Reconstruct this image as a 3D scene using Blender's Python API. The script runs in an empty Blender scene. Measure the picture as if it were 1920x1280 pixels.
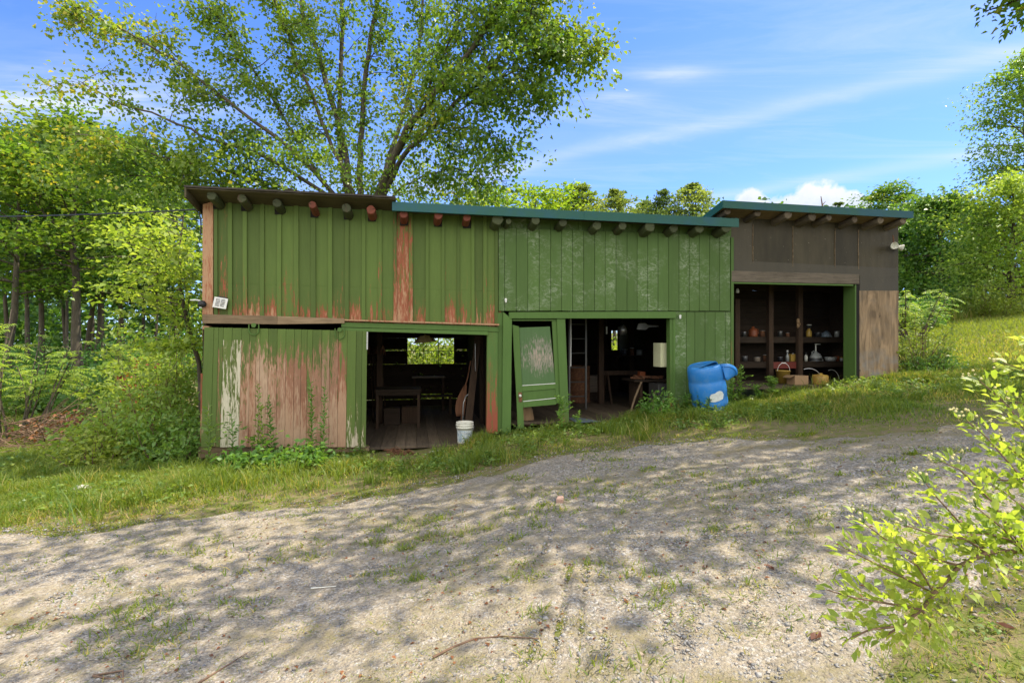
# old green barn on a gravel drive: everything is built here in mesh code
SKY_TINT = (0.49, 0.68, 1.09)
CLOUD = (3.2, 3.5, 4.2)
HEAP = (3.9, 3.9, 4.0)
EXPO = 0.9
REAR_FILL = (9.6, 9.2, 8.5)
import bpy, math, random
import numpy as np
from mathutils import Vector, Matrix
R = random.Random(7)
NR = np.random.default_rng(11)
sc = bpy.context.scene
COL = sc.collection
rad = math.radians

# ------------------------------------------------------------------ camera
CAMZ, F = 1.7, 960.0
cam = bpy.data.cameras.new('camera')
cam.lens, cam.sensor_width = 18.0, 36.0
cam.clip_start, cam.clip_end = 0.05, 2000
co = bpy.data.objects.new('camera', cam)
COL.objects.link(co)
co.location = (0, 0, CAMZ)
co.rotation_euler = (rad(90), 0, 0)
sc.camera = co

# barn frame: origin on the front wall, u along it, v into it
ANG = math.atan(0.1943)
CA, SA = math.cos(ANG), math.sin(ANG)
OY = 9.1
def U(px, d=0.0):
    k = (px - 960) / F
    Y = (OY + d / CA) / (1 - 0.1943 * k)
    return (k * Y) * CA + (Y - OY) * SA, Y
def W(px, py, d=0.0):
    u, Y = U(px, d)
    return u, CAMZ + (640 - py) / F * Y
def P3(px, py, Y):
    return ((px - 960) / F * Y, Y, CAMZ + (640 - py) / F * Y)
def L2W(u, v, z=0.0):
    return (u * CA - v * SA, OY + u * SA + v * CA, z)

# terrain height
GX = np.array([-200, -60, -20, -10, -5, -3, -1.5, -0.95, -0.55, 0, 1.4, 3, 4, 5.5, 7.5, 8.5, 12, 20, 30, 60, 200], float)
GZ = np.array([-0.9, -0.8, -0.5, -0.36, -0.26, -0.2, -0.14, -0.13, -0.06, 0.1, 0.2, 0.42, 0.52, 0.74, 0.93, 1.04, 1.5, 2.6, 3.6, 5.0, 6.0], float)
def vnoise(x, y, s, seed=0):
    x = np.asarray(x, float) * s + seed * 17.3; y = np.asarray(y, float) * s + seed * 9.1
    xi, yi = np.floor(x), np.floor(y); fx, fy = x - xi, y - yi
    fx = fx * fx * (3 - 2 * fx); fy = fy * fy * (3 - 2 * fy)
    def h(a, b):
        t = np.sin(a * 127.1 + b * 311.7 + seed * 74.7) * 43758.5453
        return t - np.floor(t)
    return (h(xi, yi) * (1 - fx) + h(xi + 1, yi) * fx) * (1 - fy) + (h(xi, yi + 1) * (1 - fx) + h(xi + 1, yi + 1) * fx) * fy
def G(x, y):
    x = np.asarray(x, float); y = np.asarray(y, float)
    z = np.interp(x, GX, GZ)
    z = 0.5 * z + 0.25 * np.interp(x - 0.6, GX, GZ) + 0.25 * np.interp(x + 0.6, GX, GZ)
    near = np.clip((y - 1.0) / 7.0, 0.0, 1.0)
    z = z * (0.8 + 0.2 * near)
    z = z + 0.05 * (vnoise(x, y, 0.45, 1) - 0.5) + 0.025 * (vnoise(x, y, 1.7, 2) - 0.5)
    far = np.clip((y - 16) / 20, 0, 1)
    z = z + far * np.where(x > 4, 0.6, 0.4)
    return z
def g(x, y): return float(G(x, y))

# ------------------------------------------------------------------ node helpers
def newmat(name):
    m = bpy.data.materials.new(name); m.use_nodes = True
    nt = m.node_tree
    b = nt.nodes['Principled BSDF']
    return m, nt, b
def nd(nt, t, **kw):
    n = nt.nodes.new(t)
    for k, v in kw.items(): setattr(n, k, v)
    return n
def lk(nt, a, b): nt.links.new(a, b)
def mth(nt, op, a, b=None, clamp=False):
    n = nd(nt, 'ShaderNodeMath', operation=op); n.use_clamp = clamp
    for i, x in enumerate((a, b)):
        if x is None: continue
        if isinstance(x, (int, float)): n.inputs[i].default_value = x
        else: lk(nt, x, n.inputs[i])
    return n.outputs[0]
def mapr(nt, x, a, b, c=0.0, d=1.0):
    n = nd(nt, 'ShaderNodeMapRange'); n.clamp = True
    lk(nt, x, n.inputs[0])
    for i, v in zip((1, 2, 3, 4), (a, b, c, d)): n.inputs[i].default_value = v
    return n.outputs[0]
def mix(nt, f, a, b, mode='MIX'):
    n = nd(nt, 'ShaderNodeMix', data_type='RGBA', blend_type=mode)
    if isinstance(f, (int, float)): n.inputs[0].default_value = f
    else: lk(nt, f, n.inputs[0])
    for i, x in ((6, a), (7, b)):
        if isinstance(x, tuple): n.inputs[i].default_value = (*x[:3], 1)
        else: lk(nt, x, n.inputs[i])
    return n.outputs[2]
def noise(nt, vec, scale=1.0, detail=4.0, rough=0.55, dist=0.0):
    n = nd(nt, 'ShaderNodeTexNoise')
    n.inputs['Scale'].default_value = scale; n.inputs['Detail'].default_value = detail
    n.inputs['Roughness'].default_value = rough; n.inputs['Distortion'].default_value = dist
    if vec is not None: lk(nt, vec, n.inputs['Vector'])
    return n.outputs['Fac']
def mapping(nt, vec, scale=(1, 1, 1), rot=(0, 0, 0), loc=(0, 0, 0)):
    n = nd(nt, 'ShaderNodeMapping')
    n.inputs['Scale'].default_value = scale; n.inputs['Rotation'].default_value = rot; n.inputs['Location'].default_value = loc
    lk(nt, vec, n.inputs['Vector']); return n.outputs[0]
def objco(nt): return nd(nt, 'ShaderNodeTexCoord').outputs['Object']
def bump(nt, b, h, strength=0.3, dist=0.01):
    n = nd(nt, 'ShaderNodeBump'); n.inputs['Strength'].default_value = strength; n.inputs['Distance'].default_value = dist
    lk(nt, h, n.inputs['Height']); lk(nt, n.outputs[0], b.inputs['Normal'])
def attr(nt, name): return nd(nt, 'ShaderNodeAttribute', attribute_name=name)
def scl(nt, col, f):
    n = nd(nt, 'ShaderNodeVectorMath', operation='SCALE')
    if isinstance(col, tuple): n.inputs[0].default_value = col
    else: lk(nt, col, n.inputs[0])
    if isinstance(f, (int, float)): n.inputs['Scale'].default_value = f
    else: lk(nt, f, n.inputs['Scale'])
    return n.outputs[0]

def paint_mat(name, paint, under, wood, a=0.95, b2=0.55, scuff=0.0, pale=None, rough=0.72, wood_at=0.68, tvar=0.42):
    m, nt, b = newmat(name)
    oc = objco(nt)
    n1 = noise(nt, mapping(nt, oc, (20, 20, 1.7)), 1, 5, 0.62)
    n2 = noise(nt, mapping(nt, oc, (95, 95, 9)), 1, 4, 0.6)
    n3 = noise(nt, mapping(nt, oc, (1.3, 1.3, 0.9)), 1, 4, 0.6)
    s = nd(nt, 'ShaderNodeSeparateColor'); lk(nt, attr(nt, 'wear').outputs['Color'], s.inputs[0])
    peel = mth(nt, 'ADD', s.outputs[0], mth(nt, 'MULTIPLY', mth(nt, 'SUBTRACT', n1, 0.5), a))
    peel = mth(nt, 'ADD', peel, mth(nt, 'MULTIPLY', mth(nt, 'SUBTRACT', n2, 0.5), b2))
    m1 = mapr(nt, peel, 0.46, 0.52)
    m2 = mapr(nt, mth(nt, 'ADD', peel, mth(nt, 'MULTIPLY', mth(nt, 'SUBTRACT', n3, 0.5), 0.9)), wood_at, wood_at + 0.16)
    tone = mth(nt, 'ADD', 0.85 - tvar / 2, mth(nt, 'MULTIPLY', s.outputs[1], tvar))
    tone = mth(nt, 'ADD', tone, mth(nt, 'MULTIPLY', n3, 0.35))
    tone = mth(nt, 'ADD', tone, mth(nt, 'MULTIPLY', mth(nt, 'SUBTRACT', n1, 0.5), 0.35))
    pc = scl(nt, paint, tone)
    # dull olive film where the paint has thinned
    thin = mapr(nt, mth(nt, 'ADD', peel, mth(nt, 'MULTIPLY', s.outputs[2], 0.0)), 0.3, 0.46, 0.0, 0.25)
    pc = mix(nt, thin, pc, tuple(0.5 * x + 0.5 * y for x, y in zip(paint, under)))
    if scuff > 0:
        h1 = noise(nt, mapping(nt, oc, (9.0, 9.0, 15)), 1, 5, 0.72, 1.2)
        h2 = noise(nt, mapping(nt, oc, (2.2, 2.2, 1.5), loc=(3, 1, 8)), 1, 3, 0.5)
        h3 = noise(nt, mapping(nt, oc, (120, 120, 60)), 1, 2, 0.5)
        sm = mth(nt, 'MULTIPLY', mapr(nt, h1, 0.47, 0.66), mapr(nt, mth(nt, 'ADD', h2, mth(nt, 'MULTIPLY', mth(nt, 'SUBTRACT', s.outputs[1], .5), .16)), 0.43, 0.64))
        sm = mth(nt, 'MULTIPLY', sm, mapr(nt, h3, 0.3, 0.6, 0.35, 1.0))
        pc = mix(nt, mth(nt, 'MULTIPLY', sm, scuff), pc, (0.42, 0.46, 0.36))
    wv = mth(nt, 'ADD', 0.7, mth(nt, 'MULTIPLY', n2, 0.6))
    uc = scl(nt, under, mth(nt, 'ADD', 0.55, mth(nt, 'MULTIPLY', n3, 0.9)))
    wc = scl(nt, wood, wv)
    if pale:
        wc = mix(nt, s.outputs[2], wc, scl(nt, pale, wv))
        uc = mix(nt, s.outputs[2], uc, scl(nt, pale, wv))
    c = mix(nt, m1, pc, uc)
    c = mix(nt, m2, c, wc)
    spots = mapr(nt, noise(nt, mapping(nt, oc, (9, 9, 9)), 1, 6, 0.75), 0.62, 0.75, 0, 0.35)
    c = mix(nt, spots, c, (0.06, 0.05, 0.03))
    lk(nt, c, b.inputs['Base Color'])
    b.inputs['Roughness'].default_value = rough
    b.inputs['Specular IOR Level'].default_value = 0.35
    hh = mth(nt, 'SUBTRACT', mth(nt, 'MULTIPLY', n2, 0.5), mth(nt, 'MULTIPLY', m1, 0.5))
    bump(nt, b, hh, 0.5, 0.006)
    return m

def wood_mat(name, dark, light, sx=(30, 30, 2), rough=0.85, stain=0.4, spots=(0.05, 0.04, 0.03)):
    m, nt, b = newmat(name)
    oc = objco(nt)
    n1 = noise(nt, mapping(nt, oc, sx), 1, 6, 0.65, 0.5)
    n2 = noise(nt, oc, 1.7, 5, 0.65)
    n3 = noise(nt, mapping(nt, oc, tuple(x * 3 for x in sx)), 1, 3, 0.6)
    s = nd(nt, 'ShaderNodeSeparateColor'); lk(nt, attr(nt, 'wear').outputs['Color'], s.inputs[0])
    f = mapr(nt, mth(nt, 'ADD', mth(nt, 'MULTIPLY', n1, 0.7), mth(nt, 'MULTIPLY', n3, 0.3)), 0.32, 0.68)
    c = mix(nt, f, dark, light)
    c = scl(nt, c, mth(nt, 'ADD', 0.7, mth(nt, 'MULTIPLY', s.outputs[1], 0.6)))
    c = mix(nt, mapr(nt, n2, 0.5, 0.72, 0, stain), c, spots)
    lk(nt, c, b.inputs['Base Color']); b.inputs['Roughness'].default_value = rough
    b.inputs['Specular IOR Level'].default_value = 0.25
    bump(nt, b, n1, 0.4, 0.006)
    return m

def plain(name, col, rough=0.6, metal=0.0, var=0.25, scale=6.0, dirt=None, dirt_amt=0.4, spec=0.4, bmp=0.1):
    m, nt, b = newmat(name)
    oc = objco(nt)
    n = noise(nt, oc, scale, 5, 0.65)
    n2 = noise(nt, oc, scale * 5, 3, 0.6)
    c = scl(nt, col, mth(nt, 'ADD', 1 - var, mth(nt, 'MULTIPLY', n, 2 * var)))
    if dirt:
        c = mix(nt, mapr(nt, mth(nt, 'ADD', n, mth(nt, 'MULTIPLY', mth(nt, 'SUBTRACT', n2, 0.5), 0.5)), 0.48, 0.66, 0, dirt_amt), c, dirt)
    lk(nt, c, b.inputs['Base Color'])
    b.inputs['Roughness'].default_value = rough; b.inputs['Metallic'].default_value = metal
    b.inputs['Specular IOR Level'].default_value = spec
    if bmp: bump(nt, b, n2, bmp, 0.004)
    return m

def leaf_mat(name, c0, c1, c2=None, trans=0.45, rough=0.5, tint=1.3, dead=None):
    """attribute 'rnd' picks a hue per leaf; the object colour tints each plant"""
    m, nt, b = newmat(name)
    a = attr(nt, 'rnd').outputs['Fac']
    c = mix(nt, a, c0, c1)
    if c2: c = mix(nt, mapr(nt, a, 0.86, 0.97), c, c2)
    oi = nd(nt, 'ShaderNodeObjectInfo')
    c = mix(nt, 1.0, c, oi.outputs['Color'], 'MULTIPLY')
    lk(nt, c, b.inputs['Base Color'])
    b.inputs['Roughness'].default_value = rough; b.inputs['Specular IOR Level'].default_value = 0.45
    t = nd(nt, 'ShaderNodeBsdfTranslucent')
    tc = scl(nt, mix(nt, 1.0, c, (1.25, 1.15, 0.5), 'MULTIPLY'), tint)
    lk(nt, tc, t.inputs['Color'])
    ms = nd(nt, 'ShaderNodeMixShader'); ms.inputs[0].default_value = trans
    lk(nt, b.outputs[0], ms.inputs[1]); lk(nt, t.outputs[0], ms.inputs[2])
    lk(nt, ms.outputs[0], nt.nodes['Material Output'].inputs['Surface'])
    return m

GREEN = (0.083, 0.130, 0.025)
MAT = {}
MAT['paint_old'] = paint_mat('green barn paint worn', GREEN, (0.29, 0.085, 0.04), (0.40, 0.235, 0.13), a=1.1, b2=0.8, wood_at=0.58)
MAT['paint_door'] = paint_mat('green door paint peeled', GREEN, (0.26, 0.108, 0.058), (0.37, 0.225, 0.14), a=1.15, b2=0.7, pale=(0.50, 0.46, 0.34), wood_at=0.6)
MAT['paint_new'] = paint_mat('green siding paint scuffed', (0.072, 0.130, 0.030), (0.20, 0.16, 0.08), (0.35, 0.3, 0.2), scuff=0.62, a=0.8, tvar=0.2)
MAT['paint_trim'] = paint_mat('green trim paint', (0.072, 0.138, 0.029), (0.28, 0.075, 0.038), (0.34, 0.28, 0.18), a=0.9, b2=0.35)
MAT['timber'] = wood_mat('weathered timber', (0.14, 0.095, 0.055), (0.30, 0.215, 0.13), (2, 30, 30))
MAT['timber_v'] = wood_mat('weathered upright timber', (0.15, 0.10, 0.06), (0.32, 0.23, 0.14), (30, 30, 2))
MAT['grey_wood'] = wood_mat('grey weathered board', (0.11, 0.09, 0.07), (0.27, 0.22, 0.165), (2.5, 40, 40))
MAT['log'] = wood_mat('bark stripped log', (0.075, 0.058, 0.04), (0.20, 0.158, 0.11), (25, 3, 25))
MAT['log_green'] = paint_mat('painted log end', (0.052, 0.062, 0.026), (0.085, 0.06, 0.034), (0.15, 0.11, 0.07))
MAT['log_red'] = paint_mat('red painted log end', (0.17, 0.045, 0.026), (0.12, 0.055, 0.03), (0.24, 0.16, 0.1))
MAT['soffit'] = wood_mat('soffit board', (0.055, 0.050, 0.026), (0.11, 0.092, 0.052), (2, 30, 30), stain=0.5)
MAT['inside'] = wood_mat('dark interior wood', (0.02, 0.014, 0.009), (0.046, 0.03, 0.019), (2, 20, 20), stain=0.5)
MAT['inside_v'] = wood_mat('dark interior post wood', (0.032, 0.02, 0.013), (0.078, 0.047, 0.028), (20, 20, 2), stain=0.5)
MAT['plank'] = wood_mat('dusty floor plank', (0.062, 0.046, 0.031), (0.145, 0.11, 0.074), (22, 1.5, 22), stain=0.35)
MAT['black'] = plain('black gap', (0.012, 0.01, 0.008), 0.9, var=0.3)
MAT['roofing'] = plain('old dark roofing', (0.05, 0.042, 0.035), 0.9, var=0.5, scale=9)
MAT['metal_green'] = plain('green metal roofing', (0.008, 0.085, 0.066), 0.45, 0.0, var=0.1, scale=.8, dirt=(0.004, 0.075, 0.115), dirt_amt=0.8, spec=0.35, bmp=0.03)  # the dirt slot here blends in a bluer tone in broad patches
def tar_mat():
    m, nt, b = newmat('brown tar paper')
    oc = objco(nt)
    n1 = noise(nt, mapping(nt, oc, (3.5, 3.5, 0.8)), 1, 5, 0.6)
    n2 = noise(nt, oc, 60, 3, 0.6)
    n3 = noise(nt, oc, 7, 5, 0.7)
    s = nd(nt, 'ShaderNodeSeparateColor'); lk(nt, attr(nt, 'wear').outputs['Color'], s.inputs[0])
    c = mix(nt, mapr(nt, n1, 0.35, 0.65), (0.034, 0.027, 0.012), (0.062, 0.050, 0.026))
    c = mix(nt, s.outputs[0], c, (0.09, 0.08, 0.062))
    c = scl(nt, c, mth(nt, 'ADD', 0.72, mth(nt, 'MULTIPLY', s.outputs[1], 0.5)))
    c = mix(nt, mapr(nt, n3, 0.62, 0.72, 0, 0.3), c, (0.17, 0.13, 0.085))
    c = mix(nt, mapr(nt, noise(nt, oc, 26, 2, 0.5), 0.74, 0.78, 0, 0.7), c, (0.42, 0.38, 0.3))
    lk(nt, c, b.inputs['Base Color']); b.inputs['Roughness'].default_value = 0.62
    b.inputs['Specular IOR Level'].default_value = 0.35
    bump(nt, b, mth(nt, 'ADD', mth(nt, 'MULTIPLY', n3, 2.0), n2), 0.3, 0.008)
    return m
MAT['tar'] = tar_mat()
def ply_mat():
    m, nt, b = newmat('weathered plywood')
    oc = objco(nt)
    w = nd(nt, 'ShaderNodeTexNoise'); w.inputs['Scale'].default_value = 1; w.inputs['Detail'].default_value = 5; w.inputs['Distortion'].default_value = 2.2
    lk(nt, mapping(nt, oc, (4.5, 4.5, .9)), w.inputs['Vector']); n1 = w.outputs['Fac']
    n2 = noise(nt, mapping(nt, oc, (60, 60, 5)), 1, 4, 0.6)
    n3 = noise(nt, oc, 3.2, 4, 0.6)
    sp = nd(nt, 'ShaderNodeSeparateXYZ'); lk(nt, oc, sp.inputs[0])
    c = mix(nt, mapr(nt, n1, 0.35, 0.62), (0.14, 0.094, 0.052), (0.36, 0.245, 0.14))
    c = scl(nt, c, mth(nt, 'ADD', 0.7, mth(nt, 'MULTIPLY', n2, 0.6)))
    c = mix(nt, mapr(nt, n3, 0.5, 0.66, 0, 0.35), c, (0.17, 0.145, 0.115))
    low = mth(nt, 'MULTIPLY', mapr(nt, sp.outputs[2], 1.6, 1.1), mapr(nt, n3, 0.4, 0.6))
    c = mix(nt, mth(nt, 'MULTIPLY', low, 0.8), c, (0.24, 0.235, 0.225))
    knots = mapr(nt, noise(nt, mapping(nt, oc, (14, 14, 7)), 1, 1, 0.4), 0.72, 0.78, 0, 0.8)
    c = mix(nt, knots, c, (0.04, 0.03, 0.02))
    lk(nt, c, b.inputs['Base Color']); b.inputs['Roughness'].default_value = 0.85
    bump(nt, b, n1, 0.3, 0.005); return m
MAT['ply'] = ply_mat()
MAT['blue'] = plain('blue plastic', (0.022, 0.19, 0.54), 0.45, var=0.12, scale=5, dirt=(0.09, 0.24, 0.50), dirt_amt=0.55, spec=0.4, bmp=0.12)
MAT['white_paint'] = plain('white paint', (0.7, 0.7, 0.66), 0.5, var=0.08, dirt=(0.4, 0.37, 0.3), dirt_amt=0.3)
MAT['white_plastic'] = plain('dirty white plastic', (0.68, 0.67, 0.58), 0.45, var=0.08, dirt=(0.42, 0.38, 0.28), dirt_amt=0.45)
MAT['label'] = plain('paper label', (0.60, 0.64, 0.62), 0.7, var=0.1, scale=12, dirt=(0.42, 0.42, 0.38), dirt_amt=0.4)
MAT['cream'] = plain('cream enamel', (0.66, 0.66, 0.42), 0.4, var=0.06, dirt=(0.35, 0.3, 0.15), dirt_amt=0.25)
MAT['grey_metal'] = plain('grey metal', (0.09, 0.09, 0.09), 0.45, 0.6, var=0.2, dirt=(0.09, 0.07, 0.05), dirt_amt=0.4)
MAT['steel'] = plain('dull steel', (0.45, 0.45, 0.44), 0.4, 0.8, var=0.15, dirt=(0.2, 0.15, 0.1), dirt_amt=0.3)
MAT['rust'] = plain('rusty iron', (0.14, 0.065, 0.035), 0.85, 0.2, var=0.4, scale=20, dirt=(0.3, 0.13, 0.05), dirt_amt=0.5)
MAT['yellow'] = plain('yellow painted tin', (0.36, 0.23, 0.04), 0.5, var=0.15, dirt=(0.16, 0.07, 0.03), dirt_amt=0.75, scale=14)
MAT['orange'] = plain('orange plastic', (0.2, 0.055, 0.018), 0.5, var=0.1)
MAT['red'] = plain('red enamel', (0.16, 0.03, 0.02), 0.5, var=0.2)
MAT['amber'] = plain('yellow plastic', (0.34, 0.22, 0.04), 0.4, var=0.08)
MAT['cardboard'] = plain('cardboard', (0.30, 0.19, 0.10), 0.85, var=0.15)
MAT['clear'] = plain('cloudy plastic', (0.3, 0.31, 0.29), 0.3, var=0.1, spec=0.5)
MAT['black_plastic'] = plain('black plastic', (0.018, 0.018, 0.02), 0.45, var=0.2)
MAT['insulator'] = plain('white porcelain', (0.78, 0.78, 0.74), 0.2, var=0.05)
MAT['brass'] = plain('tarnished brass', (0.35, 0.22, 0.09), 0.45, 0.6, var=0.25)
MAT['bluesheet'] = plain('blue grey sheet', (0.13, 0.17, 0.20), 0.6, var=0.2, dirt=(0.12, 0.1, 0.08), dirt_amt=0.5)
MAT['scoop'] = wood_mat('worn brown scoop wood', (0.10, 0.045, 0.025), (0.22, 0.10, 0.05), (30, 30, 3))
MAT['wornpanel'] = paint_mat('flaking door panel', (0.075, 0.14, 0.05), (0.26, 0.235, 0.19), (0.36, 0.28, 0.22), a=0.4, b2=1.6, wood_at=0.62)
MAT['glass'] = plain('window grime', (0.3, 0.32, 0.28), 0.2)
MAT['bark'] = wood_mat('grey brown bark', (0.045, 0.036, 0.026), (0.14, 0.115, 0.085), (9, 9, 2), stain=0.3, spots=(0.08, 0.1, 0.05))
MAT['bark_pale'] = wood_mat('grey bark', (0.09, 0.075, 0.055), (0.24, 0.2, 0.15), (9, 9, 2), stain=0.3, spots=(0.08, 0.1, 0.05))
MAT['stem_green'] = plain('green stem', (0.09, 0.15, 0.04), 0.6)
MAT['twig'] = wood_mat('dry twig', (0.09, 0.055, 0.035), (0.26, 0.17, 0.11), (12, 12, 12), stain=0.2)
MAT['rock'] = plain('pale stone', (0.5, 0.47, 0.42), 0.85, var=0.25, scale=14)
MAT['brick'] = plain('pinkish brick', (0.34, 0.22, 0.17), 0.9, var=0.25, scale=14)

MAT['leaf_maple'] = leaf_mat('sunlit maple leaf', (0.085, 0.185, 0.022), (0.235, 0.315, 0.045), (0.40, 0.36, 0.05), 0.5, 0.42, tint=1.5)
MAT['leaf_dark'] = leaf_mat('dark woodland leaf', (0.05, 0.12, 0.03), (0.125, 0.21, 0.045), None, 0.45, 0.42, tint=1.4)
MAT['leaf_bright'] = leaf_mat('bright young leaf', (0.14, 0.235, 0.035), (0.33, 0.40, 0.095), None, 0.5, 0.42, tint=1.5)
MAT['leaf_pine'] = leaf_mat('pine needle', (0.09, 0.15, 0.045), (0.22, 0.28, 0.085), None, 0.4, tint=1.4)
MAT['leaf_weed'] = leaf_mat('weed leaf', (0.10, 0.20, 0.045), (0.25, 0.34, 0.085), None, 0.45, 0.42, tint=1.4)
MAT['leaf_front'] = leaf_mat('yellow green shrub leaf', (0.22, 0.33, 0.05), (0.48, 0.54, 0.12), None, 0.52, 0.45, tint=1.4)
MAT['leaf_dead'] = leaf_mat('dry leaf', (0.13, 0.05, 0.022), (0.30, 0.13, 0.055), None, 0.25)
MAT['grass'] = leaf_mat('grass blade', (0.08, 0.165, 0.018), (0.25, 0.29, 0.045), (0.46, 0.37, 0.14), 0.5, tint=1.5)
MAT['bud'] = plain('cream flower bud', (0.60, 0.54, 0.24), 0.6, var=0.2, scale=60)

# ------------------------------------------------------------------ mesh helpers
class MB:
    def __init__(s): s.v, s.f, s.m, s.w = [], [], [], []
    def add(s, vs, fs, mat=0, wear=(0, 0.5, 0)):
        n = len(s.v); s.v += [tuple(p) for p in vs]
        if isinstance(wear, list): s.w += wear
        else: s.w += [wear] * len(vs)
        s.f += [tuple(i + n for i in f) for f in fs]; s.m += [mat] * len(fs)
    def hexa(s, p, mat=0, wear=(0, 0.5, 0)):
        # p: 4 front (TL,TR,BR,BL) + 4 back
        s.add(p, [(3, 2, 1, 0), (4, 5, 6, 7), (0, 1, 5, 4), (1, 2, 6, 5), (2, 3, 7, 6), (3, 0, 4, 7)], mat, wear)
    def box(s, x0, x1, y0, y1, z0, z1, mat=0, wear=(0, 0.5, 0)):
        s.hexa([(x0, y0, z1), (x1, y0, z1), (x1, y0, z0), (x0, y0, z0), (x0, y1, z1), (x1, y1, z1), (x1, y1, z0), (x0, y1, z0)], mat, wear)
    def q(s, pts, vf, vb, wt=0.0, wb=0.0, tone=None, b=0.0, mat=0):
        """a slab whose front outline is given at plane v=vf and runs back to v=vb (barn coordinates)"""
        fr = [(lambda a: (a[0], vf, a[1]))(W(px, py, vf)) for px, py in pts]
        bk = [(x, vb, z) for x, _, z in fr]
        t = R.random() if tone is None else tone
        w = [(wt, t, b), (wt, t, b), (wb, t, b), (wb, t, b)] * 2
        s.hexa(fr + bk, mat, w)
    def tube(s, path, radii, n=6, mat=0, wear=(0, 0.5, 0), cap=True):
        path = [Vector(p) for p in path]
        if isinstance(radii, (int, float)): radii = [radii] * len(path)
        vs, fs = [], []
        up = Vector((0.13, 0.21, 0.97))
        for i, p in enumerate(path):
            t = (path[min(i + 1, len(path) - 1)] - path[max(i - 1, 0)])
            if t.length < 1e-9: t = Vector((0, 0, 1))
            t.normalize()
            a = t.cross(up)
            if a.length < 0.05: a = t.cross(Vector((1, 0, 0)))
            a.normalize(); b = t.cross(a)
            for k in range(n):
                th = 2 * math.pi * k / n
                vs.append(p + (a * math.cos(th) + b * math.sin(th)) * radii[i])
        for i in range(len(path) - 1):
            for k in range(n):
                k2 = (k + 1) % n
                fs.append((i * n + k, i * n + k2, (i + 1) * n + k2, (i + 1) * n + k))
        if cap:
            fs.append(tuple(range(n))[::-1]); fs.append(tuple((len(path) - 1) * n + k for k in range(n)))
        s.add(vs, fs, mat, wear)
    def lathe(s, prof, n=24, mat=0, M=None, a0=0.0, a1=2 * math.pi, wear=(0, 0.5, 0)):
        full = abs(a1 - a0 - 2 * math.pi) < 1e-6
        nn = n if full else n + 1
        vs, fs = [], []
        for r, z in prof:
            for k in range(nn):
                th = a0 + (a1 - a0) * k / n
                p = Vector((r * math.cos(th), r * math.sin(th), z)); vs.append(M @ p if M else p)
        for i in range(len(prof) - 1):
            for k in range(n):
                k2 = (k + 1) % nn
                fs.append((i * nn + k, i * nn + k2, (i + 1) * nn + k2, (i + 1) * nn + k))
        s.add(vs, fs, mat, wear)
    def build(s, name, mats, parent=None, smooth=False, bevel=0.0, label=None):
        me = bpy.data.meshes.new(name)
        me.from_pydata(s.v, [], s.f)
        if not isinstance(mats, (list, tuple)): mats = [mats]
        for m in mats: me.materials.append(MAT[m] if isinstance(m, str) else m)
        me.polygons.foreach_set('material_index', s.m)
        a = me.color_attributes.new('wear', 'FLOAT_COLOR', 'POINT')
        a.data.foreach_set('color', np.array([(*w, 1.0) for w in s.w], 'f').ravel())
        if smooth: me.polygons.foreach_set('use_smooth', [True] * len(s.f))
        me.update()
        o = bpy.data.objects.new(name, me); COL.objects.link(o)
        if parent: o.parent = parent
        if label: o['label'] = label
        if bevel:
            md = o.modifiers.new('bevel', 'BEVEL'); md.width = bevel; md.segments = 2; md.limit_method = 'ANGLE'
        return o

def npmesh(name, V, Fq, mat, parent=None, rnd=None, smooth=False):
    """fast mesh from numpy: V (n,3), Fq (m,3|4)"""
    V = np.asarray(V, 'f'); Fq = np.asarray(Fq, 'i'); k = Fq.shape[1]
    me = bpy.data.meshes.new(name)
    me.vertices.add(len(V)); me.vertices.foreach_set('co', V.ravel())
    me.loops.add(Fq.size); me.loops.foreach_set('vertex_index', Fq.ravel())
    me.polygons.add(len(Fq)); me.polygons.foreach_set('loop_start', np.arange(0, Fq.size, k, dtype='i'))
    if smooth: me.polygons.foreach_set('use_smooth', np.ones(len(Fq), bool))
    me.update(calc_edges=True)
    if rnd is not None:
        a = me.attributes.new('rnd', 'FLOAT', 'POINT'); a.data.foreach_set('value', np.asarray(rnd, 'f'))
    me.materials.append(MAT[mat] if isinstance(mat, str) else mat)
    o = bpy.data.objects.new(name, me); COL.objects.link(o)
    if parent: o.parent = parent
    return o

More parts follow.
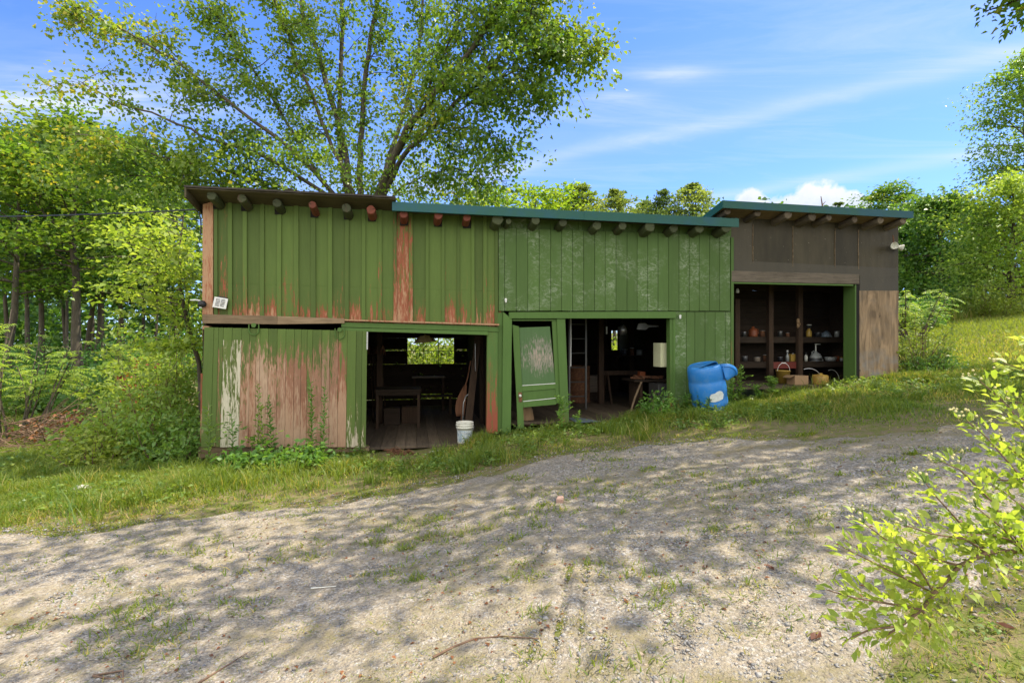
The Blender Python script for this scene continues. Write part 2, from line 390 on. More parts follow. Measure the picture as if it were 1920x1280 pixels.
def unit(a): return a / np.maximum(np.linalg.norm(a, axis=1, keepdims=True), 1e-9)
def leaf_geo(P, D, size, width=0.55, up=0.6, rng=NR, fold=0.18):
    """diamond leaves at points P, long axis D, faces turned partly upward"""
    n = len(P); D = unit(D)
    Nn = unit(rng.normal(size=(n, 3)) * (1 - up) + np.array([0, 0, 1.0]) * up)
    S = unit(np.cross(D, Nn)); Nn = np.cross(S, D)
    L = (np.asarray(size) * np.ones(n))[:, None]; wd = L * width * 0.5
    V = np.empty((n, 4, 3))
    V[:, 0] = P
    V[:, 1] = P + D * L * 0.45 + S * wd + Nn * L * fold
    V[:, 2] = P + D * L - Nn * L * 0.10
    V[:, 3] = P + D * L * 0.45 - S * wd + Nn * L * fold
    Fq = np.arange(n * 4).reshape(n, 4)
    return V.reshape(-1, 3), Fq
def leaf6_geo(P, D, size, width=0.5, up=0.6, rng=NR, curl=0.12):
    """rounder leaves of six points with a midrib fold"""
    n = len(P); D = unit(D)
    Nn = unit(rng.normal(size=(n, 3)) * (1 - up) + np.array([0, 0, 1.0]) * up)
    S = unit(np.cross(D, Nn)); Nn = np.cross(S, D)
    L = (np.asarray(size) * np.ones(n))[:, None]; wd = L * width * 0.5
    V = np.empty((n, 8, 3))
    V[:, 0] = P; V[:, 1] = P + D * L * 0.22 + S * wd * 0.72 + Nn * L * curl
    V[:, 2] = P + D * L * 0.58 + S * wd + Nn * L * curl * 1.2
    V[:, 3] = P + D * L - Nn * L * 0.08
    V[:, 4] = P + D * L * 0.58 - S * wd + Nn * L * curl * 1.2
    V[:, 5] = P + D * L * 0.22 - S * wd * 0.72 + Nn * L * curl
    V[:, 6] = P + D * L * 0.3; V[:, 7] = P + D * L * 0.65
    b = (np.arange(n) * 8)[:, None]
    Fq = np.concatenate([b + np.array([0, 1, 6, 5]), b + np.array([1, 2, 7, 6]), b + np.array([5, 6, 7, 4]), b + np.array([2, 3, 4, 7])])
    return V.reshape(-1, 3), Fq

class Foliage:
    def __init__(s): s.V, s.F, s.r, s.n = [], [], [], 0
    def add(s, V, Fq, r):
        k = len(V) // len(r)
        s.V.append(V); s.F.append(Fq + s.n); s.r.append(np.repeat(r, k)); s.n += len(V)
    def leaves(s, P, D, size, six=False, rng=NR, rnd=None, **kw):
        if len(P) == 0: return
        V, Fq = (leaf6_geo if six else leaf_geo)(P, D, size, rng=rng, **kw)
        s.add(V, Fq, rng.random(len(P)) if rnd is None else rnd)
    def build(s, name, mat, parent=None, color=(1, 1, 1)):
        o = npmesh(name, np.concatenate(s.V), np.concatenate(s.F), mat, parent, np.concatenate(s.r))
        o.color = (*color, 1); return o

def thing(name, label, cat, loc=(0, 0, 0), rotz=0.0, group=None):
    o = bpy.data.objects.new(name, None); COL.objects.link(o)
    o.location = loc; o.rotation_euler = (0, 0, rotz); o.empty_display_size = 0.2
    o['label'] = label; o['category'] = cat
    if group: o['group'] = group
    return o
def tag(o, label, cat, group=None, kind=None):
    if label: o['label'] = label
    if cat: o['category'] = cat
    if group: o['group'] = group
    if kind: o['kind'] = kind
    return o
def local(parent_name, label, cat, px, py, d, group=None):
    """a thing standing at a point of the barn frame, turned with the barn"""
    u, z = W(px, py, d)
    return thing(parent_name, label, cat, L2W(u, d, z), ANG, group)
# ================================================================== BARN
D = 5.6
SLOPE = 0.17
def PY(px, z, d=0.0): return 640 - (z - CAMZ) * F / U(px, d)[1]
def rz(v): return 3.915 - SLOPE * v          # roof underside height
UL, UM, UR = U(381)[0], U(940)[0], U(1371)[0]
barn = thing('barn', 'long low green barn of worn boards with a sliding door and two open bays', 'barn', (0, OY, 0), ANG)
UR2 = U(1684)[0]
shed = thing('shed', 'taller lean-to shed clad in brown tar paper joined to the green barn', 'shed', (0, OY, 0), ANG)

# --- board and batten upper wall
bat = [(401, 408), (427, 435), (455, 463), (487, 495), (519, 527), (551, 560), (583, 592), (615, 623), (646, 654), (678, 685), (709, 716),
       (738, 744), (767, 774), (798, 804), (828, 834), (857, 862), (884, 890), (906, 913), (928, 934)]
def ygirt(px): return 592 + (px - 380) * 16 / 555
m = MB()
cs = [397] + [(a + b) / 2 for a, b in bat] + [942]
worn = {0: (.2, .3, .5), 1: (.2, .38, .5), 2: (.0, .25, .52), 6: (-.1, .05, .6), 8: (0, .2, .6), 9: (0, .15, .62), 11: (.1, .1, .5), 12: (.5, .62, .72), 13: (.1, .18, .55), 14: (0, .1, .3), 15: (.05, .3, .58), 17: (.1, .2, .46), 18: (.12, .28, .6)}
for i in range(len(cs) - 1):
    a, b = cs[i], cs[i + 1]
    w0, w1, w2 = worn.get(i, (.06, R.uniform(.1, .32), R.uniform(.4, .72)))
    t = R.random(); off = R.uniform(0, .006)
    ys = [PY((a + b) / 2, 3.9), 0, 0]
    yt_a, yt_b = PY(a, 3.93), PY(b, 3.93)
    ym_a, ym_b = ygirt(a) - 62, ygirt(b) - 62
    m.q([(a, yt_a), (b, yt_b), (b, ym_b), (a, ym_a)], -off, 0.03, w0, w1, t)
    m.q([(a, ym_a), (b, ym_b), (b, ygirt(b) + 6), (a, ygirt(a) + 6)], -off, 0.03, w1, w2, t)
for i, (a, b) in enumerate(bat):
    t = R.random(); w2 = R.choice([.05, .2, .3, .45]); w0 = R.choice([-.1, .1])
    if i in (11, 12): w0, w2 = .3, .6
    j = R.uniform(-1, 1)
    m.q([(a + j * .6, PY(a, 3.93, -.028)), (b + j * .6, PY(b, 3.93, -.028)), (b, ygirt(b) + 3), (a, ygirt(a) + 3)], -.028, -.0065, w0, w2, t)
m.build('wall', 'paint_old', barn, bevel=.003, label='board and batten upper wall with red primer showing')
# corner post, flaked to bare red wood
m = MB()
m.q([(380, 383), (399.5, 377), (399, 592), (379, 592)], -.032, .1, .75, .72, .6)
m.q([(379.5, 611), (392, 611), (390, 640), (379.5, 640)], -.05, .06, .75, .7, .4)
m.build('corner_post', 'paint_old', barn, bevel=.004, label='reddish bare corner post')
# notches where the log ends pass through the wall
left_logs = [(404.6, 374), (459, 378), (522, 384), (589, 390), (651.5, 394), (697, 397), (757, 405), (821, 407), (875, 410)]
for px, py in left_logs:
    ml = MB(); ml.q([(px - 7, py + 2), (px + 8, py + 2), (px + 8, py + 18), (px - 7, py + 18)], -.031, -.0295); ml.build('notch', 'black', barn)
# --- grooved siding over the middle bays
m = MB(); gx = [680, 710, 768, 826, 883, 940, 995, 1050, 1105, 1160, 1213, 1267, 1322, 1373, 1425, 1477, 1530, 1582, 1633, 1683, 1735, 1785, 1838]
gx = [680 + .375 * x for x in gx]
def ytopn(px): return 427 + (px - 935) * 15 / 434
for a, b in zip(gx[:-1], gx[1:]):
    t = R.random(); ro = R.uniform(-.6, .6); off = R.uniform(-.003, .003)
    m.q([(a + .35, ytopn(a) + ro), (b - .35, ytopn(b) + ro), (b - .35, 582.6 + R.uniform(-.3, .5)), (a + .35, 582.6 + R.uniform(-.3, .5))], -.05 + off, -.018, -.05 + R.uniform(-.1, .15), .05 + R.uniform(-.1, .2), t)
lowx = [1265, 1287, 1303, 1322, 1341, 1360, 1370]
for a, b in zip(lowx[:-1], lowx[1:]):
    m.q([(a + .35, 584.5), (b - .35, 584.5), (b - .35, 775), (a + .35, 775)], -.032 + R.uniform(-.002, .002), -.004, -.05, .2, R.random())
m.build('wall', 'paint_new', barn, bevel=.003, label='grooved green siding with pale scuffs over the middle bay')
# strip of short boards under the eave + dark backing + struts between the logs
m = MB()
m.q([(934, PY(934, 3.93)), (1371, PY(1371, 3.93)), (1371, PY(1371, 3.45)), (934, PY(934, 3.45))], -.004, .03, .05, .1, .35)
for px in (962, 986, 1035, 1088, 1135, 1190, 1230, 1277, 1322, 1350):
    m.q([(px - 3, PY(px, 3.9, -.02)), (px + 3, PY(px, 3.9, -.02)), (px + 3, ytopn(px) + 5), (px - 3, ytopn(px) + 5)], -.017, -.0045, 0, .1)
m.build('wall', 'paint_new', barn, label='short boards between the rafter ends')
m = MB()
ub0, ub1 = U(934.5)[0], U(1370)[0]
m.box(ub0, ub1, -.0175, -.005, W(1150, 584)[1], W(1150, 445)[1])
m.box(U(1265)[0], ub1, -.0035, .02, W(1320, 790)[1], W(1320, 586)[1] - .01)
m.build('wall', 'black', barn, label='dark backing behind the siding grooves')

# --- eaves
UG = U(735, -.38)[0]
m = MB()
ue0 = U(350, -.45)[0]
m.hexa([(ue0, -.45, rz(-.45) + .012), (UG + .05, -.45, rz(-.45) + .012), (UG + .05, -.45, rz(-.45)), (ue0, -.45, rz(-.45)),
        (ue0, D + .3, rz(D + .3) + .035), (UG + .05, D + .3, rz(D + .3) + .035), (UG + .05, D + .3, rz(D + .3)), (ue0, D + .3, rz(D + .3))])
m.build('soffit', 'soffit', barn, label='bare board soffit under the old roof end')
m = MB()
n = 26
for i in range(n):   # slightly ragged old roofing edge
    a = ue0 - .03 + (UG + .06 - ue0 + .03) * i / n; b = ue0 - .03 + (UG + .06 - ue0 + .03) * (i + 1) / n
    j = R.uniform(-.02, .012)
    m.hexa([(a, -.475 + j, rz(-.47) + .045), (b, -.475 + j, rz(-.47) + .045), (b, -.475 + j, rz(-.47) + .018), (a, -.475 + j, rz(-.47) + .018),
            (a, D + .34, rz(D + .34) + .062), (b, D + .34, rz(D + .34) + .062), (b, D + .34, rz(D + .34) + .037), (a, D + .34, rz(D + .34) + .037)])
m.build('roof', 'roofing', barn, label='old dark roofing at the uncovered end')
m = MB()   # verge board at the left end
v0, v1 = -.46, D + .28
m.hexa([(ue0 - .028, v0, rz(v0) + .036), (ue0 - .002, v0, rz(v0) + .036), (ue0 - .002, v0, rz(v0) - .13), (ue0 - .028, v0, rz(v0) - .13),
        (ue0 - .028, v1, rz(v1) + .036), (ue0 - .002, v1, rz(v1) + .036), (ue0 - .002, v1, rz(v1) - .13), (ue0 - .028, v1, rz(v1) - .13)])
m.build('verge_board', 'soffit', barn)
# green metal roof and fascia (two overlapping lengths)
ufm, ufe = U(1095, -.38)[0], U(1385, -.38)[0]
m = MB()
zt = W(735, 378, -.38)[1]
m.box(UG, ufm + .02, -.385, -.372, zt - .148, zt)
m.box(ufm, ufe, -.392, -.3855, zt - .152, zt + .008)
m.box(UG, ufm, -.371, -.33, zt - .147, zt - .135)
m.build('fascia', 'metal_green', barn, bevel=.004)
m = MB()
m.hexa([(UG, -.37, zt + .003), (ufe, -.37, zt + .003), (ufe, -.37, zt - .02), (UG, -.37, zt - .02),
        (UG, D + .3, rz(D + .3) + .09), (ufe, D + .3, rz(D + .3) + .09), (ufe, D + .3, rz(D + .3) + .06), (UG, D + .3, rz(D + .3) + .06)])
nr = int((ufe - UG) / .3)
for i in range(nr + 1):
    u0 = UG + .02 + i * (ufe - UG - .07) / nr
    m.hexa([(u0, -.36, zt + .025), (u0 + .03, -.36, zt + .025), (u0 + .03, -.36, zt + .004), (u0, -.36, zt + .004),
            (u0, D + .29, rz(D + .3) + .112), (u0 + .03, D + .29, rz(D + .3) + .112), (u0 + .03, D + .29, rz(D + .3) + .091), (u0, D + .29, rz(D + .3) + .091)])
m.build('roof', 'metal_green', barn, label='ribbed green metal roofing')
m = MB()
m.hexa([(UG + .06, -.36, rz(-.36) - .01), (ufe, -.36, rz(-.36) - .01), (ufe, -.36, rz(-.36) - .03), (UG + .06, -.36, rz(-.36) - .03),
        (UG + .06, D, rz(D) - .01), (ufe, D, rz(D) - .01), (ufe, D, rz(D) - .03), (UG + .06, D, rz(D) - .03)])
m.build('soffit', 'soffit', barn)

def log_end(parent, px, py, r, v0, v1, mat, d, tilt=0.0, lab=None):
    m = MB(); u, z = W(px, py, d)
    j = R.uniform(-.015, .015)
    n = 14; rs = [r * R.uniform(.93, 1.07) for _ in range(n)]
    vs, fs = [], []
    L = [v0, v0 + .012, (v0 + v1) / 2, v1]
    for i, v in enumerate(L):
        k = .9 if i == 0 else 1.0
        for a in range(n):
            th = 2 * math.pi * a / n
            vs.append((u + j * v + rs[a] * k * math.cos(th), v, z - SLOPE * (v - d) * .9 + rs[a] * k * math.sin(th)))
    for i in range(len(L) - 1):
        for a in range(n): fs.append((i * n + a, i * n + (a + 1) % n, (i + 1) * n + (a + 1) % n, (i + 1) * n + a))
    fs.append(tuple(range(n)))
    m.add(vs, fs, 0, (R.uniform(.0, .45), R.random(), 0))
    a = R.uniform(0, 3.1); zc = z - SLOPE * (v0 - d) * .9; uc = u + j * v0; ca_, sa_ = math.cos(a), math.sin(a)
    c1 = [(uc, v0 - .001, zc), (uc + r * .8 * ca_ - .006 * sa_, v0 - .001, zc + r * .8 * sa_ + .006 * ca_), (uc + r * .8 * ca_ + .006 * sa_, v0 - .001, zc + r * .8 * sa_ - .006 * ca_)]
    m.add(c1, [(0, 1, 2)], 1)
    return m.build('rafter', [mat, 'black'], parent, label=lab)
for i, (px, py) in enumerate(left_logs):
    mt = ['log_green', 'log_green', 'log_green', 'log_red', 'log_green', 'log_red', 'log_red', 'log_red', 'log_red'][i]
    log_end(barn, px, py + 1.5, R.uniform(.054, .08), -.33 + R.uniform(-.05, .04), .3, mt, -.2, lab='round rafter end painted red' if mt == 'log_red' else None)
for i, (px, py) in enumerate([(932, 414), (953, 417), (1002, 418), (1053, 420), (1117, 425), (1164, 427), (1214, 429), (1261, 429), (1308, 430), (1355, 431)]):
    log_end(barn, px, py, .05 if i == 1 else R.uniform(.07, .1), -.335 + R.uniform(-.03, .05), .3, 'log_green', -.24)

# --- girt, door track, sliding door
m = MB()
m.q([(379, 589), (520, 592.5), (520, 608), (379, 606)], -.1, .0, mat=0)
m.q([(520, 592.5), (646, 597), (646, 606), (520, 608)], -.1, .0, mat=0)
m.build('girt', 'timber', barn, bevel=.006, label='bare weathered beam over the sliding door')
m = MB()
m.q([(646, 598.5), (936, 607), (936, 610), (646, 601)], -.12, -.02, .75, .8, .4)
m.build('drip_cap', 'paint_old', barn, label='thin bare cap above the door track')
m = MB()
m.q([(640, 604), (915, 611), (915, 621), (640, 613)], -.07, .0, .1, .15, .6)
m.q([(640, 614), (915, 621.5), (915, 628), (640, 620)], -.10, -.071, .05, .2, .7)
m.q([(915, 612), (934, 613), (934, 622), (915, 621)], -.075, .0, .1, .15, .5)
m.build('door_track', 'paint_trim', barn, bevel=.003)

VD = -.13
door = MB()
def zx(x): return 340 + x * .2344
def zy(y): return 580 + y * .2344
bx = [182, 260, 300, 337, 408, 484, 548, 600, 630, 697, 768, 838, 905, 960, 1008, 1052, 1125, 1190, 1258, 1328, 1400, 1448, 1488]
kinds = ['g', 'g', 'o', 'w', 'w', 'r', 'r', 'r', 'r', 'r', 'r', 'r', 'r', 'r', 'h', 'r', 'r', 'r', 'r', 'e', 'e', 'e']
ytop0, ybot0 = 143, 1098
for i, kd in enumerate(kinds):
    a, b = bx[i], bx[i + 1]
    # the door hangs slightly askew: its foot sits a little left of its head
    def X(x, y): return zx(x - (y - 150) / 950 * (28 if x < 500 else 12))
    yt = zy(ytop0 + (a - 182) / 1306 * 30); yb = zy(ybot0 + (a - 182) / 1306 * 6 + R.uniform(-4, 4))
    ye = zy({'g': 240, 'o': 300, 'w': 232, 'r': 265 + R.uniform(-25, 60), 'h': 330, 'e': 700}[kd])
    g_ = .22
    t = R.random(); off = R.uniform(-.004, .004)
    sets = {'g': [(.05, .12), (.12, .3)], 'o': [(.1, .3), (.42, .45)], 'w': [(.05, .1), (.40, .60)], 'r': [(.12, .38), (.55, .85)], 'h': [(.1, .3), (.4, .62)], 'e': [(.0, .18), (.18, .55)]}[kd]
    pale = 1.0 if kd in 'w' else (.8 if kd == 'e' else (.35 if kd == 'g' else R.uniform(0, .25)))
    if kd == 'r': ym = ye + 34 + R.uniform(-6, 10)
    elif kd == 'w': ym = ye + 3
    else: ym = ye
    def slab(y0, y1, w0, w1):
        k0 = (y0 - 580) / .2344; k1 = (y1 - 580) / .2344
        door.q([(X(a, k0) + g_, y0), (X(b, k0) - g_, y0), (X(b, k1) - g_, y1), (X(a, k1) + g_, y1)], VD + off, VD + .028, w0, w1, t, pale)
    if kd in 'rh':
        slab(yt, ye, *sets[0]); slab(ye, ym, sets[0][1], sets[1][0]); slab(ym, yb, *sets[1])
    else:
        slab(yt, ym, *sets[0]); slab(ym, yb, *sets[1])
sd = door.build('sliding_door', 'paint_door', barn, bevel=.002, label='peeling sliding door bared to pink wood')
m = MB()
m.q([(380, 617), (686, 622), (684, 640), (380, 640)], VD + .03, VD + .06, 0, 0, .3)
m.q([(377, 800), (684, 800), (684, 834), (377, 834)], VD + .03, VD + .06, 0, 0, .3)
m.q([(380, 640), (684, 640), (684, 800), (380, 800)], VD + .03, VD + .035, 0, 0, .1)
m.build('door_ledge', 'inside', sd)
m = MB(); m.q([(687.5, 622), (690, 622), (689.5, 655), (687, 655)], VD - .01, VD + .03)
m.build('strap', 'steel', sd)
for cx, cy in ((476, 618), (637, 626)):
    m = MB(); u, z = W(cx, cy, VD - .02)
    r = .072
    pts = [(u - r, VD - .02, z + .09)] + [(u + r * math.cos(a), VD - .02, z - .01 + r * math.sin(a)) for a in np.linspace(math.pi, 2 * math.pi, 9)] + [(u + r, VD - .02, z + .09)]
    m.tube(pts, .009, 6)
    m.lathe([(0, -.02), (.035, -.02), (.035, .02), (0, .02)], 14, M=Matrix.Translation((u, VD - .022, z + .07)) @ Matrix.Rotation(rad(90), 4, 'X'))
    m.build('hanger', 'paint_trim', sd)
# foundation sill and wall footing under the sliding door
m = MB()
m.q([(371, 836.5), (480, 838), (480, 859), (371, 860)], -.07, .1)
m.q([(480, 838), (692, 839), (692, 846), (480, 856)], -.07, .1)
m.build('sill', 'timber', barn, bevel=.008)
m = MB()
m.q([(376, 700), (384, 700), (384, 838), (376, 838)], -.065, -.005, .5, .6, .4)
m.build('wall', 'paint_old', barn, label='narrow strip of wall left of the sliding door')

# --- posts and frames of the first open bay and the doorway
m = MB()
m.q([(914, 622), (933.5, 622), (933, 812), (912.5, 812)], -.06, .06, .26, .60, .7)
m.build('jamb', 'paint_trim', barn, bevel=.004, label='door jamb flaked to red primer')
m = MB()
m.q([(934, 586), (942.5, 586), (941.5, 812), (932.5, 812)], -.03, .1, 0, .2, .4)
m.q([(943.5, 584.5), (960, 598), (958, 815), (941.5, 815)], -.075, .05, -.1, .1, .75)
m.build('post', 'paint_trim', barn, bevel=.005)
m = MB()
m.q([(1044, 597.5), (1060, 597.5), (1067.5, 796), (1052.5, 796)], -.06, .06, -.05, .42, .6)
m.build('post', 'paint_trim', barn, bevel=.005, label='leaning green post between doorway and bay')
m = MB()
m.q([(955, 585), (1268, 584), (1268, 596.5), (955, 597)], -.085, .02, -.1, .05, .65)
m.build('lintel', 'paint_trim', barn, bevel=.004)
m = MB()
m.q([(961, 598), (1043, 598), (1043, 601.5), (961, 601.5)], -.03, .05, .1, .3, .4); m.build('lintel', 'paint_trim', barn); m = MB()
m.q([(1256, 597), (1265, 597), (1265, 780), (1257, 780)], -.04, .1, .05, .5, .4)
m.q([(1262.5, 597), (1266.5, 597), (1266.5, 772), (1263, 772)], -.055, -.033, .0, .3, .7)
m.build('jamb', 'paint_trim', barn, bevel=.003)

# --- the crooked panel door
VP = -.01
def d4(pts): return [(920 + x * .2032, 560 + y * .2032) for x, y in pts]
m = MB()
m.q(d4([(200, 240), (262, 255), (290, 800), (235, 850)]), VP - .018, VP + .018, -.1, .0, .7)
m.q(d4([(235, 850), (290, 800), (310, 1195), (250, 1195)]), VP - .018, VP + .018, .0, .1, .7)
m.q(d4([(566, 205), (612, 205), (640, 790), (598, 790)]), VP - .016, VP + .018, -.1, .0, .6)
m.q(d4([(598, 790), (640, 790), (652, 965), (606, 965)]), VP - .016, VP + .018, 0, .1, .6)
m.q(d4([(290, 800), (597, 780), (600, 830), (293, 856)]), VP - .015, VP + .016, .0, .05, .75)
m.q(d4([(296, 945), (600, 925), (606, 975), (302, 1002)]), VP - .015, VP + .016, .0, .1, .75)
pdoor = m.build('door', 'paint_trim', barn, bevel=.004, label='broken green panel door hanging crooked in the doorway')
m = MB()
P0, P1, P2_, P3_ = d4([(264, 266), (546, 256), (597, 788), (290, 803)])
rows = 6
for i in range(rows):
    a, b = i / rows, (i + 1) / rows
    l0 = (P0[0] + (P3_[0] - P0[0]) * a, P0[1] + (P3_[1] - P0[1]) * a); l1 = (P0[0] + (P3_[0] - P0[0]) * b, P0[1] + (P3_[1] - P0[1]) * b)
    r0 = (P1[0] + (P2_[0] - P1[0]) * a, P1[1] + (P2_[1] - P1[1]) * a); r1 = (P1[0] + (P2_[0] - P1[0]) * b, P1[1] + (P2_[1] - P1[1]) * b)
    c0 = ((l0[0] + r0[0]) / 2, (l0[1] + r0[1]) / 2); c1 = ((l1[0] + r1[0]) / 2, (l1[1] + r1[1]) / 2)
    wv = [.0, .36, .52, .6, .56, .34, -.05]
    fr = [W(*p, VP) for p in (l0, c0, r0, r1, c1, l1)]
    vs = [(x, VP, z) for x, z in fr]
    e = .22
    m.add(vs, [(0, 1, 4, 5), (1, 2, 3, 4)], 0, [(wv[i] - e, .5, 0), (wv[i], .5, 0), (wv[i] - e * .4, .5, 0), (wv[i + 1] - e * .4, .5, 0), (wv[i + 1], .5, 0), (wv[i + 1] - e, .5, 0)])
    vb = [(x, VP + .012, z) for x, z in fr]; m.add(vb, [(5, 4, 1, 0), (4, 3, 2, 1)])
m.build('panel', 'wornpanel', pdoor, label='upper door panel flaking to grey')
m = MB(); m.q(d4([(294, 858), (600, 832), (602, 924), (297, 944)]), VP - .002, VP + .01, 0, 0, .5); m.build('panel', 'paint_trim', pdoor)
m = MB()
m.q(d4([(293, 797), (597, 777), (597, 783), (293, 803)]), VP - .02, VP - .0155); m.q(d4([(300, 943), (600, 912), (600, 918), (300, 949)]), VP - .02, VP - .0155)
m.build('bead', 'white_paint', pdoor)
m = MB(); m.q(d4([(256, 862), (288, 862), (290, 952), (260, 952)]), VP - .024, VP - .0185); lp = m.build('lock_plate', 'rust', pdoor)
m = MB(); u, z = W(*d4([(272, 893)])[0], VP - .05)
m.lathe([(0, -.03), (.008, -.03), (.008, -.005), (.022, 0), (.026, .012), (.018, .025), (0, .028)], 14, M=Matrix.Translation((u, VP - .05, z)) @ Matrix.Rotation(rad(90), 4, 'X'))
m.build('doorknob', 'white_plastic', pdoor, smooth=True)

# --- barn shell inside
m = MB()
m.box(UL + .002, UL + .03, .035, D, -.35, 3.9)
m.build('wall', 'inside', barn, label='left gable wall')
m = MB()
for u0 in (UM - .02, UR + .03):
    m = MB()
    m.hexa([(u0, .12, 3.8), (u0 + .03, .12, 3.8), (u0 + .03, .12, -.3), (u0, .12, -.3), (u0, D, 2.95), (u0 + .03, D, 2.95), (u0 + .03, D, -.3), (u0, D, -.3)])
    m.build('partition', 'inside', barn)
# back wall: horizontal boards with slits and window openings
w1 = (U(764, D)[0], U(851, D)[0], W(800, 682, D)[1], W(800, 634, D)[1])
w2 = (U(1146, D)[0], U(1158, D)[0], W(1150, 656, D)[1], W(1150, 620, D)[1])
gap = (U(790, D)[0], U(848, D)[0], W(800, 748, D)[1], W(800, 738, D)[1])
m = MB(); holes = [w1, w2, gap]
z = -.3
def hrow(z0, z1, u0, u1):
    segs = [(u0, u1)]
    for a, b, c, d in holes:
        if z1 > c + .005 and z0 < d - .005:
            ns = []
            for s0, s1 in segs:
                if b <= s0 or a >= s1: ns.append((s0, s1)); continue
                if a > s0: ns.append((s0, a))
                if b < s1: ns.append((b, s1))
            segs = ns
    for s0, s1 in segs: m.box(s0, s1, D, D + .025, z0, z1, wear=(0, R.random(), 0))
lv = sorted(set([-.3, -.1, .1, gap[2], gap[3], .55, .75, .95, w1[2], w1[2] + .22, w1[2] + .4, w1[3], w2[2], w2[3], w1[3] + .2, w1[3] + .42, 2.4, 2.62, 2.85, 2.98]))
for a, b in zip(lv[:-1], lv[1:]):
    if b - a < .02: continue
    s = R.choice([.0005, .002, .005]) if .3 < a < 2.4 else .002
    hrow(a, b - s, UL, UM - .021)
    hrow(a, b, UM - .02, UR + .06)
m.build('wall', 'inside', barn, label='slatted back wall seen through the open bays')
for (a, b, c, d), nx in ((w1, 3), (w2, 1)):
    m = MB(); e = .045
    m.box(a - e, b + e, D - .03, D - .002, d, d + e); m.box(a - e, b + e, D - .06, D - .002, c - e, c)
    m.box(a - e, a, D - .03, D - .002, c, d); m.box(b, b + e, D - .03, D - .002, c, d)
    for i in range(1, nx): m.box(a + (b - a) * i / nx - .008, a + (b - a) * i / nx + .008, D - .02, D - .004, c, d)
    m.box(a, b, D - .02, D - .004, (c + d) / 2 - .008, (c + d) / 2 + .008)
    m.build('window', 'inside_v', barn)
m = MB()
u0 = UL + .05; i = 0
ZF1 = W(800, 835)[1]
while u0 < UM - .05:
    w_ = R.uniform(.17, .24); m.box(u0, min(u0 + w_ - .006, UM - .03), .02, D - .02, ZF1 - .04, ZF1 + R.uniform(-.004, .004), wear=(0, R.random(), 0)); u0 += w_
m.build('floor', 'plank', barn, label='plank floor of the first bay')
ZF2 = W(1150, 788)[1]
m = MB(); u0 = UM + .02
while u0 < UR - .05:
    w_ = R.uniform(.22, .3); m.box(u0, min(u0 + w_ - .006, UR), .1, D - .02, ZF2 - .04, ZF2 + R.uniform(-.004, .004), wear=(0, R.random(), 0)); u0 += w_
m.build('floor', 'plank', barn, label='dirty plank floor of the second bay')
for px, d in ((712, 2.6), (1128, 2.4), (905, 2.2), (1185, 4.4)):
    m = MB(); u = U(px, d)[0]; m.box(u - .06, u + .06, d, d + .12, -.1, 3.4); m.build('post', 'inside_v', barn)

# ================================================================== SHED
SR = .2
def rs(v): return W(1518, 400, -.42)[1] + .02 - SR * v * .8
ZS = W(1355.6, 375.4, -.428)[1]
us0, us1 = U(1355.6, -.42)[0], U(1712, -.42)[0]
def zsr(v): return ZS - .02 - SR * (v + .42)
seams = [1371, 1412, 1487, 1566, 1610, 1684.5]
m = MB()
for i, (a, b) in enumerate(zip(seams[:-1], seams[1:])):
    wv = .0 if i else .35
    m.q([(a, PY(a, 4.2)), (b, PY(b, 4.2)), (b, 492 + (b - 1371) * .05), (a, 492 + (a - 1371) * .05)], .01 - .004 * (i % 2), .05, wv, wv, R.random())
m.q([(1371, 488), (1684.5, 503), (1684.5, 519), (1371, 510)], .0, .05, .45, .5, .55)
m.q([(1612, 516), (1684.5, 519), (1684.5, 546), (1612, 546)], .003, .05, .5, .55, .45)
m.build('wall', 'tar', shed, label='brown tar paper wall in overlapping sheets')
for px, y0_, y1_ in ((1412, 420, 493), (1487, 424, 500), (1566, 428, 503), (1610, 431, 505)):
    m = MB()
    for k in range(14):
        a = y0_ + (y1_ - y0_) * k / 14; b = y0_ + (y1_ - y0_) * (k + 1) / 14; j = R.uniform(-.3, .3)
        m.q([(px + j - .35, a), (px + j + .35, a), (px + j + .35, b), (px + j - .35, b)], -.0035, .008)
    m.build('seam', 'timber', shed)
m = MB(); m.q([(1611.5, 545), (1685, 545), (1684.5, 705), (1612, 735)], -.006, .02, .2, .3, .5)
m.build('wall', 'ply', shed, bevel=.002, label='bare stained plywood panel beside the opening')
m = MB(); m.q([(1372, 507.5), (1611.5, 514), (1611.5, 532.5), (1372, 528)], -.05, .02)
m.build('lintel', 'grey_wood', shed, bevel=.004)
m = MB(); m.q([(1372, 528.6), (1600, 533), (1600, 536), (1372, 531.5)], -.04, .02, 0, .2, .6)
u = U(1601)[0]
m.box(u, u + .03, -.03, .26, .6, W(1600, 533)[1] - .005)
m.q([(1370.5, 445), (1376, 445), (1376, 735), (1370.5, 735)], -.045, .02, .1, .45, .3)
m.build('jamb', 'paint_trim', shed, bevel=.003)
m = MB(); m.q([(1605, 533.5), (1611, 533.5), (1611, 730), (1605, 730)], -.02, .02); m.build('strip', 'black', shed)
m = MB()
m.box(us0, us1, -.43, -.418, ZS - .142, ZS)
m.hexa([(us0 - .012, -.43, ZS), (us0 - .001, -.43, ZS), (us0 - .001, -.43, ZS - .14), (us0 - .012, -.43, ZS - .14),
        (us0 - .012, D + .3, zsr(D + .3) + .02), (us0 - .001, D + .3, zsr(D + .3) + .02), (us0 - .001, D + .3, zsr(D + .3) - .12), (us0 - .012, D + .3, zsr(D + .3) - .12)])
m.build('fascia', 'metal_green', shed, bevel=.003)
m = MB()
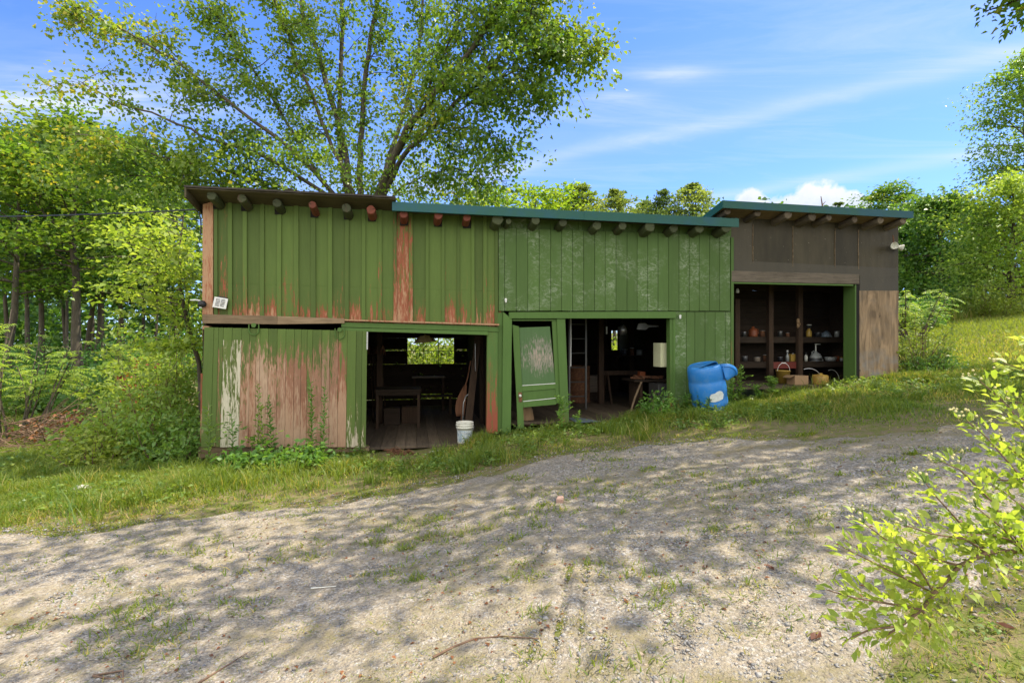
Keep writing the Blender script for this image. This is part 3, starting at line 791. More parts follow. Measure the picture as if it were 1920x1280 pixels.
m.hexa([(us0, -.417, ZS), (us1, -.417, ZS), (us1, -.417, ZS - .02), (us0, -.417, ZS - .02), (us0, D + .3, zsr(D + .3) + .015), (us1, D + .3, zsr(D + .3) + .015), (us1, D + .3, zsr(D + .3)), (us0, D + .3, zsr(D + .3))])
m.build('roof', 'metal_green', shed)
m = MB()
m.hexa([(us0 + .01, -.41, ZS - .085), (us1 - .02, -.41, ZS - .085), (us1 - .02, -.41, ZS - .105), (us0 + .01, -.41, ZS - .105),
        (us0 + .01, D, zsr(D) - .09), (us1 - .02, D, zsr(D) - .09), (us1 - .02, D, zsr(D) - .11), (us0 + .01, D, zsr(D) - .11)])
m.build('soffit', 'timber', shed)
for px, py in [(1366, 395), (1422, 399), (1476, 403), (1523, 406), (1554, 408), (1604, 411), (1650, 413), (1692, 415)]:
    log_end(shed, px, py, R.uniform(.062, .092), -.40 + R.uniform(0, .07), .3, 'log', -.35)
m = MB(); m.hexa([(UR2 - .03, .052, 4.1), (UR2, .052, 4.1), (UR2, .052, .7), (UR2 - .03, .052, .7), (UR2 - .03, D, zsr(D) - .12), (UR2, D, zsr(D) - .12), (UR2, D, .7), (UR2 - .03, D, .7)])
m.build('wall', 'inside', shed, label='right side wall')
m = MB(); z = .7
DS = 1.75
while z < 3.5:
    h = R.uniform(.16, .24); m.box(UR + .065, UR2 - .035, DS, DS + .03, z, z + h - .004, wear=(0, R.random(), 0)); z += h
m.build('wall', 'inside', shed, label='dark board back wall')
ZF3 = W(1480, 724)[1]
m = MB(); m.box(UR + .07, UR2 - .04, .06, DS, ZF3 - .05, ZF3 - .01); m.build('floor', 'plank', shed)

# shelf unit in the shed
DSH = 1.05
def x7(x): return 1340 + x * .2083
def y7(y): return 500 + y * .2083
shelf = thing('shelf_unit', 'dark wooden shelf unit of rough boards across the back of the tar paper shed', 'shelves', (0, OY, 0), ANG)
for x, t in ((208, 290), (510, 250), (775, 190)):
    m = MB(); u = U(x7(x), DSH)[0]; m.box(u - .055, u + .055, DSH, DSH + .09, ZF3 - .02, 3.3 if x != 208 else W(x7(x), y7(t), DSH)[1])
    m.build('post', 'inside_v', shelf)
uA, uB = U(x7(170), DSH)[0], U(x7(1190), DSH)[0]
zsh1, zsh2 = W(x7(850), y7(632), DSH + .1)[1], W(x7(850), y7(852), DSH + .1)[1]
for zz in (zsh1, zsh2):
    m = MB(); m.box(uA, uB, DSH + .095, DSH + .55, zz - .03, zz); m.box(uA, uB, DSH + .092, DSH + .115, zz - .13, zz - .032)
    m.build('shelf', 'inside', shelf)
m = MB(); a, b = U(x7(535), DSH)[0], U(x7(752), DSH)[0]; m.box(a, b, DSH + .06, DSH + .09, zsh2 - .15, zsh2 - .005); m.build('apron', 'red', shelf, label='red painted board under the lower shelf')
# ================================================================== OBJECTS
def at(name, label, cat, px, d, z, group=None):
    u, _ = U(px, d); return thing(name, label, cat, L2W(u, d, z), ANG, group)
def lath(name, mat, parent, prof, n=24, M=None, smooth=True, label=None, **k):
    m = MB(); m.lathe(prof, n, M=M, **k); return m.build(name, mat, parent, smooth=smooth, label=label)
T, RX = Matrix.Translation, lambda a, ax: Matrix.Rotation(rad(a), 4, ax)

# --- white bucket
b = at('bucket', 'dirty white plastic pail with paper label at the right edge of the plank floor', 'bucket', 871.5, .12, ZF1)
lath('body', 'white_plastic', b, [(0, .002), (.125, .002), (.13, .01), (.142, .27), (.158, .272), (.158, .285), (.144, .288), (.145, .312), (.16, .314), (.16, .328), (.147, .33), (.149, .365), (.142, .366), (.135, .1), (0, .09)], 32)
lath('lid', 'white_plastic', b, [(0, .352), (.135, .352), (.14, .372), (.155, .37), (.157, .352), (.151, .35)], 32)
def bucket_label():
    m, nt, bs = newmat('bucket label print'); oc = objco(nt)
    s = nd(nt, 'ShaderNodeSeparateXYZ'); lk(nt, oc, s.inputs[0])
    lines = mth(nt, 'SINE', mth(nt, 'MULTIPLY', s.outputs[2], 300))
    n_ = noise(nt, mapping(nt, oc, (130, 130, 20)), 1, 2, .5)
    f = mth(nt, 'MULTIPLY', mapr(nt, lines, .2, .5), mapr(nt, n_, .5, .54))
    n2 = noise(nt, oc, 16, 3, .6)
    c = mix(nt, mapr(nt, n2, .5, .6, 0, .7), (.55, .6, .6), (.16, .26, .34))
    c = mix(nt, mth(nt, 'MULTIPLY', f, .7), c, (.1, .16, .22))
    lk(nt, c, bs.inputs['Base Color']); bs.inputs['Roughness'].default_value = .6; return m
MAT['bucket_label'] = bucket_label()
lath('label', 'bucket_label', b, [(.1335, .035), (.1415, .235)], 24, a0=rad(195), a1=rad(330))
m = MB(); m.tube([(.158 * math.cos(a), .158 * math.sin(a) - .01, .3 - .11 * math.sin((a - math.pi) / math.pi * math.pi)) for a in np.linspace(math.pi, 2 * math.pi, 12)], .004, 6); m.build('handle', 'steel', b)

# --- blue barrel, leaning, its top cut and folded out
bx_, by_ = P3(1333, 770, 9.3)[:2]
brl = thing('barrel', 'leaning blue plastic barrel with torn top flap and white patch, by the siding', 'barrel', (bx_, by_, g(bx_, by_) - .03), ANG)
tilt = RX(-11.5, 'Y') @ RX(4, 'X') @ Matrix.Scale(1.08, 4)
HB = .80; RB = .285
prof = [(0, 0), (RB - .05, 0), (RB - .018, .018), (RB, .06), (RB + .004, .2), (RB - .006, .225), (RB + .004, .25), (RB + .012, .4), (RB + .006, .515), (RB - .006, .54), (RB + .006, .565), (RB - .002, .72), (RB - .012, .765), (RB - .04, HB - .008)]
n = 48
vs, fs = [], []
for r, z in prof:
    for k in range(n):
        th = 2 * math.pi * k / n; vs.append(tilt @ Vector((r * math.cos(th), r * math.sin(th), z)))
def cut(k, z):
    a = (360.0 * (k + .5) / n + 180) % 360 - 180     # 0 = +u (right); camera side is -90
    return z > .57 and -44 < a < 6
for i in range(len(prof) - 1):
    zc = (prof[i][1] + prof[i + 1][1]) / 2
    for k in range(n):
        if cut(k, zc): continue
        fs.append((i * n + k, i * n + (k + 1) % n, (i + 1) * n + (k + 1) % n, (i + 1) * n + k))
m = MB(); m.add(vs, fs)
bo = m.build('body', 'blue', brl, smooth=True)
md = bo.modifiers.new('wall', 'SOLIDIFY'); md.thickness = .006
# the lid: a sheet with a long torn slot, sagging near the cut
m = MB(); rl = RB - .04
ring = []
for k in range(n + 1):
    th = rad(6 + (360 - 50) * k / n)
    ring.append(Vector((rl * math.cos(th), rl * math.sin(th), HB - .008)))
inner = [p * .9 for p in ring]
for p in inner: p.z = HB - .02
vs = [tilt @ p for p in ring] + [tilt @ p for p in inner]
fs = []
for k in range(n): fs.append((k, k + 1, n + 2 + k, n + 1 + k))
m.add(vs, fs)
def lid_sector(a0, a1, dz):
    c = tilt @ Vector((.02, -.03, HB - .02 - dz)); pts = []
    for k in range(13):
        th = rad(a0 + (a1 - a0) * k / 12); pts.append(tilt @ Vector((rl * .9 * math.cos(th), rl * .9 * math.sin(th), HB - .02)))
    m.add([c] + pts, [(0, i, i + 1) for i in range(1, 13)])
lid_sector(12, 208, 0); lid_sector(222, 314, .02)
m.build('lid', 'blue', brl)
lath('inside', 'black_plastic', brl, [(.0, .05), (RB - .03, .05), (RB - .02, .56)], 32, M=tilt)
# the flap, still hinged on the barrel's front right edge and folded outward
m = MB(); fl = []
na, nr = 12, 6
hinge = Vector((RB * math.cos(rad(-46)), RB * math.sin(rad(-46)), .765))
ed = Vector((.0, .0, -.2))
for i in range(nr + 1):
    for k in range(na + 1):
        a = rad(94 - 88 * k / na); rr = .02 + .30 * i / nr
        x = rr * math.cos(a) * .92 + .01; zz = rr * math.sin(a) * 0.86
        bow = -.05 * (1 - ((k / na) * 2 - 1) ** 2) * (i / nr) + .16 * (i / nr) * (k / na) * .3
        fl.append(Vector((hinge.x - .03 + x, hinge.y - .075 + bow + .06 * (i / nr), hinge.z - .25 + zz)))
fs = []
for i in range(nr):
    for k in range(na): fs.append((i * (na + 1) + k, i * (na + 1) + k + 1, (i + 1) * (na + 1) + k + 1, (i + 1) * (na + 1) + k))
m.add([tilt @ p for p in fl], fs)
# a strip that joins the flap to the barrel wall
s0 = [Vector((RB * math.cos(rad(-46)), RB * math.sin(rad(-46)), z)) for z in (.57, .68, .77)]
s1 = [Vector((hinge.x - .02, hinge.y - .055, z)) for z in (.53, .66, .80)]
m.add([tilt @ p for p in s0 + s1], [(0, 1, 4, 3), (1, 2, 5, 4)])
fo = m.build('flap', 'blue', brl, smooth=True, label='torn top flap folded outward')
md = fo.modifiers.new('wall', 'SOLIDIFY'); md.thickness = .008
m = MB(); tri = [tilt @ fl[k] - Vector((0, .012, 0)) for k in range((nr - 1) * (na + 1), nr * (na + 1))]
m.tube(tri, .006, 5); m.build('rib', 'blue', fo)
m = MB(); pr = []
for a, z in [(-118, .23), (-119, .31), (-114, .352), (-102, .358), (-94, .38), (-85, .384), (-76, .36), (-72, .31), (-77, .24), (-90, .225), (-106, .215)]:
    pr.append(tilt @ Vector(((RB + .0155) * math.cos(rad(a)), (RB + .0155) * math.sin(rad(a)), z)))
cc = tilt @ Vector(((RB + .0165) * math.cos(rad(-95)), (RB + .0165) * math.sin(rad(-95)), .30))
m.add([cc] + pr, [(0, i, i % 11 + 1) for i in range(1, 12)])
m.build('label', 'label', brl, label='irregular white patch')

# --- fixtures on the walls
u, z = W(1675, 463, -.06)
fl_ = thing('floodlight', 'two headed white floodlight on the upper right corner of the brown shed', 'floodlight', L2W(u, -.06, z), ANG)
lath('junction_box', 'white_plastic', fl_, [(0, -.03), (.045, -.03), (.05, -.02), (.05, .03), (0, .035)], 16, M=RX(90, 'X'))
horn = [(.0, -.01), (.03, -.005), (.034, .04), (.05, .07), (.068, .105), (.070, .108), (.062, .104), (.045, .07), (.03, .045), (0, .04)]
for Mx in (T((-.075, -.05, .012)) @ RX(100, 'X') @ RX(-28, 'Y'), T((.05, -.03, .0)) @ RX(122, 'X') @ RX(62, 'Y')):
    lath('lamp_head', 'white_plastic', fl_, horn, 20, M=Mx)
m = MB(); m.tube([(-.075, -.05, .012), (0, -.03, 0), (.05, -.03, 0)], .012, 6); m.build('bracket', 'white_plastic', fl_)
m = MB(); m.tube([(0, -.01, .03), (-.005, -.012, .12), (.0, .01, .24)], .01, 6); m.build('conduit', 'rust', fl_)
u, z = W(414, 568.5, -.06)
v_ = thing('wall_vent', 'small square white louvred fixture tilted on the lower left of the upper boards', 'wall vent', L2W(u, -.06, z), ANG)
Mv = RX(9, 'Y') @ RX(-8, 'X')
def tbox(m, M, *a, **k):
    q = MB(); q.box(*a, **k); m.add([M @ Vector(p) for p in q.v], q.f)
m = MB(); tbox(m, Mv, -.10, .10, -.03, -.018, -.085, .085); m.build('frame', 'white_paint', v_, bevel=.004)
m = MB()
for i in range(6):
    for s in (-1, 1):
        a = -.068 if s < 0 else .006
        tbox(m, Mv, a, a + .06, -.034, -.0305, -.055 + i * .021, -.046 + i * .021)
m.build('louvre', 'black_plastic', v_)
m = MB(); tbox(m, Mv, -.06, .07, -.017, .055, -.06, .105); m.build('housing', 'black_plastic', v_)
u, z = W(379.5, 570, -.1)
v_ = thing('wall_lamp', 'small black round fixture with white arm at the left corner of the barn', 'wall lamp', L2W(u, -.1, z), ANG)
lath('housing', 'black_plastic', v_, [(0, -.04), (.05, -.035), (.058, 0), (.05, .05), (0, .06)], 16, M=RX(90, 'X'))
m = MB(); m.tube([(-.02, -.02, .05), (-.08, -.05, .06), (-.15, -.06, .055)], [.012, .014, .01], 6); m.build('arm', 'white_paint', v_)
m = MB(); m.tube([(-.02, -.03, -.05), (.0, -.05, -.06)], .012, 6); m.build('clip', 'white_paint', v_)
for px, py, lab in ((948.5, 563.5, 'white porcelain insulator low on the left edge of the grooved siding'), (1275.5, 594, 'white porcelain insulator at the right end of the bay lintel')):
    u, z = W(px, py, -.075); t = thing('insulator', lab, 'insulator', L2W(u, -.075, z), ANG, 'porcelain insulators on the siding')
    lath('body', 'insulator', t, [(0, -.04), (.014, -.035), (.02, -.01), (.014, .0), (.022, .012), (.02, .035), (0, .04)], 14)
    m = MB(); m.tube([(0, -.018, 0), (0, .03, 0)], .006, 6); m.build('nail', 'rust', t)
u, z = W(377, 418, -.03)
pc = thing('power_cable', 'thin black cable strung in from the left to the barn corner', 'cable', L2W(u, -.03, z), ANG)
A = Vector(L2W(*[W(366, 393, .0)[0], 0.0, W(366, 393, 0)[1]])); E0 = Vector(P3(-500, 384, 15))
inv = Matrix.Translation(pc.location).inverted(); rotm = Matrix.Rotation(-ANG, 4, 'Z')
pth = [A.lerp(E0, t) + Vector((0, 0, -.22 * 4 * t * (1 - t))) for t in np.linspace(0, 1, 24)]
cor = [Vector(L2W(*[W(x, y, .04)[0], .04, W(x, y, .04)[1]])) for x, y in ((376, 440), (377, 425), (376, 410), (373, 400))]
m = MB(); m.tube([rotm @ (p - pc.location) for p in cor + pth], .011, 6); m.build('wire', 'black_plastic', pc)

# --- first bay
tb = at('work_table', 'plain dark work table standing inside the first open bay', 'table', 752, 2.2, ZF1)
m = MB(); m.box(-.52, .42, -.35, .45, .76, .80); m.build('tabletop', 'inside', tb)
for sx, sy in ((.36, -.3), (.38, .4), (-.47, -.3), (-.47, .4)):
    m = MB(); m.box(sx - .025, sx + .025, sy - .025, sy + .025, .0, .76); m.build('leg', 'inside_v', tb)
m = MB(); m.box(-.5, .4, -.33, -.31, .68, .755); m.build('apron', 'inside', tb)
lampz = W(797, 642, 1.3)[1]
lm = at('hanging_lamp', 'tan conical lamp shade hanging inside the first bay before the window', 'lamp', 797, 1.3, lampz)
mm, nt, bs = newmat('tan lamp shade'); bs.inputs['Base Color'].default_value = (.38, .29, .13, 1); bs.inputs['Roughness'].default_value = .7
MAT['shade'] = mm
Ml = RX(-5, 'Y')
lath('lamp_shade', 'shade', lm, [(.235, 0), (.11, .135), (.105, .135), (.228, 0)], 8, M=Ml, smooth=False)
m = MB(); m.tube([(-.01, 0, .13), (0, 0, .9), (0, 0, 1.7)], .006, 5); m.build('cord', 'black_plastic', lm)
lath('socket', 'brass', lm, [(0, .05), (.02, .05), (.025, .15), (0, .16)], 10)
u, z = W(803, 706.5, 4.6)
pl = thing('plank', 'pale board lying across the back of the first bay under the window', 'plank', L2W(u, 4.6, z), ANG)
m = MB(); m.box(-.42, .45, -.1, .1, -.02, .02); m.build('board', 'grey_wood', pl)
for s in (-.35, .38):
    m = MB(); m.box(s - .03, s + .03, -.08, .08, ZF1 - z, -.021); m.build('support', 'inside_v', pl)
sc_ = at('snow_scoop', 'brown curved wooden scoop leaning by the right wall of the first bay', 'scoop', 862, 1.3, ZF1)
m = MB(); vs = []
for i in range(9):
    t = i / 8; z = .3 + .62 * t; w = .10 * math.sin(math.pi * min(1, .25 + t * .75)) + .015
    x = .02 + .10 * t * t
    vs += [(x - w, -.02, z), (x, .035, z), (x + w * .7, -.03, z)]
m.add(vs, [(i * 3 + a, i * 3 + a + 1, i * 3 + a + 4, i * 3 + a + 3) for i in range(8) for a in (0, 1)])
so = m.build('blade', 'scoop', sc_, smooth=True); md = so.modifiers.new('t', 'SOLIDIFY'); md.thickness = .012
m = MB(); m.tube([(.08, 0, .8), (.16, .03, 1.05), (.23, .08, 1.4)], .014, 7); m.build('handle', 'scoop', sc_); m = MB(); m.tube([(.03, 0, .0), (.04, 0, .35)], .014, 6); m.build('foot', 'scoop', sc_)
pp = at('bent_pipe', 'bent white pipe leaning against the dark right wall of the first bay', 'pipe', 868, 1.0, ZF1)
m = MB(); m.tube([(.0, 0, .38), (.01, 0, .6), (.05, 0, .72), (.22, .02, .87), (.25, .05, 1.2), (.25, .08, 1.75)], .011, 7); m.tube([(0, 0, 0), (0, 0, .38)], .008, 6); m.build('rod', 'steel', pp)
lb = at('leaning_board', 'broad dark board leaning in the right corner of the first bay', 'board', 884, .9, ZF1)
m = MB(); m.hexa([(.1, .25, 1.9), (.22, .25, 1.9), (-.02, -.05, .0), (-.16, -.05, .0), (.1, .29, 1.9), (.22, .29, 1.9), (-.02, -.01, .0), (-.16, -.01, .0)]); m.build('plank', 'inside_v', lb)
for i in range(3):
    m = MB(); x = -.1 + i * .09
hk = at('hanging_chain', 'rusty brown bundle hung on the left post of the first bay', 'chain', 718, 2.55, W(718, 660, 2.5)[1])
m = MB()
for i in range(6):
    x = R.uniform(-.06, .06); m.tube([(0, 0, .16), (x, -.03, .05), (x * 1.2, -.02, -.06), (0, -.01, .15)], .008, 5)
m.build('link', 'rust', hk)
rp = thing('root_heap', 'frayed brown heap of dry roots on the bare dirt before the first bay', 'roots', (*P3(747, 842, 8.35)[:2], 0))
rp.location.z = g(*rp.location[:2])
m = MB()
for i in range(46):
    a = R.uniform(0, 6.28); r0 = R.uniform(0, .16); x, y = r0 * math.cos(a) * 1.3, r0 * math.sin(a)
    p = [(x, y, R.uniform(.01, .09))]
    for k in range(3): p.append((p[-1][0] + R.uniform(-.1, .1), p[-1][1] + R.uniform(-.06, .06), max(.008, p[-1][2] + R.uniform(-.05, .04))))
    m.tube(p, [.008, .007, .006, .003], 4)
m.build('root', 'rust', rp)
ws = thing('wood_chip', 'short pale sliver lying at the threshold of the first bay', 'wood chip', (*P3(816, 832, 8.35)[:2], ZF1 - .03), .5)
m = MB(); m.hexa([(-.09, -.01, .035), (.09, -.02, .05), (.09, -.02, .035), (-.09, -.01, .02), (-.09, .012, .035), (.08, .012, .05), (.08, .012, .035), (-.09, .012, .02)]); m.build('sliver', 'white_plastic', ws)

# --- second bay
def z4(x, y): return 920 + x * .2032, 560 + y * .2032
px, py = z4(755, 550)
ld = at('ladder', 'grey metal ladder standing at the left of the second bay', 'ladder', px, 1.6, ZF2)
for s in (-.07, .3):
    m = MB(); m.box(s - .018, s + .018, -.02, .02, .0, 2.4); m.build('rail', 'grey_metal', ld)
for i in range(7):
    m = MB(); m.tube([(-.06, 0, .28 + i * .31), (.29, 0, .28 + i * .31)], .014, 7); m.build('rung', 'grey_metal', ld)
pr_ = at('pole', 'thin white pole hanging beside the ladder in the second bay', 'pole', 1070, .7, W(1070, 687, .7)[1])
m = MB(); m.tube([(0, 0, 0), (.005, 0, .5), (0, .0, 1.35)], .01, 6); m.build('rod', 'white_paint', pr_)
cr = at('crate', 'dim grey crate on the floor at the back of the second bay', 'crate', 1110, 3.2, ZF2)
m = MB(); m.box(-.2, .2, -.2, .2, .22, .62); m.build('body', 'grey_wood', cr, bevel=.01)
m = MB()
for zz in (.3, .5): m.box(-.21, .21, -.212, -.201, zz, zz + .05)
m.build('slat', 'grey_wood', cr)
m = MB(); m.box(-.24, .24, -.22, .22, 0, .22); m.build('base', 'inside', cr)
cab = at('wall_cabinet', 'cream enamel cabinet hung on the right wall of the second bay', 'cabinet', 1243, .28, W(1243, 688, .28)[1])
m = MB(); m.box(-.075, .16, -.05, .26, .0, .47); m.build('body', 'cream', cab, bevel=.008)
m = MB(); m.box(-.072, -.004, -.062, -.0515, .005, .465); m.box(.002, .11, -.062, -.0515, .005, .465); m.build('door', 'cream', cab, bevel=.004)
bo_ = at('metal_locker', 'dark grey metal cabinet standing on the floor under the cream wall cabinet', 'locker', 1243, .5, ZF2)
m = MB(); m.box(-.16, .16, -.12, .3, 0, .62); m.build('body', 'grey_metal', bo_, bevel=.006)
m = MB(); m.box(-.03, .03, -.127, -.121, .3, .32); m.build('handle', 'steel', bo_)
wb = at('workbench', 'cluttered workbench with sloping props at the right of the second bay', 'workbench', 1205, 1.3, ZF2)
m = MB(); m.box(-.32, .5, -.3, .35, .62, .66); m.build('tabletop', 'inside', wb)
for sx in (-.15, .42):
    m = MB(); m.box(sx - .03, sx + .03, -.25, .3, 0, .62); m.build('leg', 'inside_v', wb)
m = MB(); m.tube([(-.16, -.28, .62), (-.36, -.4, .3), (-.5, -.5, .02)], .022, 6); m.tube([(-.5, -.5, .02), (-.6, -.5, .0)], .02, 5); m.build('prop', 'timber_v', wb)
tl = at('tool_heap', 'jumble of orange brown tools on top of the workbench', 'tools', 1208, 1.25, ZF2 + .66)
m = MB()
for i in range(14):
    x, y = R.uniform(-.3, .4), R.uniform(-.2, .2); a = R.uniform(0, 3.1); l = R.uniform(.1, .2)
    m.tube([(x - l * math.cos(a), y - l * .5 * math.sin(a), R.uniform(.01, .05)), (x + l * math.cos(a), y + l * .5 * math.sin(a), R.uniform(.02, .1))], R.uniform(.012, .025), 6)
m.build('tool', 'scoop', tl)
m = MB(); m.box(-.12, .0, -.06, .08, .05, .16); m.build('case', 'orange', tl, bevel=.01)
wr = at('bent_wire', 'thin white bent wire sticking up from the floor beside the green weed', 'wire', 1195, .25, ZF2)
m = MB(); m.tube([(-.13, 0, .0), (-.06, 0, .06), (.1, .0, .21), (.15, 0, .08)], .006, 5); m.build('wire', 'white_paint', wr)
px, py = z4(1430, 255)
cs_ = at('chainsaw_guard', 'grey long guard hanging under the ceiling at the right of the second bay', 'tool', px, .9, W(px, py, .9)[1])
m = MB(); pts = [(-.2, 0, -.06), (-.16, 0, .06), (-.02, 0, .07), (.04, 0, .03), (.28, 0, .02), (.28, 0, -.01), (.06, 0, -.02), (0, 0, -.07)]
m.add([(x, -.02, z) for x, _, z in pts] + [(x, .02, z) for x, _, z in pts], [tuple(range(8))[::-1], tuple(range(8, 16))] + [(i, (i + 1) % 8, 8 + (i + 1) % 8, 8 + i) for i in range(8)]); m.build('blade', 'steel', cs_)
m = MB(); m.tube([(-.1, 0, .06), (-.1, 0, .6)], .006, 5); m.build('cord', 'black_plastic', cs_)
px, py = z4(1215, 290)
kt = at('kettle', 'small dull metal can hanging beneath the ceiling of the second bay', 'can', px, 1.6, W(px, py, 1.6)[1])
lath('body', 'steel', kt, [(0, -.07), (.1, -.07), (.11, .05), (.09, .07), (0, .075)], 18, M=RX(80, 'Y'))
m = MB(); m.tube([(0, 0, .08), (0, 0, .6)], .005, 5); m.build('cord', 'black_plastic', kt)
px, py = z4(1070, 290)
fx_ = at('light_tube', 'short white strip hanging beside the post in the second bay', 'strip', px, 1.6, W(px, py, 1.6)[1])
lath('tube', 'white_paint', fx_, [(0, -.085), (.018, -.08), (.018, .08), (0, .085)], 10)
m = MB(); m.tube([(0, 0, .08), (0, 0, .5)], .004, 5); m.build('cord', 'black_plastic', fx_)
bs_ = at('floor_sheet', 'blue grey metal sheet lying flat at the second bay threshold', 'sheet', 1092, .12, ZF2 + .004)
m = MB(); m.hexa([(-.2, .25, .012), (.02, .3, .012), (.28, -.2, .0), (-.2, -.25, .0), (-.2, .25, .006), (.02, .3, .006), (.28, -.2, -.006), (-.2, -.25, -.006)]); m.build('sheet', 'bluesheet', bs_)
fb = at('feed_sack', 'crumpled brown sack behind the bottom of the crooked door', 'sack', 985, .4, ZF2 - .1)
m = MB(); m.lathe([(0, 0), (.15, 0), (.17, .12), (.14, .3), (.07, .42), (.09, .47), (0, .45)], 12); 
m.v = [(x * R.uniform(.85, 1.15), y * .7 * R.uniform(.85, 1.15), z) for x, y, z in m.v]; m.build('sack', 'cardboard', fb)

# --- in the shed
def onshelf(name, label, cat, x, zz, dd=.18, group=None): return at(name, label, cat, x7(x), DSH + dd, zz + .003, group)
t = onshelf('jug', 'orange plastic jug on the upper shelf at left', 'jug', 345, zsh1, .25)
lath('body', 'orange', t, [(0, 0), (.09, 0), (.095, .02), (.095, .14), (.05, .19), (.03, .2), (.03, .23), (0, .232)], 18)
m = MB(); m.tube([(.09, 0, .05), (.14, 0, .08), (.13, 0, .16), (.05, 0, .185)], .012, 6); m.build('handle', 'orange', t)
t = onshelf('spray_bottle', 'yellow spray bottle standing on the upper shelf right of the post', 'spray bottle', 848, zsh1)
lath('body', 'amber', t, [(0, 0), (.055, 0), (.06, .02), (.06, .12), (.03, .17), (.022, .19), (0, .19)], 18)
m = MB(); m.box(-.02, .02, -.02, .02, .19, .225); m.box(-.05, .06, -.018, .018, .226, .265); m.tube([(.05, 0, .23), (.035, 0, .17)], .007, 5); m.build('trigger', 'black_plastic', t, bevel=.004)
m = MB(); m.box(-.04, .05, -.02, .02, .266, .28); m.build('cap', 'white_plastic', t)
t = onshelf('bottle', 'slim clear bottle on the lower shelf left of the yellow can', 'bottle', 655, zsh2)
lath('body', 'clear', t, [(0, 0), (.032, 0), (.035, .12), (.016, .16), (.016, .2), (.022, .2), (.022, .225), (0, .225)], 16)
lath('cap', 'white_paint', t, [(0, .226), (.02, .226), (.02, .25), (0, .25)], 12)
t = onshelf('can', 'square yellow tin on the lower shelf beside the clear bottle', 'tin', 705, zsh2)
m = MB(); m.box(-.085, .085, -.05, .05, 0, .165); m.build('body', 'yellow', t, bevel=.008)
lath('spout', 'steel', t, [(.02, .166), (.02, .185), (0, .186)], 10)
t = onshelf('bottle', 'small white bottle with dark cap right of the centre post', 'bottle', 822, zsh2)
lath('body', 'white_plastic', t, [(0, 0), (.035, 0), (.037, .1), (.018, .15), (0, .155)], 16)
lath('cap', 'black_plastic', t, [(0, .155), (.02, .155), (.02, .2), (0, .2)], 12)
t = onshelf('pump_jug', 'bell shaped jug with tall pump handle on the lower shelf', 'pump jug', 910, zsh2)
lath('body', 'clear', t, [(0, 0), (.125, 0), (.13, .02), (.128, .09), (.09, .16), (.04, .2), (.03, .22), (0, .22)], 24)
m = MB(); m.tube([(0, 0, .22), (0, 0, .39)], .012, 7); m.tube([(-.02, 0, .39), (.12, 0, .385)], .012, 7); m.build('pump', 'white_plastic', t)
m = MB(); m.tube([(-.09, -.02, .12), (-.12, -.02, .2), (-.06, -.02, .24), (-.03, 0, .21)], .009, 6); m.build('handle', 'clear', t)
lath('label', 'grey_metal', t, [(.132, .01), (.132, .075)], 24)
t = onshelf('ball', 'small white ball of twine on the lower shelf right of the pump jug', 'ball', 970, zsh2)
lath('body', 'white_paint', t, [(0, 0), (.018, .004), (.025, .02), (.018, .04), (0, .045)], 12)
m = MB(); m.tube([(.02, -.015, .012), (0, -.027, .024), (-.02, -.015, .034)], .003, 4); m.build('strand', 'clear', t)
t = onshelf('bowl', 'shallow grey dish on the lower shelf near the green jamb', 'dish', 1042, zsh2)
lath('body', 'clear', t, [(0, 0), (.1, 0), (.13, .085), (.122, .085), (.095, .01), (0, .01)], 24)
lath('rim', 'clear', t, [(.13, .086), (.136, .09), (.13, .095), (.122, .09)], 24)
t = onshelf('cup', 'orange cup at the right end of the lower shelf', 'cup', 1102, zsh2)
lath('body', 'orange', t, [(0, 0), (.04, 0), (.048, .11), (.042, .11), (.036, .01), (0, .01)], 18)
m = MB(); m.tube([(.045, 0, .09), (.075, 0, .075), (.07, 0, .035), (.043, 0, .03)], .006, 5); m.build('handle', 'amber', t)
t = onshelf('jar', 'small pale jar right of the orange cup', 'jar', 1140, zsh2)
lath('body', 'clear', t, [(0, 0), (.035, 0), (.038, .06), (.03, .07), (0, .07)], 16)
lath('lid', 'amber', t, [(0, .0705), (.032, .0705), (.032, .09), (0, .09)], 14)
t = at('glove', 'pale work glove hanging on the centre shelf post', 'glove', x7(750), DSH - .03, W(x7(750), y7(510), DSH - .03)[1])
m = MB()
for i, (dx, l) in enumerate(((-.025, .09), (-.008, .11), (.009, .1), (.026, .08))): m.tube([(dx * .8, 0, 0), (dx, -.01, -l * .6), (dx * 1.1, 0, -l)], [.010, .010, .006], 6)
m.tube([(.025, 0, .03), (.05, -.005, -.01), (.055, 0, -.04)], [.012, .011, .007], 6); m.tube([(0, .0, .11), (0, 0, .06), (0, 0, 0)], [.026, .034, .036], 8)
m.build('glove', 'cardboard', t, smooth=True)
t = at('bucket', 'yellow pail with wire handle on the shed floor behind the cardboard box', 'bucket', x7(615), .75, ZF3)
lath('body', 'amber', t, [(0, 0), (.11, 0), (.14, .25), (.15, .252), (.15, .27), (.135, .27), (.105, .02), (0, .02)], 24)
m = MB(); m.tube([(.15 * math.cos(a), -.02, .26 + .17 * math.sin(a)) for a in np.linspace(0, math.pi, 12)], .005, 5); m.tube([(-.05, -.02, .43), (.05, -.02, .43)], .012, 6); m.build('handle', 'white_paint', t)
t = at('box', 'open brown cardboard box on the shed floor before the centre post', 'box', x7(745), .4, ZF3 - .005)
m = MB(); m.box(-.16, .16, -.12, .12, 0, .19); m.build('body', 'cardboard', t, bevel=.004)
m = MB(); m.hexa([(-.27, -.1, .15), (-.161, -.12, .2), (-.161, -.12, .194), (-.27, -.1, .144), (-.27, .1, .15), (-.161, .12, .2), (-.161, .12, .194), (-.27, .1, .144)]); m.build('flap', 'cardboard', t)
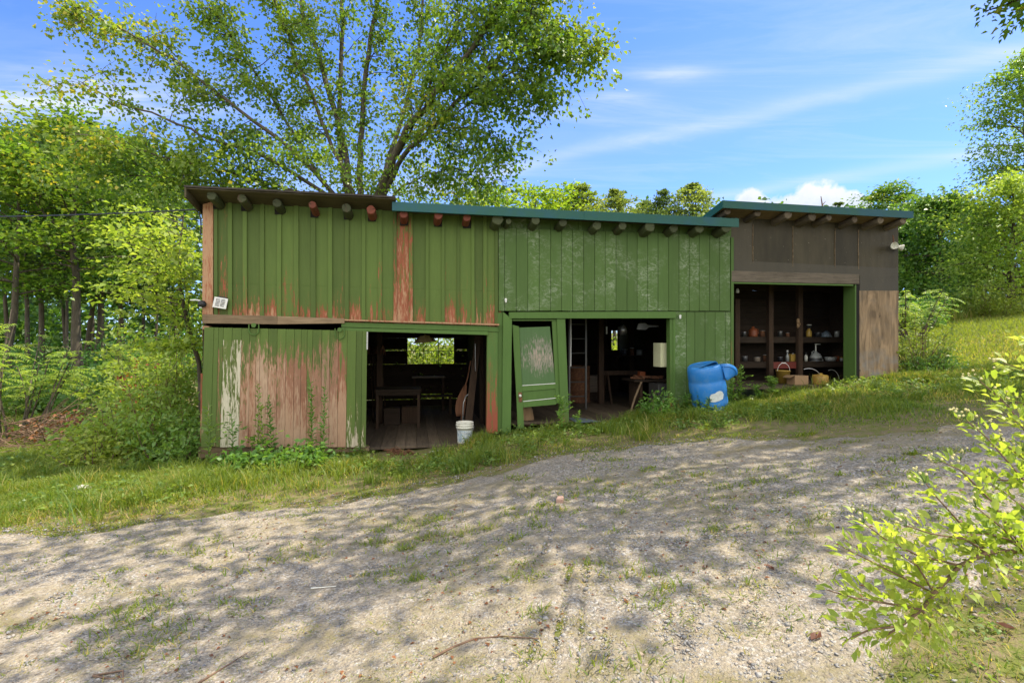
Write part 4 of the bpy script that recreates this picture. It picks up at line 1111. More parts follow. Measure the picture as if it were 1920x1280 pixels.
t = at('fuel_can', 'rust stained yellow can with hoop handle on the shed floor', 'fuel can', x7(950), .35, ZF3 - .01)
lath('body', 'yellow', t, [(0, 0), (.15, 0), (.155, .02), (.155, .17), (.14, .2), (.04, .215), (.04, .24), (0, .24)], 24)
m = MB(); m.tube([(-.3 + .3 * math.cos(a), -.02, .12 + .22 * math.sin(a)) for a in np.linspace(.4, math.pi * .62, 10)], .006, 5); m.build('handle', 'steel', t); m = MB(); m.tube([(.25 - .2 * math.cos(a), -.02, .05 + .26 * math.sin(a)) for a in np.linspace(1.2, 2.9, 9)], .006, 5); m.build('spout', 'steel', t)
t = at('hook_tool', 'small white lamp socket high at the left of the shed opening', 'lamp socket', x7(205), .6, W(x7(205), y7(235), .6)[1])
lath('socket', 'white_paint', t, [(0, 0), (.03, 0), (.035, .05), (.02, .09), (0, .09)], 12)
m = MB(); m.tube([(0, 0, .09), (0, .05, .4), (0, .05, .8)], .006, 5); m.build('cord', 'black_plastic', t)

# --- more shelf things in the shed and clutter in the bays
def tin(name, label, cat, x, zz, r, h, mat, dd=.2, capm='steel'):
    t = onshelf(name, label, cat, x, zz, dd)
    lath('body', mat, t, [(0, 0), (r, 0), (r, h * .97), (r * .96, h), (0, h)], 18); lath('rim', capm, t, [(r * 1.001, h * .94), (r * 1.05, h * .96), (r * 1.05, h), (r * .96, h + .002)], 18)
for a in ((265, zsh1, .045, .11, 'grey_metal', 'small grey tin beside the orange jug on the upper shelf'), (430, zsh1, .055, .14, 'rust', 'rusty tin at the left shelf post on the upper shelf'), (590, zsh1, .05, .12, 'grey_metal', 'grey tin near the middle post on the upper shelf'),
          (655, zsh1, .04, .09, 'rust', 'short rusty tin left of the glove on the upper shelf'), (930, zsh1, .07, .1, 'black_plastic', 'squat black tub right of the spray bottle on the upper shelf'), (1100, zsh1, .05, .13, 'clear', 'pale tin at the right end of the upper shelf'),
          (270, zsh2, .06, .12, 'grey_metal', 'grey tin at the left end of the lower shelf'), (380, zsh2, .07, .1, 'grey_wood', 'wide dull tin in the left part of the lower shelf'), (455, zsh2, .045, .15, 'rust', 'tall rusty tin by the left post of the lower shelf'), (590, zsh2, .05, .1, 'black_plastic', 'dark tub left of the clear bottle on the lower shelf')):
    tin('tin', a[5], 'tin', a[0], a[1], a[2], a[3], a[4])
t = onshelf('cloth', 'crumpled green grey rag on the upper shelf at right', 'rag', 1000, zsh1, .15)
m = MB(); m.lathe([(.12, 0), (.13, .03), (.08, .09), (.03, .13), (0, .12)], 10); m.v = [(x * R.uniform(.7, 1.3), y * R.uniform(.7, 1.2), z * R.uniform(.6, 1.3)) for x, y, z in m.v]; m.build('rag', 'bluesheet', t, smooth=True)
for dx, z0_, h_, lab in ((1.35, 2.45, .28, 'upper'), (1.3, 2.1, .22, 'lower')): pass
def shelf_b2(px, d, z, L, lab):
    t = at('wall_shelf', lab, 'shelf', px, d, z); m = MB(); m.box(-L / 2, L / 2, -.02, .22, 0, .025); m.build('board', 'inside', t)
    for s_ in (-.4, .4):
        m = MB(); m.hexa([(s_ * L - .015, 0, 0), (s_ * L + .015, 0, 0), (s_ * L + .015, .18, -.18), (s_ * L - .015, .18, -.18), (s_ * L - .015, .2, 0), (s_ * L + .015, .2, 0), (s_ * L + .015, .21, -.18), (s_ * L - .015, .21, -.18)]); m.build('bracket', 'inside_v', t)
    return t
zb = W(1195, 668, 4.0)[1]
shelf_b2(1195, 4.0, zb, 1.3, 'dim wall shelf crowded with cans at the back of the second bay')
for i, (px, r, h, mt, lab) in enumerate(((1172, .07, .16, 'grey_metal', 'dull grey can at the left end of the dim back shelf'), (1185, .06, .2, 'rust', 'rusty can second on the dim back shelf'), (1199, .08, .14, 'clear', 'pale can in the middle of the dim back shelf'), (1212, .06, .18, 'grey_metal', 'tall grey can at the right of the dim back shelf'))):
    t = at('paint_can', lab, 'can', px, 4.02, zb + .027); lath('body', mt, t, [(0, 0), (r, 0), (r, h), (0, h)], 16); lath('rim', 'steel', t, [(r, h - .01), (r * 1.06, h - .005), (r * 1.06, h + .01), (r * .9, h + .01)], 16)
t = at('drum', 'dark rusty drum standing at the left of the second bay behind the ladder', 'drum', 1085, 2.9, ZF2)
lath('body', 'rust', t, [(0, 0), (.27, 0), (.28, .02), (.27, .04), (.27, .28), (.285, .3), (.27, .32), (.27, .56), (.285, .58), (.27, .6), (.27, .84), (.28, .87), (.26, .87), (.255, .84), (0, .84)], 24)
lath('bung', 'steel', t, [(.0, .865), (.03, .865), (.03, .845)], 10, M=T((.12, -.05, 0)))
t = at('sawhorse', 'dark sawhorse standing deep in the second bay', 'sawhorse', 1165, 2.6, ZF2)
m = MB(); m.box(-.45, .45, -.04, .04, .66, .76); m.build('beam', 'inside_v', t)
for sx in (-.36, .36):
    for sy in (-1, 1):
        m = MB(); m.tube([(sx, sy * .03, .7), (sx, sy * .28, 0)], .03, 4); m.build('leg', 'inside_v', t)
for px, d, lab, mt in ((735, 2.45, 'dim carton under the left end of the work table', 'inside'), (768, 2.6, 'reddish brown box under the middle of the work table', 'inside_v')):
    t = at('box', lab, 'box', px, d, ZF1); m = MB(); m.box(-.17, .17, -.14, .14, 0, .36); m.build('body', mt, t, bevel=.01); m = MB(); m.hexa([(-.17, -.14, .362), (0, -.14, .37), (0, -.14, .364), (-.17, -.14, .358), (-.17, .14, .362), (0, .14, .37), (0, .14, .364), (-.17, .14, .358)]); m.build('flap', mt, t)
t = at('stool', 'low dim bench standing behind the work table near the back opening', 'bench', 815, 3.9, ZF1)
m = MB(); m.box(-.45, .45, -.14, .14, .42, .46); m.build('seat', 'inside', t)
for sx in (-.38, .38):
    m = MB(); m.box(sx - .03, sx + .03, -.12, .12, 0, .42); m.build('leg', 'inside_v', t)
t = at('tool_rack', 'row of old tool handles leaning on the left wall of the first bay', 'tools', 702, 3.2, ZF1)
for i in range(5):
    m = MB(); m.tube([(i * .07, -.25 - i * .02, 0), (i * .06 - .1, .1, 1.5)], .016, 6); h_ = m.build('handle', 'inside_v', t)
    m = MB(); x_, y_ = i * .06 - .1, .1; m.box(x_ - .07, x_ + .07, y_ - .01, y_ + .01, 1.5, 1.68); m.build('blade', 'rust', t, bevel=.004)
# ================================================================== GROUND
def axis(fine0, fine1, step, far, grow=1.25):
    a = list(np.arange(fine0, fine1 + 1e-6, step)); s = step; x = fine1
    while x < far: s *= grow; x += s; a.append(x)
    s = step; x = fine0
    while x > -far: s *= grow; x -= s; a.insert(0, x)
    return np.array(a)
gxs, gys = axis(-13, 14, .16, 260), axis(-1, 13, .16, 260)
XX, YY = np.meshgrid(gxs, gys)
def inside(x, y, pad=0.0):
    uu = x * CA + (y - OY) * SA; vv = -x * SA + (y - OY) * CA
    return (uu > UL - pad) & (uu < UR2 + pad) & (vv > .12 - pad) & (vv < D + pad)
def ZG(x, y):
    z = G(x, y) + .03 * (vnoise(x, y, 5, 5) - .5) * np.clip(1.5 - np.hypot(x, y - 4) / 12, 0, 1)
    return z - .5 * inside(x, y, .02)
ZZ = ZG(XX, YY)
ny, nx = XX.shape
idx = np.arange(nx * ny).reshape(ny, nx)
Fq = np.stack([idx[:-1, :-1], idx[:-1, 1:], idx[1:, 1:], idx[1:, :-1]], -1).reshape(-1, 4)
def ground_mat():
    m, nt, b = newmat('earth and turf'); oc = objco(nt)
    n1 = noise(nt, oc, .7, 6, .65); n2 = noise(nt, oc, 9, 5, .7); n3 = noise(nt, oc, 60, 3, .6)
    c = mix(nt, mapr(nt, n1, .38, .62), (.10, .125, .026), (.17, .18, .045))
    c = mix(nt, mapr(nt, n2, .42, .58, 0, .9), c, (.21, .16, .095))
    c = scl(nt, c, mth(nt, 'ADD', .6, mth(nt, 'MULTIPLY', n3, .8)))
    lk(nt, c, b.inputs['Base Color']); b.inputs['Roughness'].default_value = .95; b.inputs['Specular IOR Level'].default_value = .1
    bump(nt, b, mth(nt, 'ADD', n2, mth(nt, 'MULTIPLY', n3, .5)), .6, .04); return m
MAT['ground'] = ground_mat()
go = npmesh('ground', np.stack([XX, YY, ZZ], -1).reshape(-1, 3), Fq, 'ground', smooth=True)
go['kind'] = 'structure'; go['label'] = 'grassy sloping ground'

# driveway: a gravel sheet laid on the slope
EX = np.array([-30, -14, -8, -5.06, -1.6, .5, 2.4, 3.3, 5, 7, 10, 16, 30]); EY = np.array([-2, 2.6, 4.4, 5.25, 6.3, 7.1, 7.3, 6.9, 6.3, 6.3, 6.6, 8.8, 12])
NX_ = np.array([-30, -1, 0, .5, 1, 1.5, 2, 3, 5, 10, 16, 30]); NY_ = np.array([-20, -20, -3, 1.0, 1.55, 1.9, 2.2, 2.7, 3.2, 4.2, 5.5, 9])
def edge_far(x): return np.interp(x, EX, EY) + .35 * (vnoise(x, 0 * np.asarray(x), 1.3, 8) - .5) + .2 * (vnoise(x, 0 * np.asarray(x), 4.1, 9) - .5)
def edge_near(x): return np.interp(x, NX_, NY_) + .4 * (vnoise(x, 0 * np.asarray(x), 1.1, 12) - .5)
dxs = np.arange(-16, 18, .12); nt_ = 90
lo = np.maximum(edge_near(dxs), -2.0); hi = np.maximum(edge_far(dxs), lo + .05)
tt = np.linspace(0, 1, nt_)[:, None]
DX = np.repeat(dxs[None], nt_, 0); DY = lo[None] * (1 - tt) + hi[None] * tt
# thickness fades to the soil at both edges so the sheet has no visible lip
lift = .012 - .045 * (np.clip(1 - tt * 10, 0, 1) + np.clip(1 - (1 - tt) * 22, 0, 1))
DZ = ZG(DX, DY) + lift + .018 * (vnoise(DX, DY, 9, 4) - .5)
didx = np.arange(DX.size).reshape(DX.shape)
DF = np.stack([didx[:-1, :-1], didx[:-1, 1:], didx[1:, 1:], didx[1:, :-1]], -1).reshape(-1, 4)
def gravel_mat():
    m, nt, b = newmat('worn gravel'); oc = objco(nt)
    wob = nd(nt, 'ShaderNodeTexNoise'); wob.inputs['Scale'].default_value = 25; lk(nt, oc, wob.inputs['Vector'])
    oc2 = nd(nt, 'ShaderNodeVectorMath', operation='ADD'); lk(nt, oc, oc2.inputs[0]); lk(nt, scl(nt, wob.outputs['Color'], .03), oc2.inputs[1]); oc2 = oc2.outputs[0]
    v1 = nd(nt, 'ShaderNodeTexVoronoi'); v1.inputs['Scale'].default_value = 62; v1.inputs['Randomness'].default_value = 1; lk(nt, oc2, v1.inputs['Vector'])
    v2 = nd(nt, 'ShaderNodeTexVoronoi'); v2.inputs['Scale'].default_value = 140; lk(nt, oc2, v2.inputs['Vector'])
    s = nd(nt, 'ShaderNodeSeparateColor'); lk(nt, v1.outputs['Color'], s.inputs[0]); s2 = nd(nt, 'ShaderNodeSeparateColor'); lk(nt, v2.outputs['Color'], s2.inputs[0])
    n1 = noise(nt, oc, .8, 6, .7); n2 = noise(nt, oc, 5, 6, .75); n3 = noise(nt, mapping(nt, oc, (.3, 1.5, 1), rot=(0, 0, rad(-24))), 1, 5, .65); n4 = noise(nt, oc, 40, 4, .7)
    st = mix(nt, mapr(nt, s.outputs[0], .1, .9), (.115, .112, .108), (.50, .485, .45))
    st = mix(nt, mapr(nt, s.outputs[1], .65, .95, 0, .7), st, (.36, .28, .2))
    fines = mix(nt, s2.outputs[0], (.15, .135, .11), (.36, .32, .255))
    pres = mapr(nt, mth(nt, 'ADD', mth(nt, 'MULTIPLY', s.outputs[2], .6), mth(nt, 'MULTIPLY', n2, .5)), .48, .56)
    st = mix(nt, pres, fines, st)
    dust = mix(nt, mapr(nt, n4, .3, .7), (.28, .23, .155), (.54, .455, .325))
    f = mapr(nt, mth(nt, 'ADD', mth(nt, 'MULTIPLY', n1, .45), mth(nt, 'MULTIPLY', mth(nt, 'ADD', n3, n2), .28)), .44, .60, .05, .85)
    sx_ = nd(nt, 'ShaderNodeSeparateXYZ'); lk(nt, oc, sx_.inputs[0])
    f = mth(nt, 'ADD', f, mapr(nt, sx_.outputs[0], -4, 3, .14, -.12), clamp=True)
    c = mix(nt, f, st, dust)
    moss = mapr(nt, mth(nt, 'ADD', mth(nt, 'MULTIPLY', n3, .55), mth(nt, 'MULTIPLY', n2, .45)), .50, .60, 0, .85)
    c = mix(nt, mth(nt, 'MULTIPLY', moss, mapr(nt, n4, .35, .6, .3, 1)), c, (.15, .135, .05))
    c = mix(nt, .16, c, scl(nt, (.36, .28, .17), 1.0)); c = scl(nt, c, mapr(nt, n4, .25, .6, .66, 1.1))
    lk(nt, c, b.inputs['Base Color']); b.inputs['Roughness'].default_value = .92; b.inputs['Specular IOR Level'].default_value = .12
    h = mth(nt, 'ADD', mth(nt, 'MULTIPLY', mth(nt, 'MULTIPLY', v1.outputs['Distance'], pres), -.9), mth(nt, 'MULTIPLY', n4, .8))
    bump(nt, b, mth(nt, 'ADD', h, mth(nt, 'MULTIPLY', n2, .9)), .8, .02); return m
MAT['gravel'] = gravel_mat()
do = npmesh('gravel_driveway', np.stack([DX, DY, DZ], -1).reshape(-1, 3), DF, 'gravel', smooth=True)
do['kind'] = 'structure'; do['label'] = 'worn gravel driveway rising to the right'
def on_drive(x, y, pad=0.0): return (y > edge_near(x) + pad) & (y < edge_far(x) - pad)

# loose stones
def stones(n, y0, y1, s0, s1, rng):
    y = y0 + (y1 - y0) * rng.random(n) ** 1.5; x = (rng.random(n) * 2 - 1) * (y * 1.06 + .3)
    k = (on_drive(x, y, -.1) | ((x > .5 + .9 * vnoise(x, y, 1.3, 70)) & on_drive(x, y + .6, -.3) & (rng.random(n) < .6))) & (vnoise(x, y, .8, 21) * .6 + vnoise(x, y, 2.7, 22) * .35 + rng.random(n) * .5 > .62); x, y = x[k], y[k]; n = len(x)
    s = s0 * (s1 / s0) ** (rng.random(n) ** 1.8)
    base = np.array([[1, 0, 0], [-1, 0, 0], [0, 1, 0], [0, -1, 0], [0, 0, .75], [0, 0, -.6]], float)
    V = base[None] * (1 + .7 * (rng.random((n, 6, 1)) - .5)) + .35 * (rng.random((n, 6, 3)) - .5)
    a = rng.random(n) * 6.28; ca, sa = np.cos(a), np.sin(a)
    V = V * np.stack([s, s * (.6 + .4 * rng.random(n)), s * (.45 + .4 * rng.random(n))], -1)[:, None, :]
    X = V[..., 0] * ca[:, None] - V[..., 1] * sa[:, None]; Y = V[..., 0] * sa[:, None] + V[..., 1] * ca[:, None]
    z = ZG(x, y) + .008
    V = np.stack([X + x[:, None], Y + y[:, None], V[..., 2] + z[:, None] + (s * .15)[:, None]], -1)
    T_ = np.array([[0, 2, 4], [2, 1, 4], [1, 3, 4], [3, 0, 4], [2, 0, 5], [1, 2, 5], [3, 1, 5], [0, 3, 5]])
    Fs = (np.arange(n) * 6)[:, None, None] + T_[None]
    return V.reshape(-1, 3), Fs.reshape(-1, 3), np.repeat(rng.random(n), 6)
m_, nt, b_ = newmat('gravel stone'); a_ = attr(nt, 'rnd').outputs['Fac']
c_ = mix(nt, a_, (.15, .148, .145), (.46, .44, .4)); c_ = mix(nt, mapr(nt, a_, .8, .9), c_, (.38, .30, .22)); 
lk(nt, mix(nt, mapr(nt, noise(nt, objco(nt), 200, 3, .6), .4, .7, 0, .4), c_, (.2, .18, .15)), b_.inputs['Base Color']); b_.inputs['Roughness'].default_value = .85
b_.inputs['Specular IOR Level'].default_value = .25
MAT['stone'] = m_
rg = np.random.default_rng(5)
a1, a2, a3 = stones(60000, 1.5, 4.2, .004, .014, rg); c1, c2, c3 = stones(40000, 3.8, 8.0, .006, .017, rg); e1, e2, e3 = stones(3200, 1.6, 5.5, .012, .026, rg)
so = npmesh('gravel', np.concatenate([a1, c1, e1]), np.concatenate([a2, c2 + len(a1), e2 + len(a1) + len(c1)]), 'stone', rnd=np.concatenate([a3, c3, e3]))
tag(so, 'loose grey and tan gravel stones on the driveway', 'gravel', kind='stuff')

# grass blades
def blades(x, y, h, rng, wd=.006, lean=.5, z=None, rnd=None):
    n = len(x); z = ZG(x, y) if z is None else z
    a = rng.random(n) * 6.28; la = a + rng.normal(0, .5, n)
    L = h * lean * (0.3 + rng.random(n))
    dx, dy = np.cos(la) * L, np.sin(la) * L; sx, sy = -np.sin(a) * wd, np.cos(a) * wd
    V = np.empty((n, 6, 3))
    for i, (t, w) in enumerate(((0, 1), (.55, .8), (1, .12))):
        zz = z - .01 + h * (t - .28 * t * t * np.minimum(1, L / h)); f = t ** 1.7
        V[:, i * 2, 0] = x + dx * f - sx * w; V[:, i * 2, 1] = y + dy * f - sy * w; V[:, i * 2, 2] = zz
        V[:, i * 2 + 1, 0] = x + dx * f + sx * w; V[:, i * 2 + 1, 1] = y + dy * f + sy * w; V[:, i * 2 + 1, 2] = zz
    Fq = (np.arange(n) * 6)[:, None, None] + np.array([[0, 1, 3, 2], [2, 3, 5, 4]])[None]
    return V.reshape(-1, 3), Fq.reshape(-1, 4), (rng.random(n) if rnd is None else rnd)
def wall_v(x, y): return -x * SA + (y - OY) * CA
def wall_u(x, y): return x * CA + (y - OY) * SA
def clear_of_bays(x, y):
    # keep thresholds of the open bays bare
    u_, v_ = wall_u(x, y), wall_v(x, y)
    b1 = (u_ > U(692)[0]) & (u_ < U(868)[0]) & (v_ > -.62 - .5 * np.clip((U(840)[0] - u_), 0, .8)); b2 = (u_ > U(1068)[0]) & (u_ < U(1165)[0]) & (v_ > -.45)
    b3 = (u_ > U(1390)[0]) & (u_ < U(1400)[0]) & (v_ > -.3)
    return ~(b1 | b2 | b3)
gr = np.random.default_rng(3)
GV = Foliage()
def put(x, y, h, **k):
    V, Fq, r = blades(x, y, h, gr, **k); GV.add(V, Fq, r)
# strip along the barn
n = 230000; u_ = gr.uniform(UL - 2.5, UR2 + 1.6, n); v_ = -3.8 * gr.random(n) ** .85
x = u_ * CA - v_ * SA; y = OY + u_ * SA + v_ * CA
dist = y - edge_far(x)
pat = .5 * vnoise(x, y, 1.1, 31) + .5 * vnoise(x, y, 3.3, 32)
dens = np.clip(dist * .5 + .04 + .5 * (vnoise(x, y, 2.0, 30) - .5), 0, 1) * (.04 + .96 * np.clip((pat - .33) * 4.5, 0, 1))
dens = np.where((u_ > 2.2) & (v_ < -1.1), dens * .5, dens)
k = (gr.random(len(x)) < dens) & clear_of_bays(x, y) & ~inside(x, y, .01)
x, y = x[k], y[k]; hh = (.025 + .15 * vnoise(x, y, 1.3, 33) ** 1.5 + .06 * gr.random(len(x))) * np.clip(.3 + dist[k] * .45, .28, 1.1)
put(x, y, hh, lean=.7, rnd=np.clip(gr.random(len(x)) * .85 + .45 * (vnoise(x, y, 1.5, 34) - .3) + .35 * np.clip(.8 - dist[k], 0, 1), 0, 1))
# lawn at left
n = 150000; y = gr.uniform(3.2, 15, n) ** 1.0; x = -gr.random(n) * (y * 1.08 - 3.5) - 3.6
k = (y > edge_far(x) - .7) & ~inside(x, y, .1); x, y = x[k], y[k]; dist = y - edge_far(x) + .35
k = gr.random(len(x)) < np.clip(.03 + (dist * .42) ** 1.3 + .4 * (vnoise(x, y, 1.6, 46) - .5), 0.015, 1) * (.12 + .88 * np.clip((vnoise(x, y, 2.2, 35) - .15) * 2.2, 0, 1)); x, y, dist = x[k], y[k], dist[k]
put(x, y, (.05 + .08 * vnoise(x, y, .8, 36) + .04 * gr.random(len(x))) * np.clip(.22 + dist * .3, .2, 1), wd=.007, lean=.9, rnd=np.clip(.35 + .4 * np.clip(1 - dist * .6, 0, 1) + .5 * gr.random(len(x)) + .35 * (vnoise(x, y, .6, 37) - .5), 0, .93))
# taller clumps standing out of the verge and lawn
for _ in range(230):
    if gr.random() < .55:
        uu = gr.uniform(UL - .5, UR2); vv = -gr.uniform(.15, 2.3); a, b = uu * CA - vv * SA, OY + uu * SA + vv * CA
    else: a, b = gr.uniform(-9, -3), gr.uniform(5.3, 8)
    if b < edge_far(a) + .15 or not clear_of_bays(np.array([a]), np.array([b]))[0]: continue
    nb = int(gr.integers(25, 80)); r = gr.uniform(.04, .12); h_ = gr.uniform(.12, .34)
    put(a + gr.normal(0, r, nb), b + gr.normal(0, r, nb), h_ * (.5 + .6 * gr.random(nb)), wd=.005, lean=.75, rnd=np.clip(gr.normal(gr.uniform(.2, .75), .2, nb), 0, 1))
# field on the right
n = 90000; y = gr.uniform(9, 32, n); x = 8.0 + gr.random(n) * (y * 1.08 - 6.5)
k = ~inside(x, y, .1) & (x < y * 1.08) & (y > edge_far(x) - .2); x, y = x[k], y[k]
far_ = np.clip((y - 10) / 16, 0, 1)
put(x, y, (.08 + .1 * far_) * (.6 + .8 * gr.random(len(x))), wd=.01, lean=.6, rnd=np.clip(.5 + .45 * gr.random(len(x)) + .3 * (vnoise(x, y, .3, 38) - .5), 0, 1))
# tall rank grass at the field's far edge
n = 26000; y = gr.uniform(21, 29, n); x = gr.uniform(13, 30, n); k = vnoise(x, y, .35, 39) > .4; x, y = x[k], y[k]
put(x, y, .35 + .35 * gr.random(len(x)), wd=.014, lean=.4, rnd=np.clip(.55 + .45 * gr.random(len(x)), 0, 1))
# near right corner, rank and weedy
n = 200000; x = gr.uniform(.5, 5, n); y = .9 + 3.6 * gr.random(n) ** 1.2
d_ = edge_near(x) - y
k = gr.random(n) < np.clip((x - .5) / 1.3, 0, 1) * np.clip(.32 + d_ * .6, 0, .95) * np.clip((.6 * vnoise(x, y, 2.4, 40) + .4 * vnoise(x, y, 6, 47) - .33) * 3.0, 0.12, 1); x, y = x[k], y[k]
put(x, y, .03 + .08 * gr.random(len(x)) * vnoise(x, y, 1.9, 41) * 1.7, wd=.0022, lean=1.0, rnd=np.clip(.35 + .63 * gr.random(len(x)), 0, 1))
# tufts out in the gravel, thicker along the crown between the wheel tracks
nt2 = 5200; cx = gr.uniform(-8, 9, nt2); cy = gr.uniform(1.5, 7.4, nt2)
trk = np.abs(cy - (3.25 + .42 * (cx + 3)))         # crown of the drive
pr_k = np.where(trk < .6, np.interp(cx, [-2, 2.5], [.95, .3]), .32) * np.clip((vnoise(cx, cy, 1.2, 42) - .2) * 2, 0, 1)
k = (gr.random(nt2) < pr_k) & on_drive(cx, cy, -.2); cx, cy = cx[k], cy[k]
for a, b in zip(cx, cy):
    nb = int(gr.integers(12, 55)); r = gr.uniform(.03, .13)
    x = a + gr.normal(0, r, nb) * 1.3; y = b + gr.normal(0, r * .7, nb)
    put(x, y, gr.uniform(.025, .07) * (.5 + gr.random(nb)), wd=.0028 + .0006 * b, lean=1.1, rnd=np.clip(.25 + .72 * gr.random(nb), 0, 1))
# thin fuzz of dry grass lying in the gravel
n = 110000; y = 1.6 + 5 * gr.random(n) ** 1.4; x = gr.uniform(-1.1, 1.1, n) * y
k = on_drive(x, y) & (gr.random(n) < (.2 + .8 * (y > 0)) * np.clip((vnoise(x * .7, y * 1.4, 1.3, 43) * .7 + .3 * vnoise(x, y, 4, 44) - .42) * 3.5, 0.06, 1)); x, y = x[k], y[k]
put(x, y, .012 + .03 * gr.random(len(x)), wd=.0016 + .0004 * y, lean=1.8, rnd=np.clip(.62 + .4 * gr.random(len(x)), 0, 1))
go_ = GV.build('grass', 'grass'); tag(go_, 'short rough grass growing along the barn, on the lawn and between the gravel', 'grass', kind='stuff')

# low broad-leaved weeds in the grass strip
# scraps of dead leaf and bark strewn over the gravel and grass
LV = Foliage(); n = 4200; y = 1.2 + 6.5 * gr.random(n) ** 1.4; x = gr.uniform(-1.1, 1.1, n) * y; k = (vnoise(x, y, .9, 60) > .42) & (wall_v(x, y) < -.3); x, y = x[k], y[k]
P_ = np.stack([x, y, ZG(x, y) + .012 + .01 * gr.random(len(x))], -1); LV.leaves(P_, gr.normal(0, 1, (len(x), 3)) * np.array([1, 1, .12]), .010 + .03 * gr.random(len(x)) ** 2, rng=gr, width=.6, up=.85)
lo_ = LV.build('leaf_litter', 'leaf_dead'); tag(lo_, 'small scraps of dead leaf and bark strewn on the gravel', 'leaf litter', kind='stuff')
WV = Foliage()
n = 1500; u_ = gr.uniform(UL - 1.5, UR2 + .6, n); v_ = -.05 - 2.2 * gr.random(n) ** 1.3
x = u_ * CA - v_ * SA; y = OY + u_ * SA + v_ * CA
k = (y > edge_far(x) + .1) & clear_of_bays(x, y) & (vnoise(x, y, .9, 51) > .42); x, y = x[k], y[k]
x = np.concatenate([x, gr.uniform(-12, -5.5, 500), gr.uniform(.9, 4, 70)]); y = np.concatenate([y, gr.uniform(5.6, 9, 500), gr.uniform(1.2, 2.6, 70)])
k = (y > edge_far(x) + .1) | (y < edge_near(x) + .2); x, y = x[k], y[k]
for a, b in zip(x, y):
    nl = int(gr.integers(6, 16)); h = gr.uniform(.03, .16) * (.5 if b < 3 else 1); z0 = float(ZG(a, b))
    P = np.stack([a + gr.normal(0, .05, nl) * (.5 if b < 3 else 1), b + gr.normal(0, .05, nl), z0 + h * gr.random(nl)], -1)
    Dd = np.stack([gr.normal(0, 1, nl), gr.normal(0, 1, nl), gr.uniform(-.1, .6, nl)], -1)
    WV.leaves(P, Dd, gr.uniform(.03, .085, nl) * (.55 if b < 3 else 1), rng=gr, width=.5, up=.7)
wo = WV.build('weeds', 'leaf_weed'); tag(wo, 'low broad leaved weeds mixed through the grass strip', 'weeds', kind='stuff')

# small things lying about
def lying_stick(label, pts, r, mat='twig', grp=None, cat='stick'):
    P = [Vector((*P3(px, py, 1)[:2], 0)) for px, py in pts]; out = []
    for px, py in pts:   # drop each point to the ground along its sight line
        t = 1.0
        for _ in range(900):
            x, y, z = P3(px, py, t)
            if z <= ZG(x, y) + .02: break
            t *= 1.004
        out.append(Vector((x, y, float(ZG(x, y)) + .018)))
    o0 = out[0].copy(); t = thing('stick', label, cat, o0, 0, grp)
    m = MB(); m.tube([p - o0 for p in out], [r * k for k in np.linspace(1, .35, len(out))], 6); m.build('stem', mat, t); return t, out
lying_stick('long curved dark stick lying on the gravel near the photo foot', [(812, 1232), (850, 1212), (890, 1196), (940, 1192), (985, 1194), (1015, 1197)], .0075)
lying_stick('straight dark twig at the bottom left of the curved stick', [(372, 1279), (420, 1250), (465, 1222)], .006)
t, o = lying_stick('forked grey twig at the lower left edge of the gravel', [(175, 1266), (195, 1269), (216, 1272)], .007)
m = MB(); m.tube([Vector((0, 0, 0)), (o[2] - o[0]) * .8 + Vector((.03, .05, .01)), (o[2] - o[0]) * 1.2 + Vector((.04, -.03, .0))], [.005, .005, .003], 5); m.build('fork', 'twig', t)
lying_stick('short bleached white stick on the gravel in the middle of the drive', [(583, 1102), (605, 1100), (630, 1098)], .006, 'white_plastic')
def drop(px, py):
    t = 1.0
    for _ in range(200):
        x, y, z = P3(px, py, t)
        if z <= ZG(x, y) + .005: break
        t *= 1.012
    return x, y, float(ZG(x, y))
def rock(name, label, cat, px, py, s, mat, box=False):
    x, y, z = drop(px, py); m = MB(); rr = random.Random(px)
    if box:
        m.box(-s, s, -s * .6, s * .6, -.02, s * .9); m.v = [(a * rr.uniform(.85, 1.1), b * rr.uniform(.85, 1.1), c) for a, b, c in m.v]
        o = m.build(name, mat, None, bevel=.012)
    else:
        m.lathe([(0, -.3), (.8, -.25), (1, .0), (.75, .35), (.35, .5), (0, .52)], 12, M=Matrix.Scale(s, 4)); m.v = [(a * rr.uniform(.85, 1.15), b * .7 * rr.uniform(.85, 1.15), c * rr.uniform(.85, 1.1)) for a, b, c in m.v]
        o = m.build(name, mat, None, smooth=True)
    o.location = (x, y, z + s * .1); o.rotation_euler = (0, 0, rr.uniform(0, 3)); tag(o, label, cat); return o
rock('brick', 'broken pinkish brick lying alone on the gravel', 'brick', 1050, 944, .055, 'brick', True)
rock('stone', 'pale stone half buried in the lawn beside the bush', 'stone', 152, 921, .13, 'rock')
for px, py, s, lab in ((1322, 1068, .035, 'curled brown dead leaf on sunlit gravel right of centre'), (1530, 1200, .045, 'brown dead leaf under the tip of the shrub branch'), (1445, 1070, .035, 'dark dead leaf left of the shrub branch'), (1885, 1185, .045, 'brown dead leaf in the grass below the shrub')):
    x, y, z = drop(px, py); m = MB(); a = R.uniform(0, 6)
    pts = [(-1, 0, .1), (-.4, .42, .35), (.3, .5, .3), (1, .05, .45), (.35, -.45, .25), (-.35, -.4, .3), (0, 0, .02)]
    m.add([(p[0] * s, p[1] * s, p[2] * s) for p in pts], [(6, i, (i + 1) % 6) for i in range(6)])
    o = m.build('dead_leaf', 'leaf_dead'); o.location = (x, y, z + .012); o.rotation_euler = (0, 0, a); tag(o, lab, 'dead leaf', 'dead leaves on the ground')
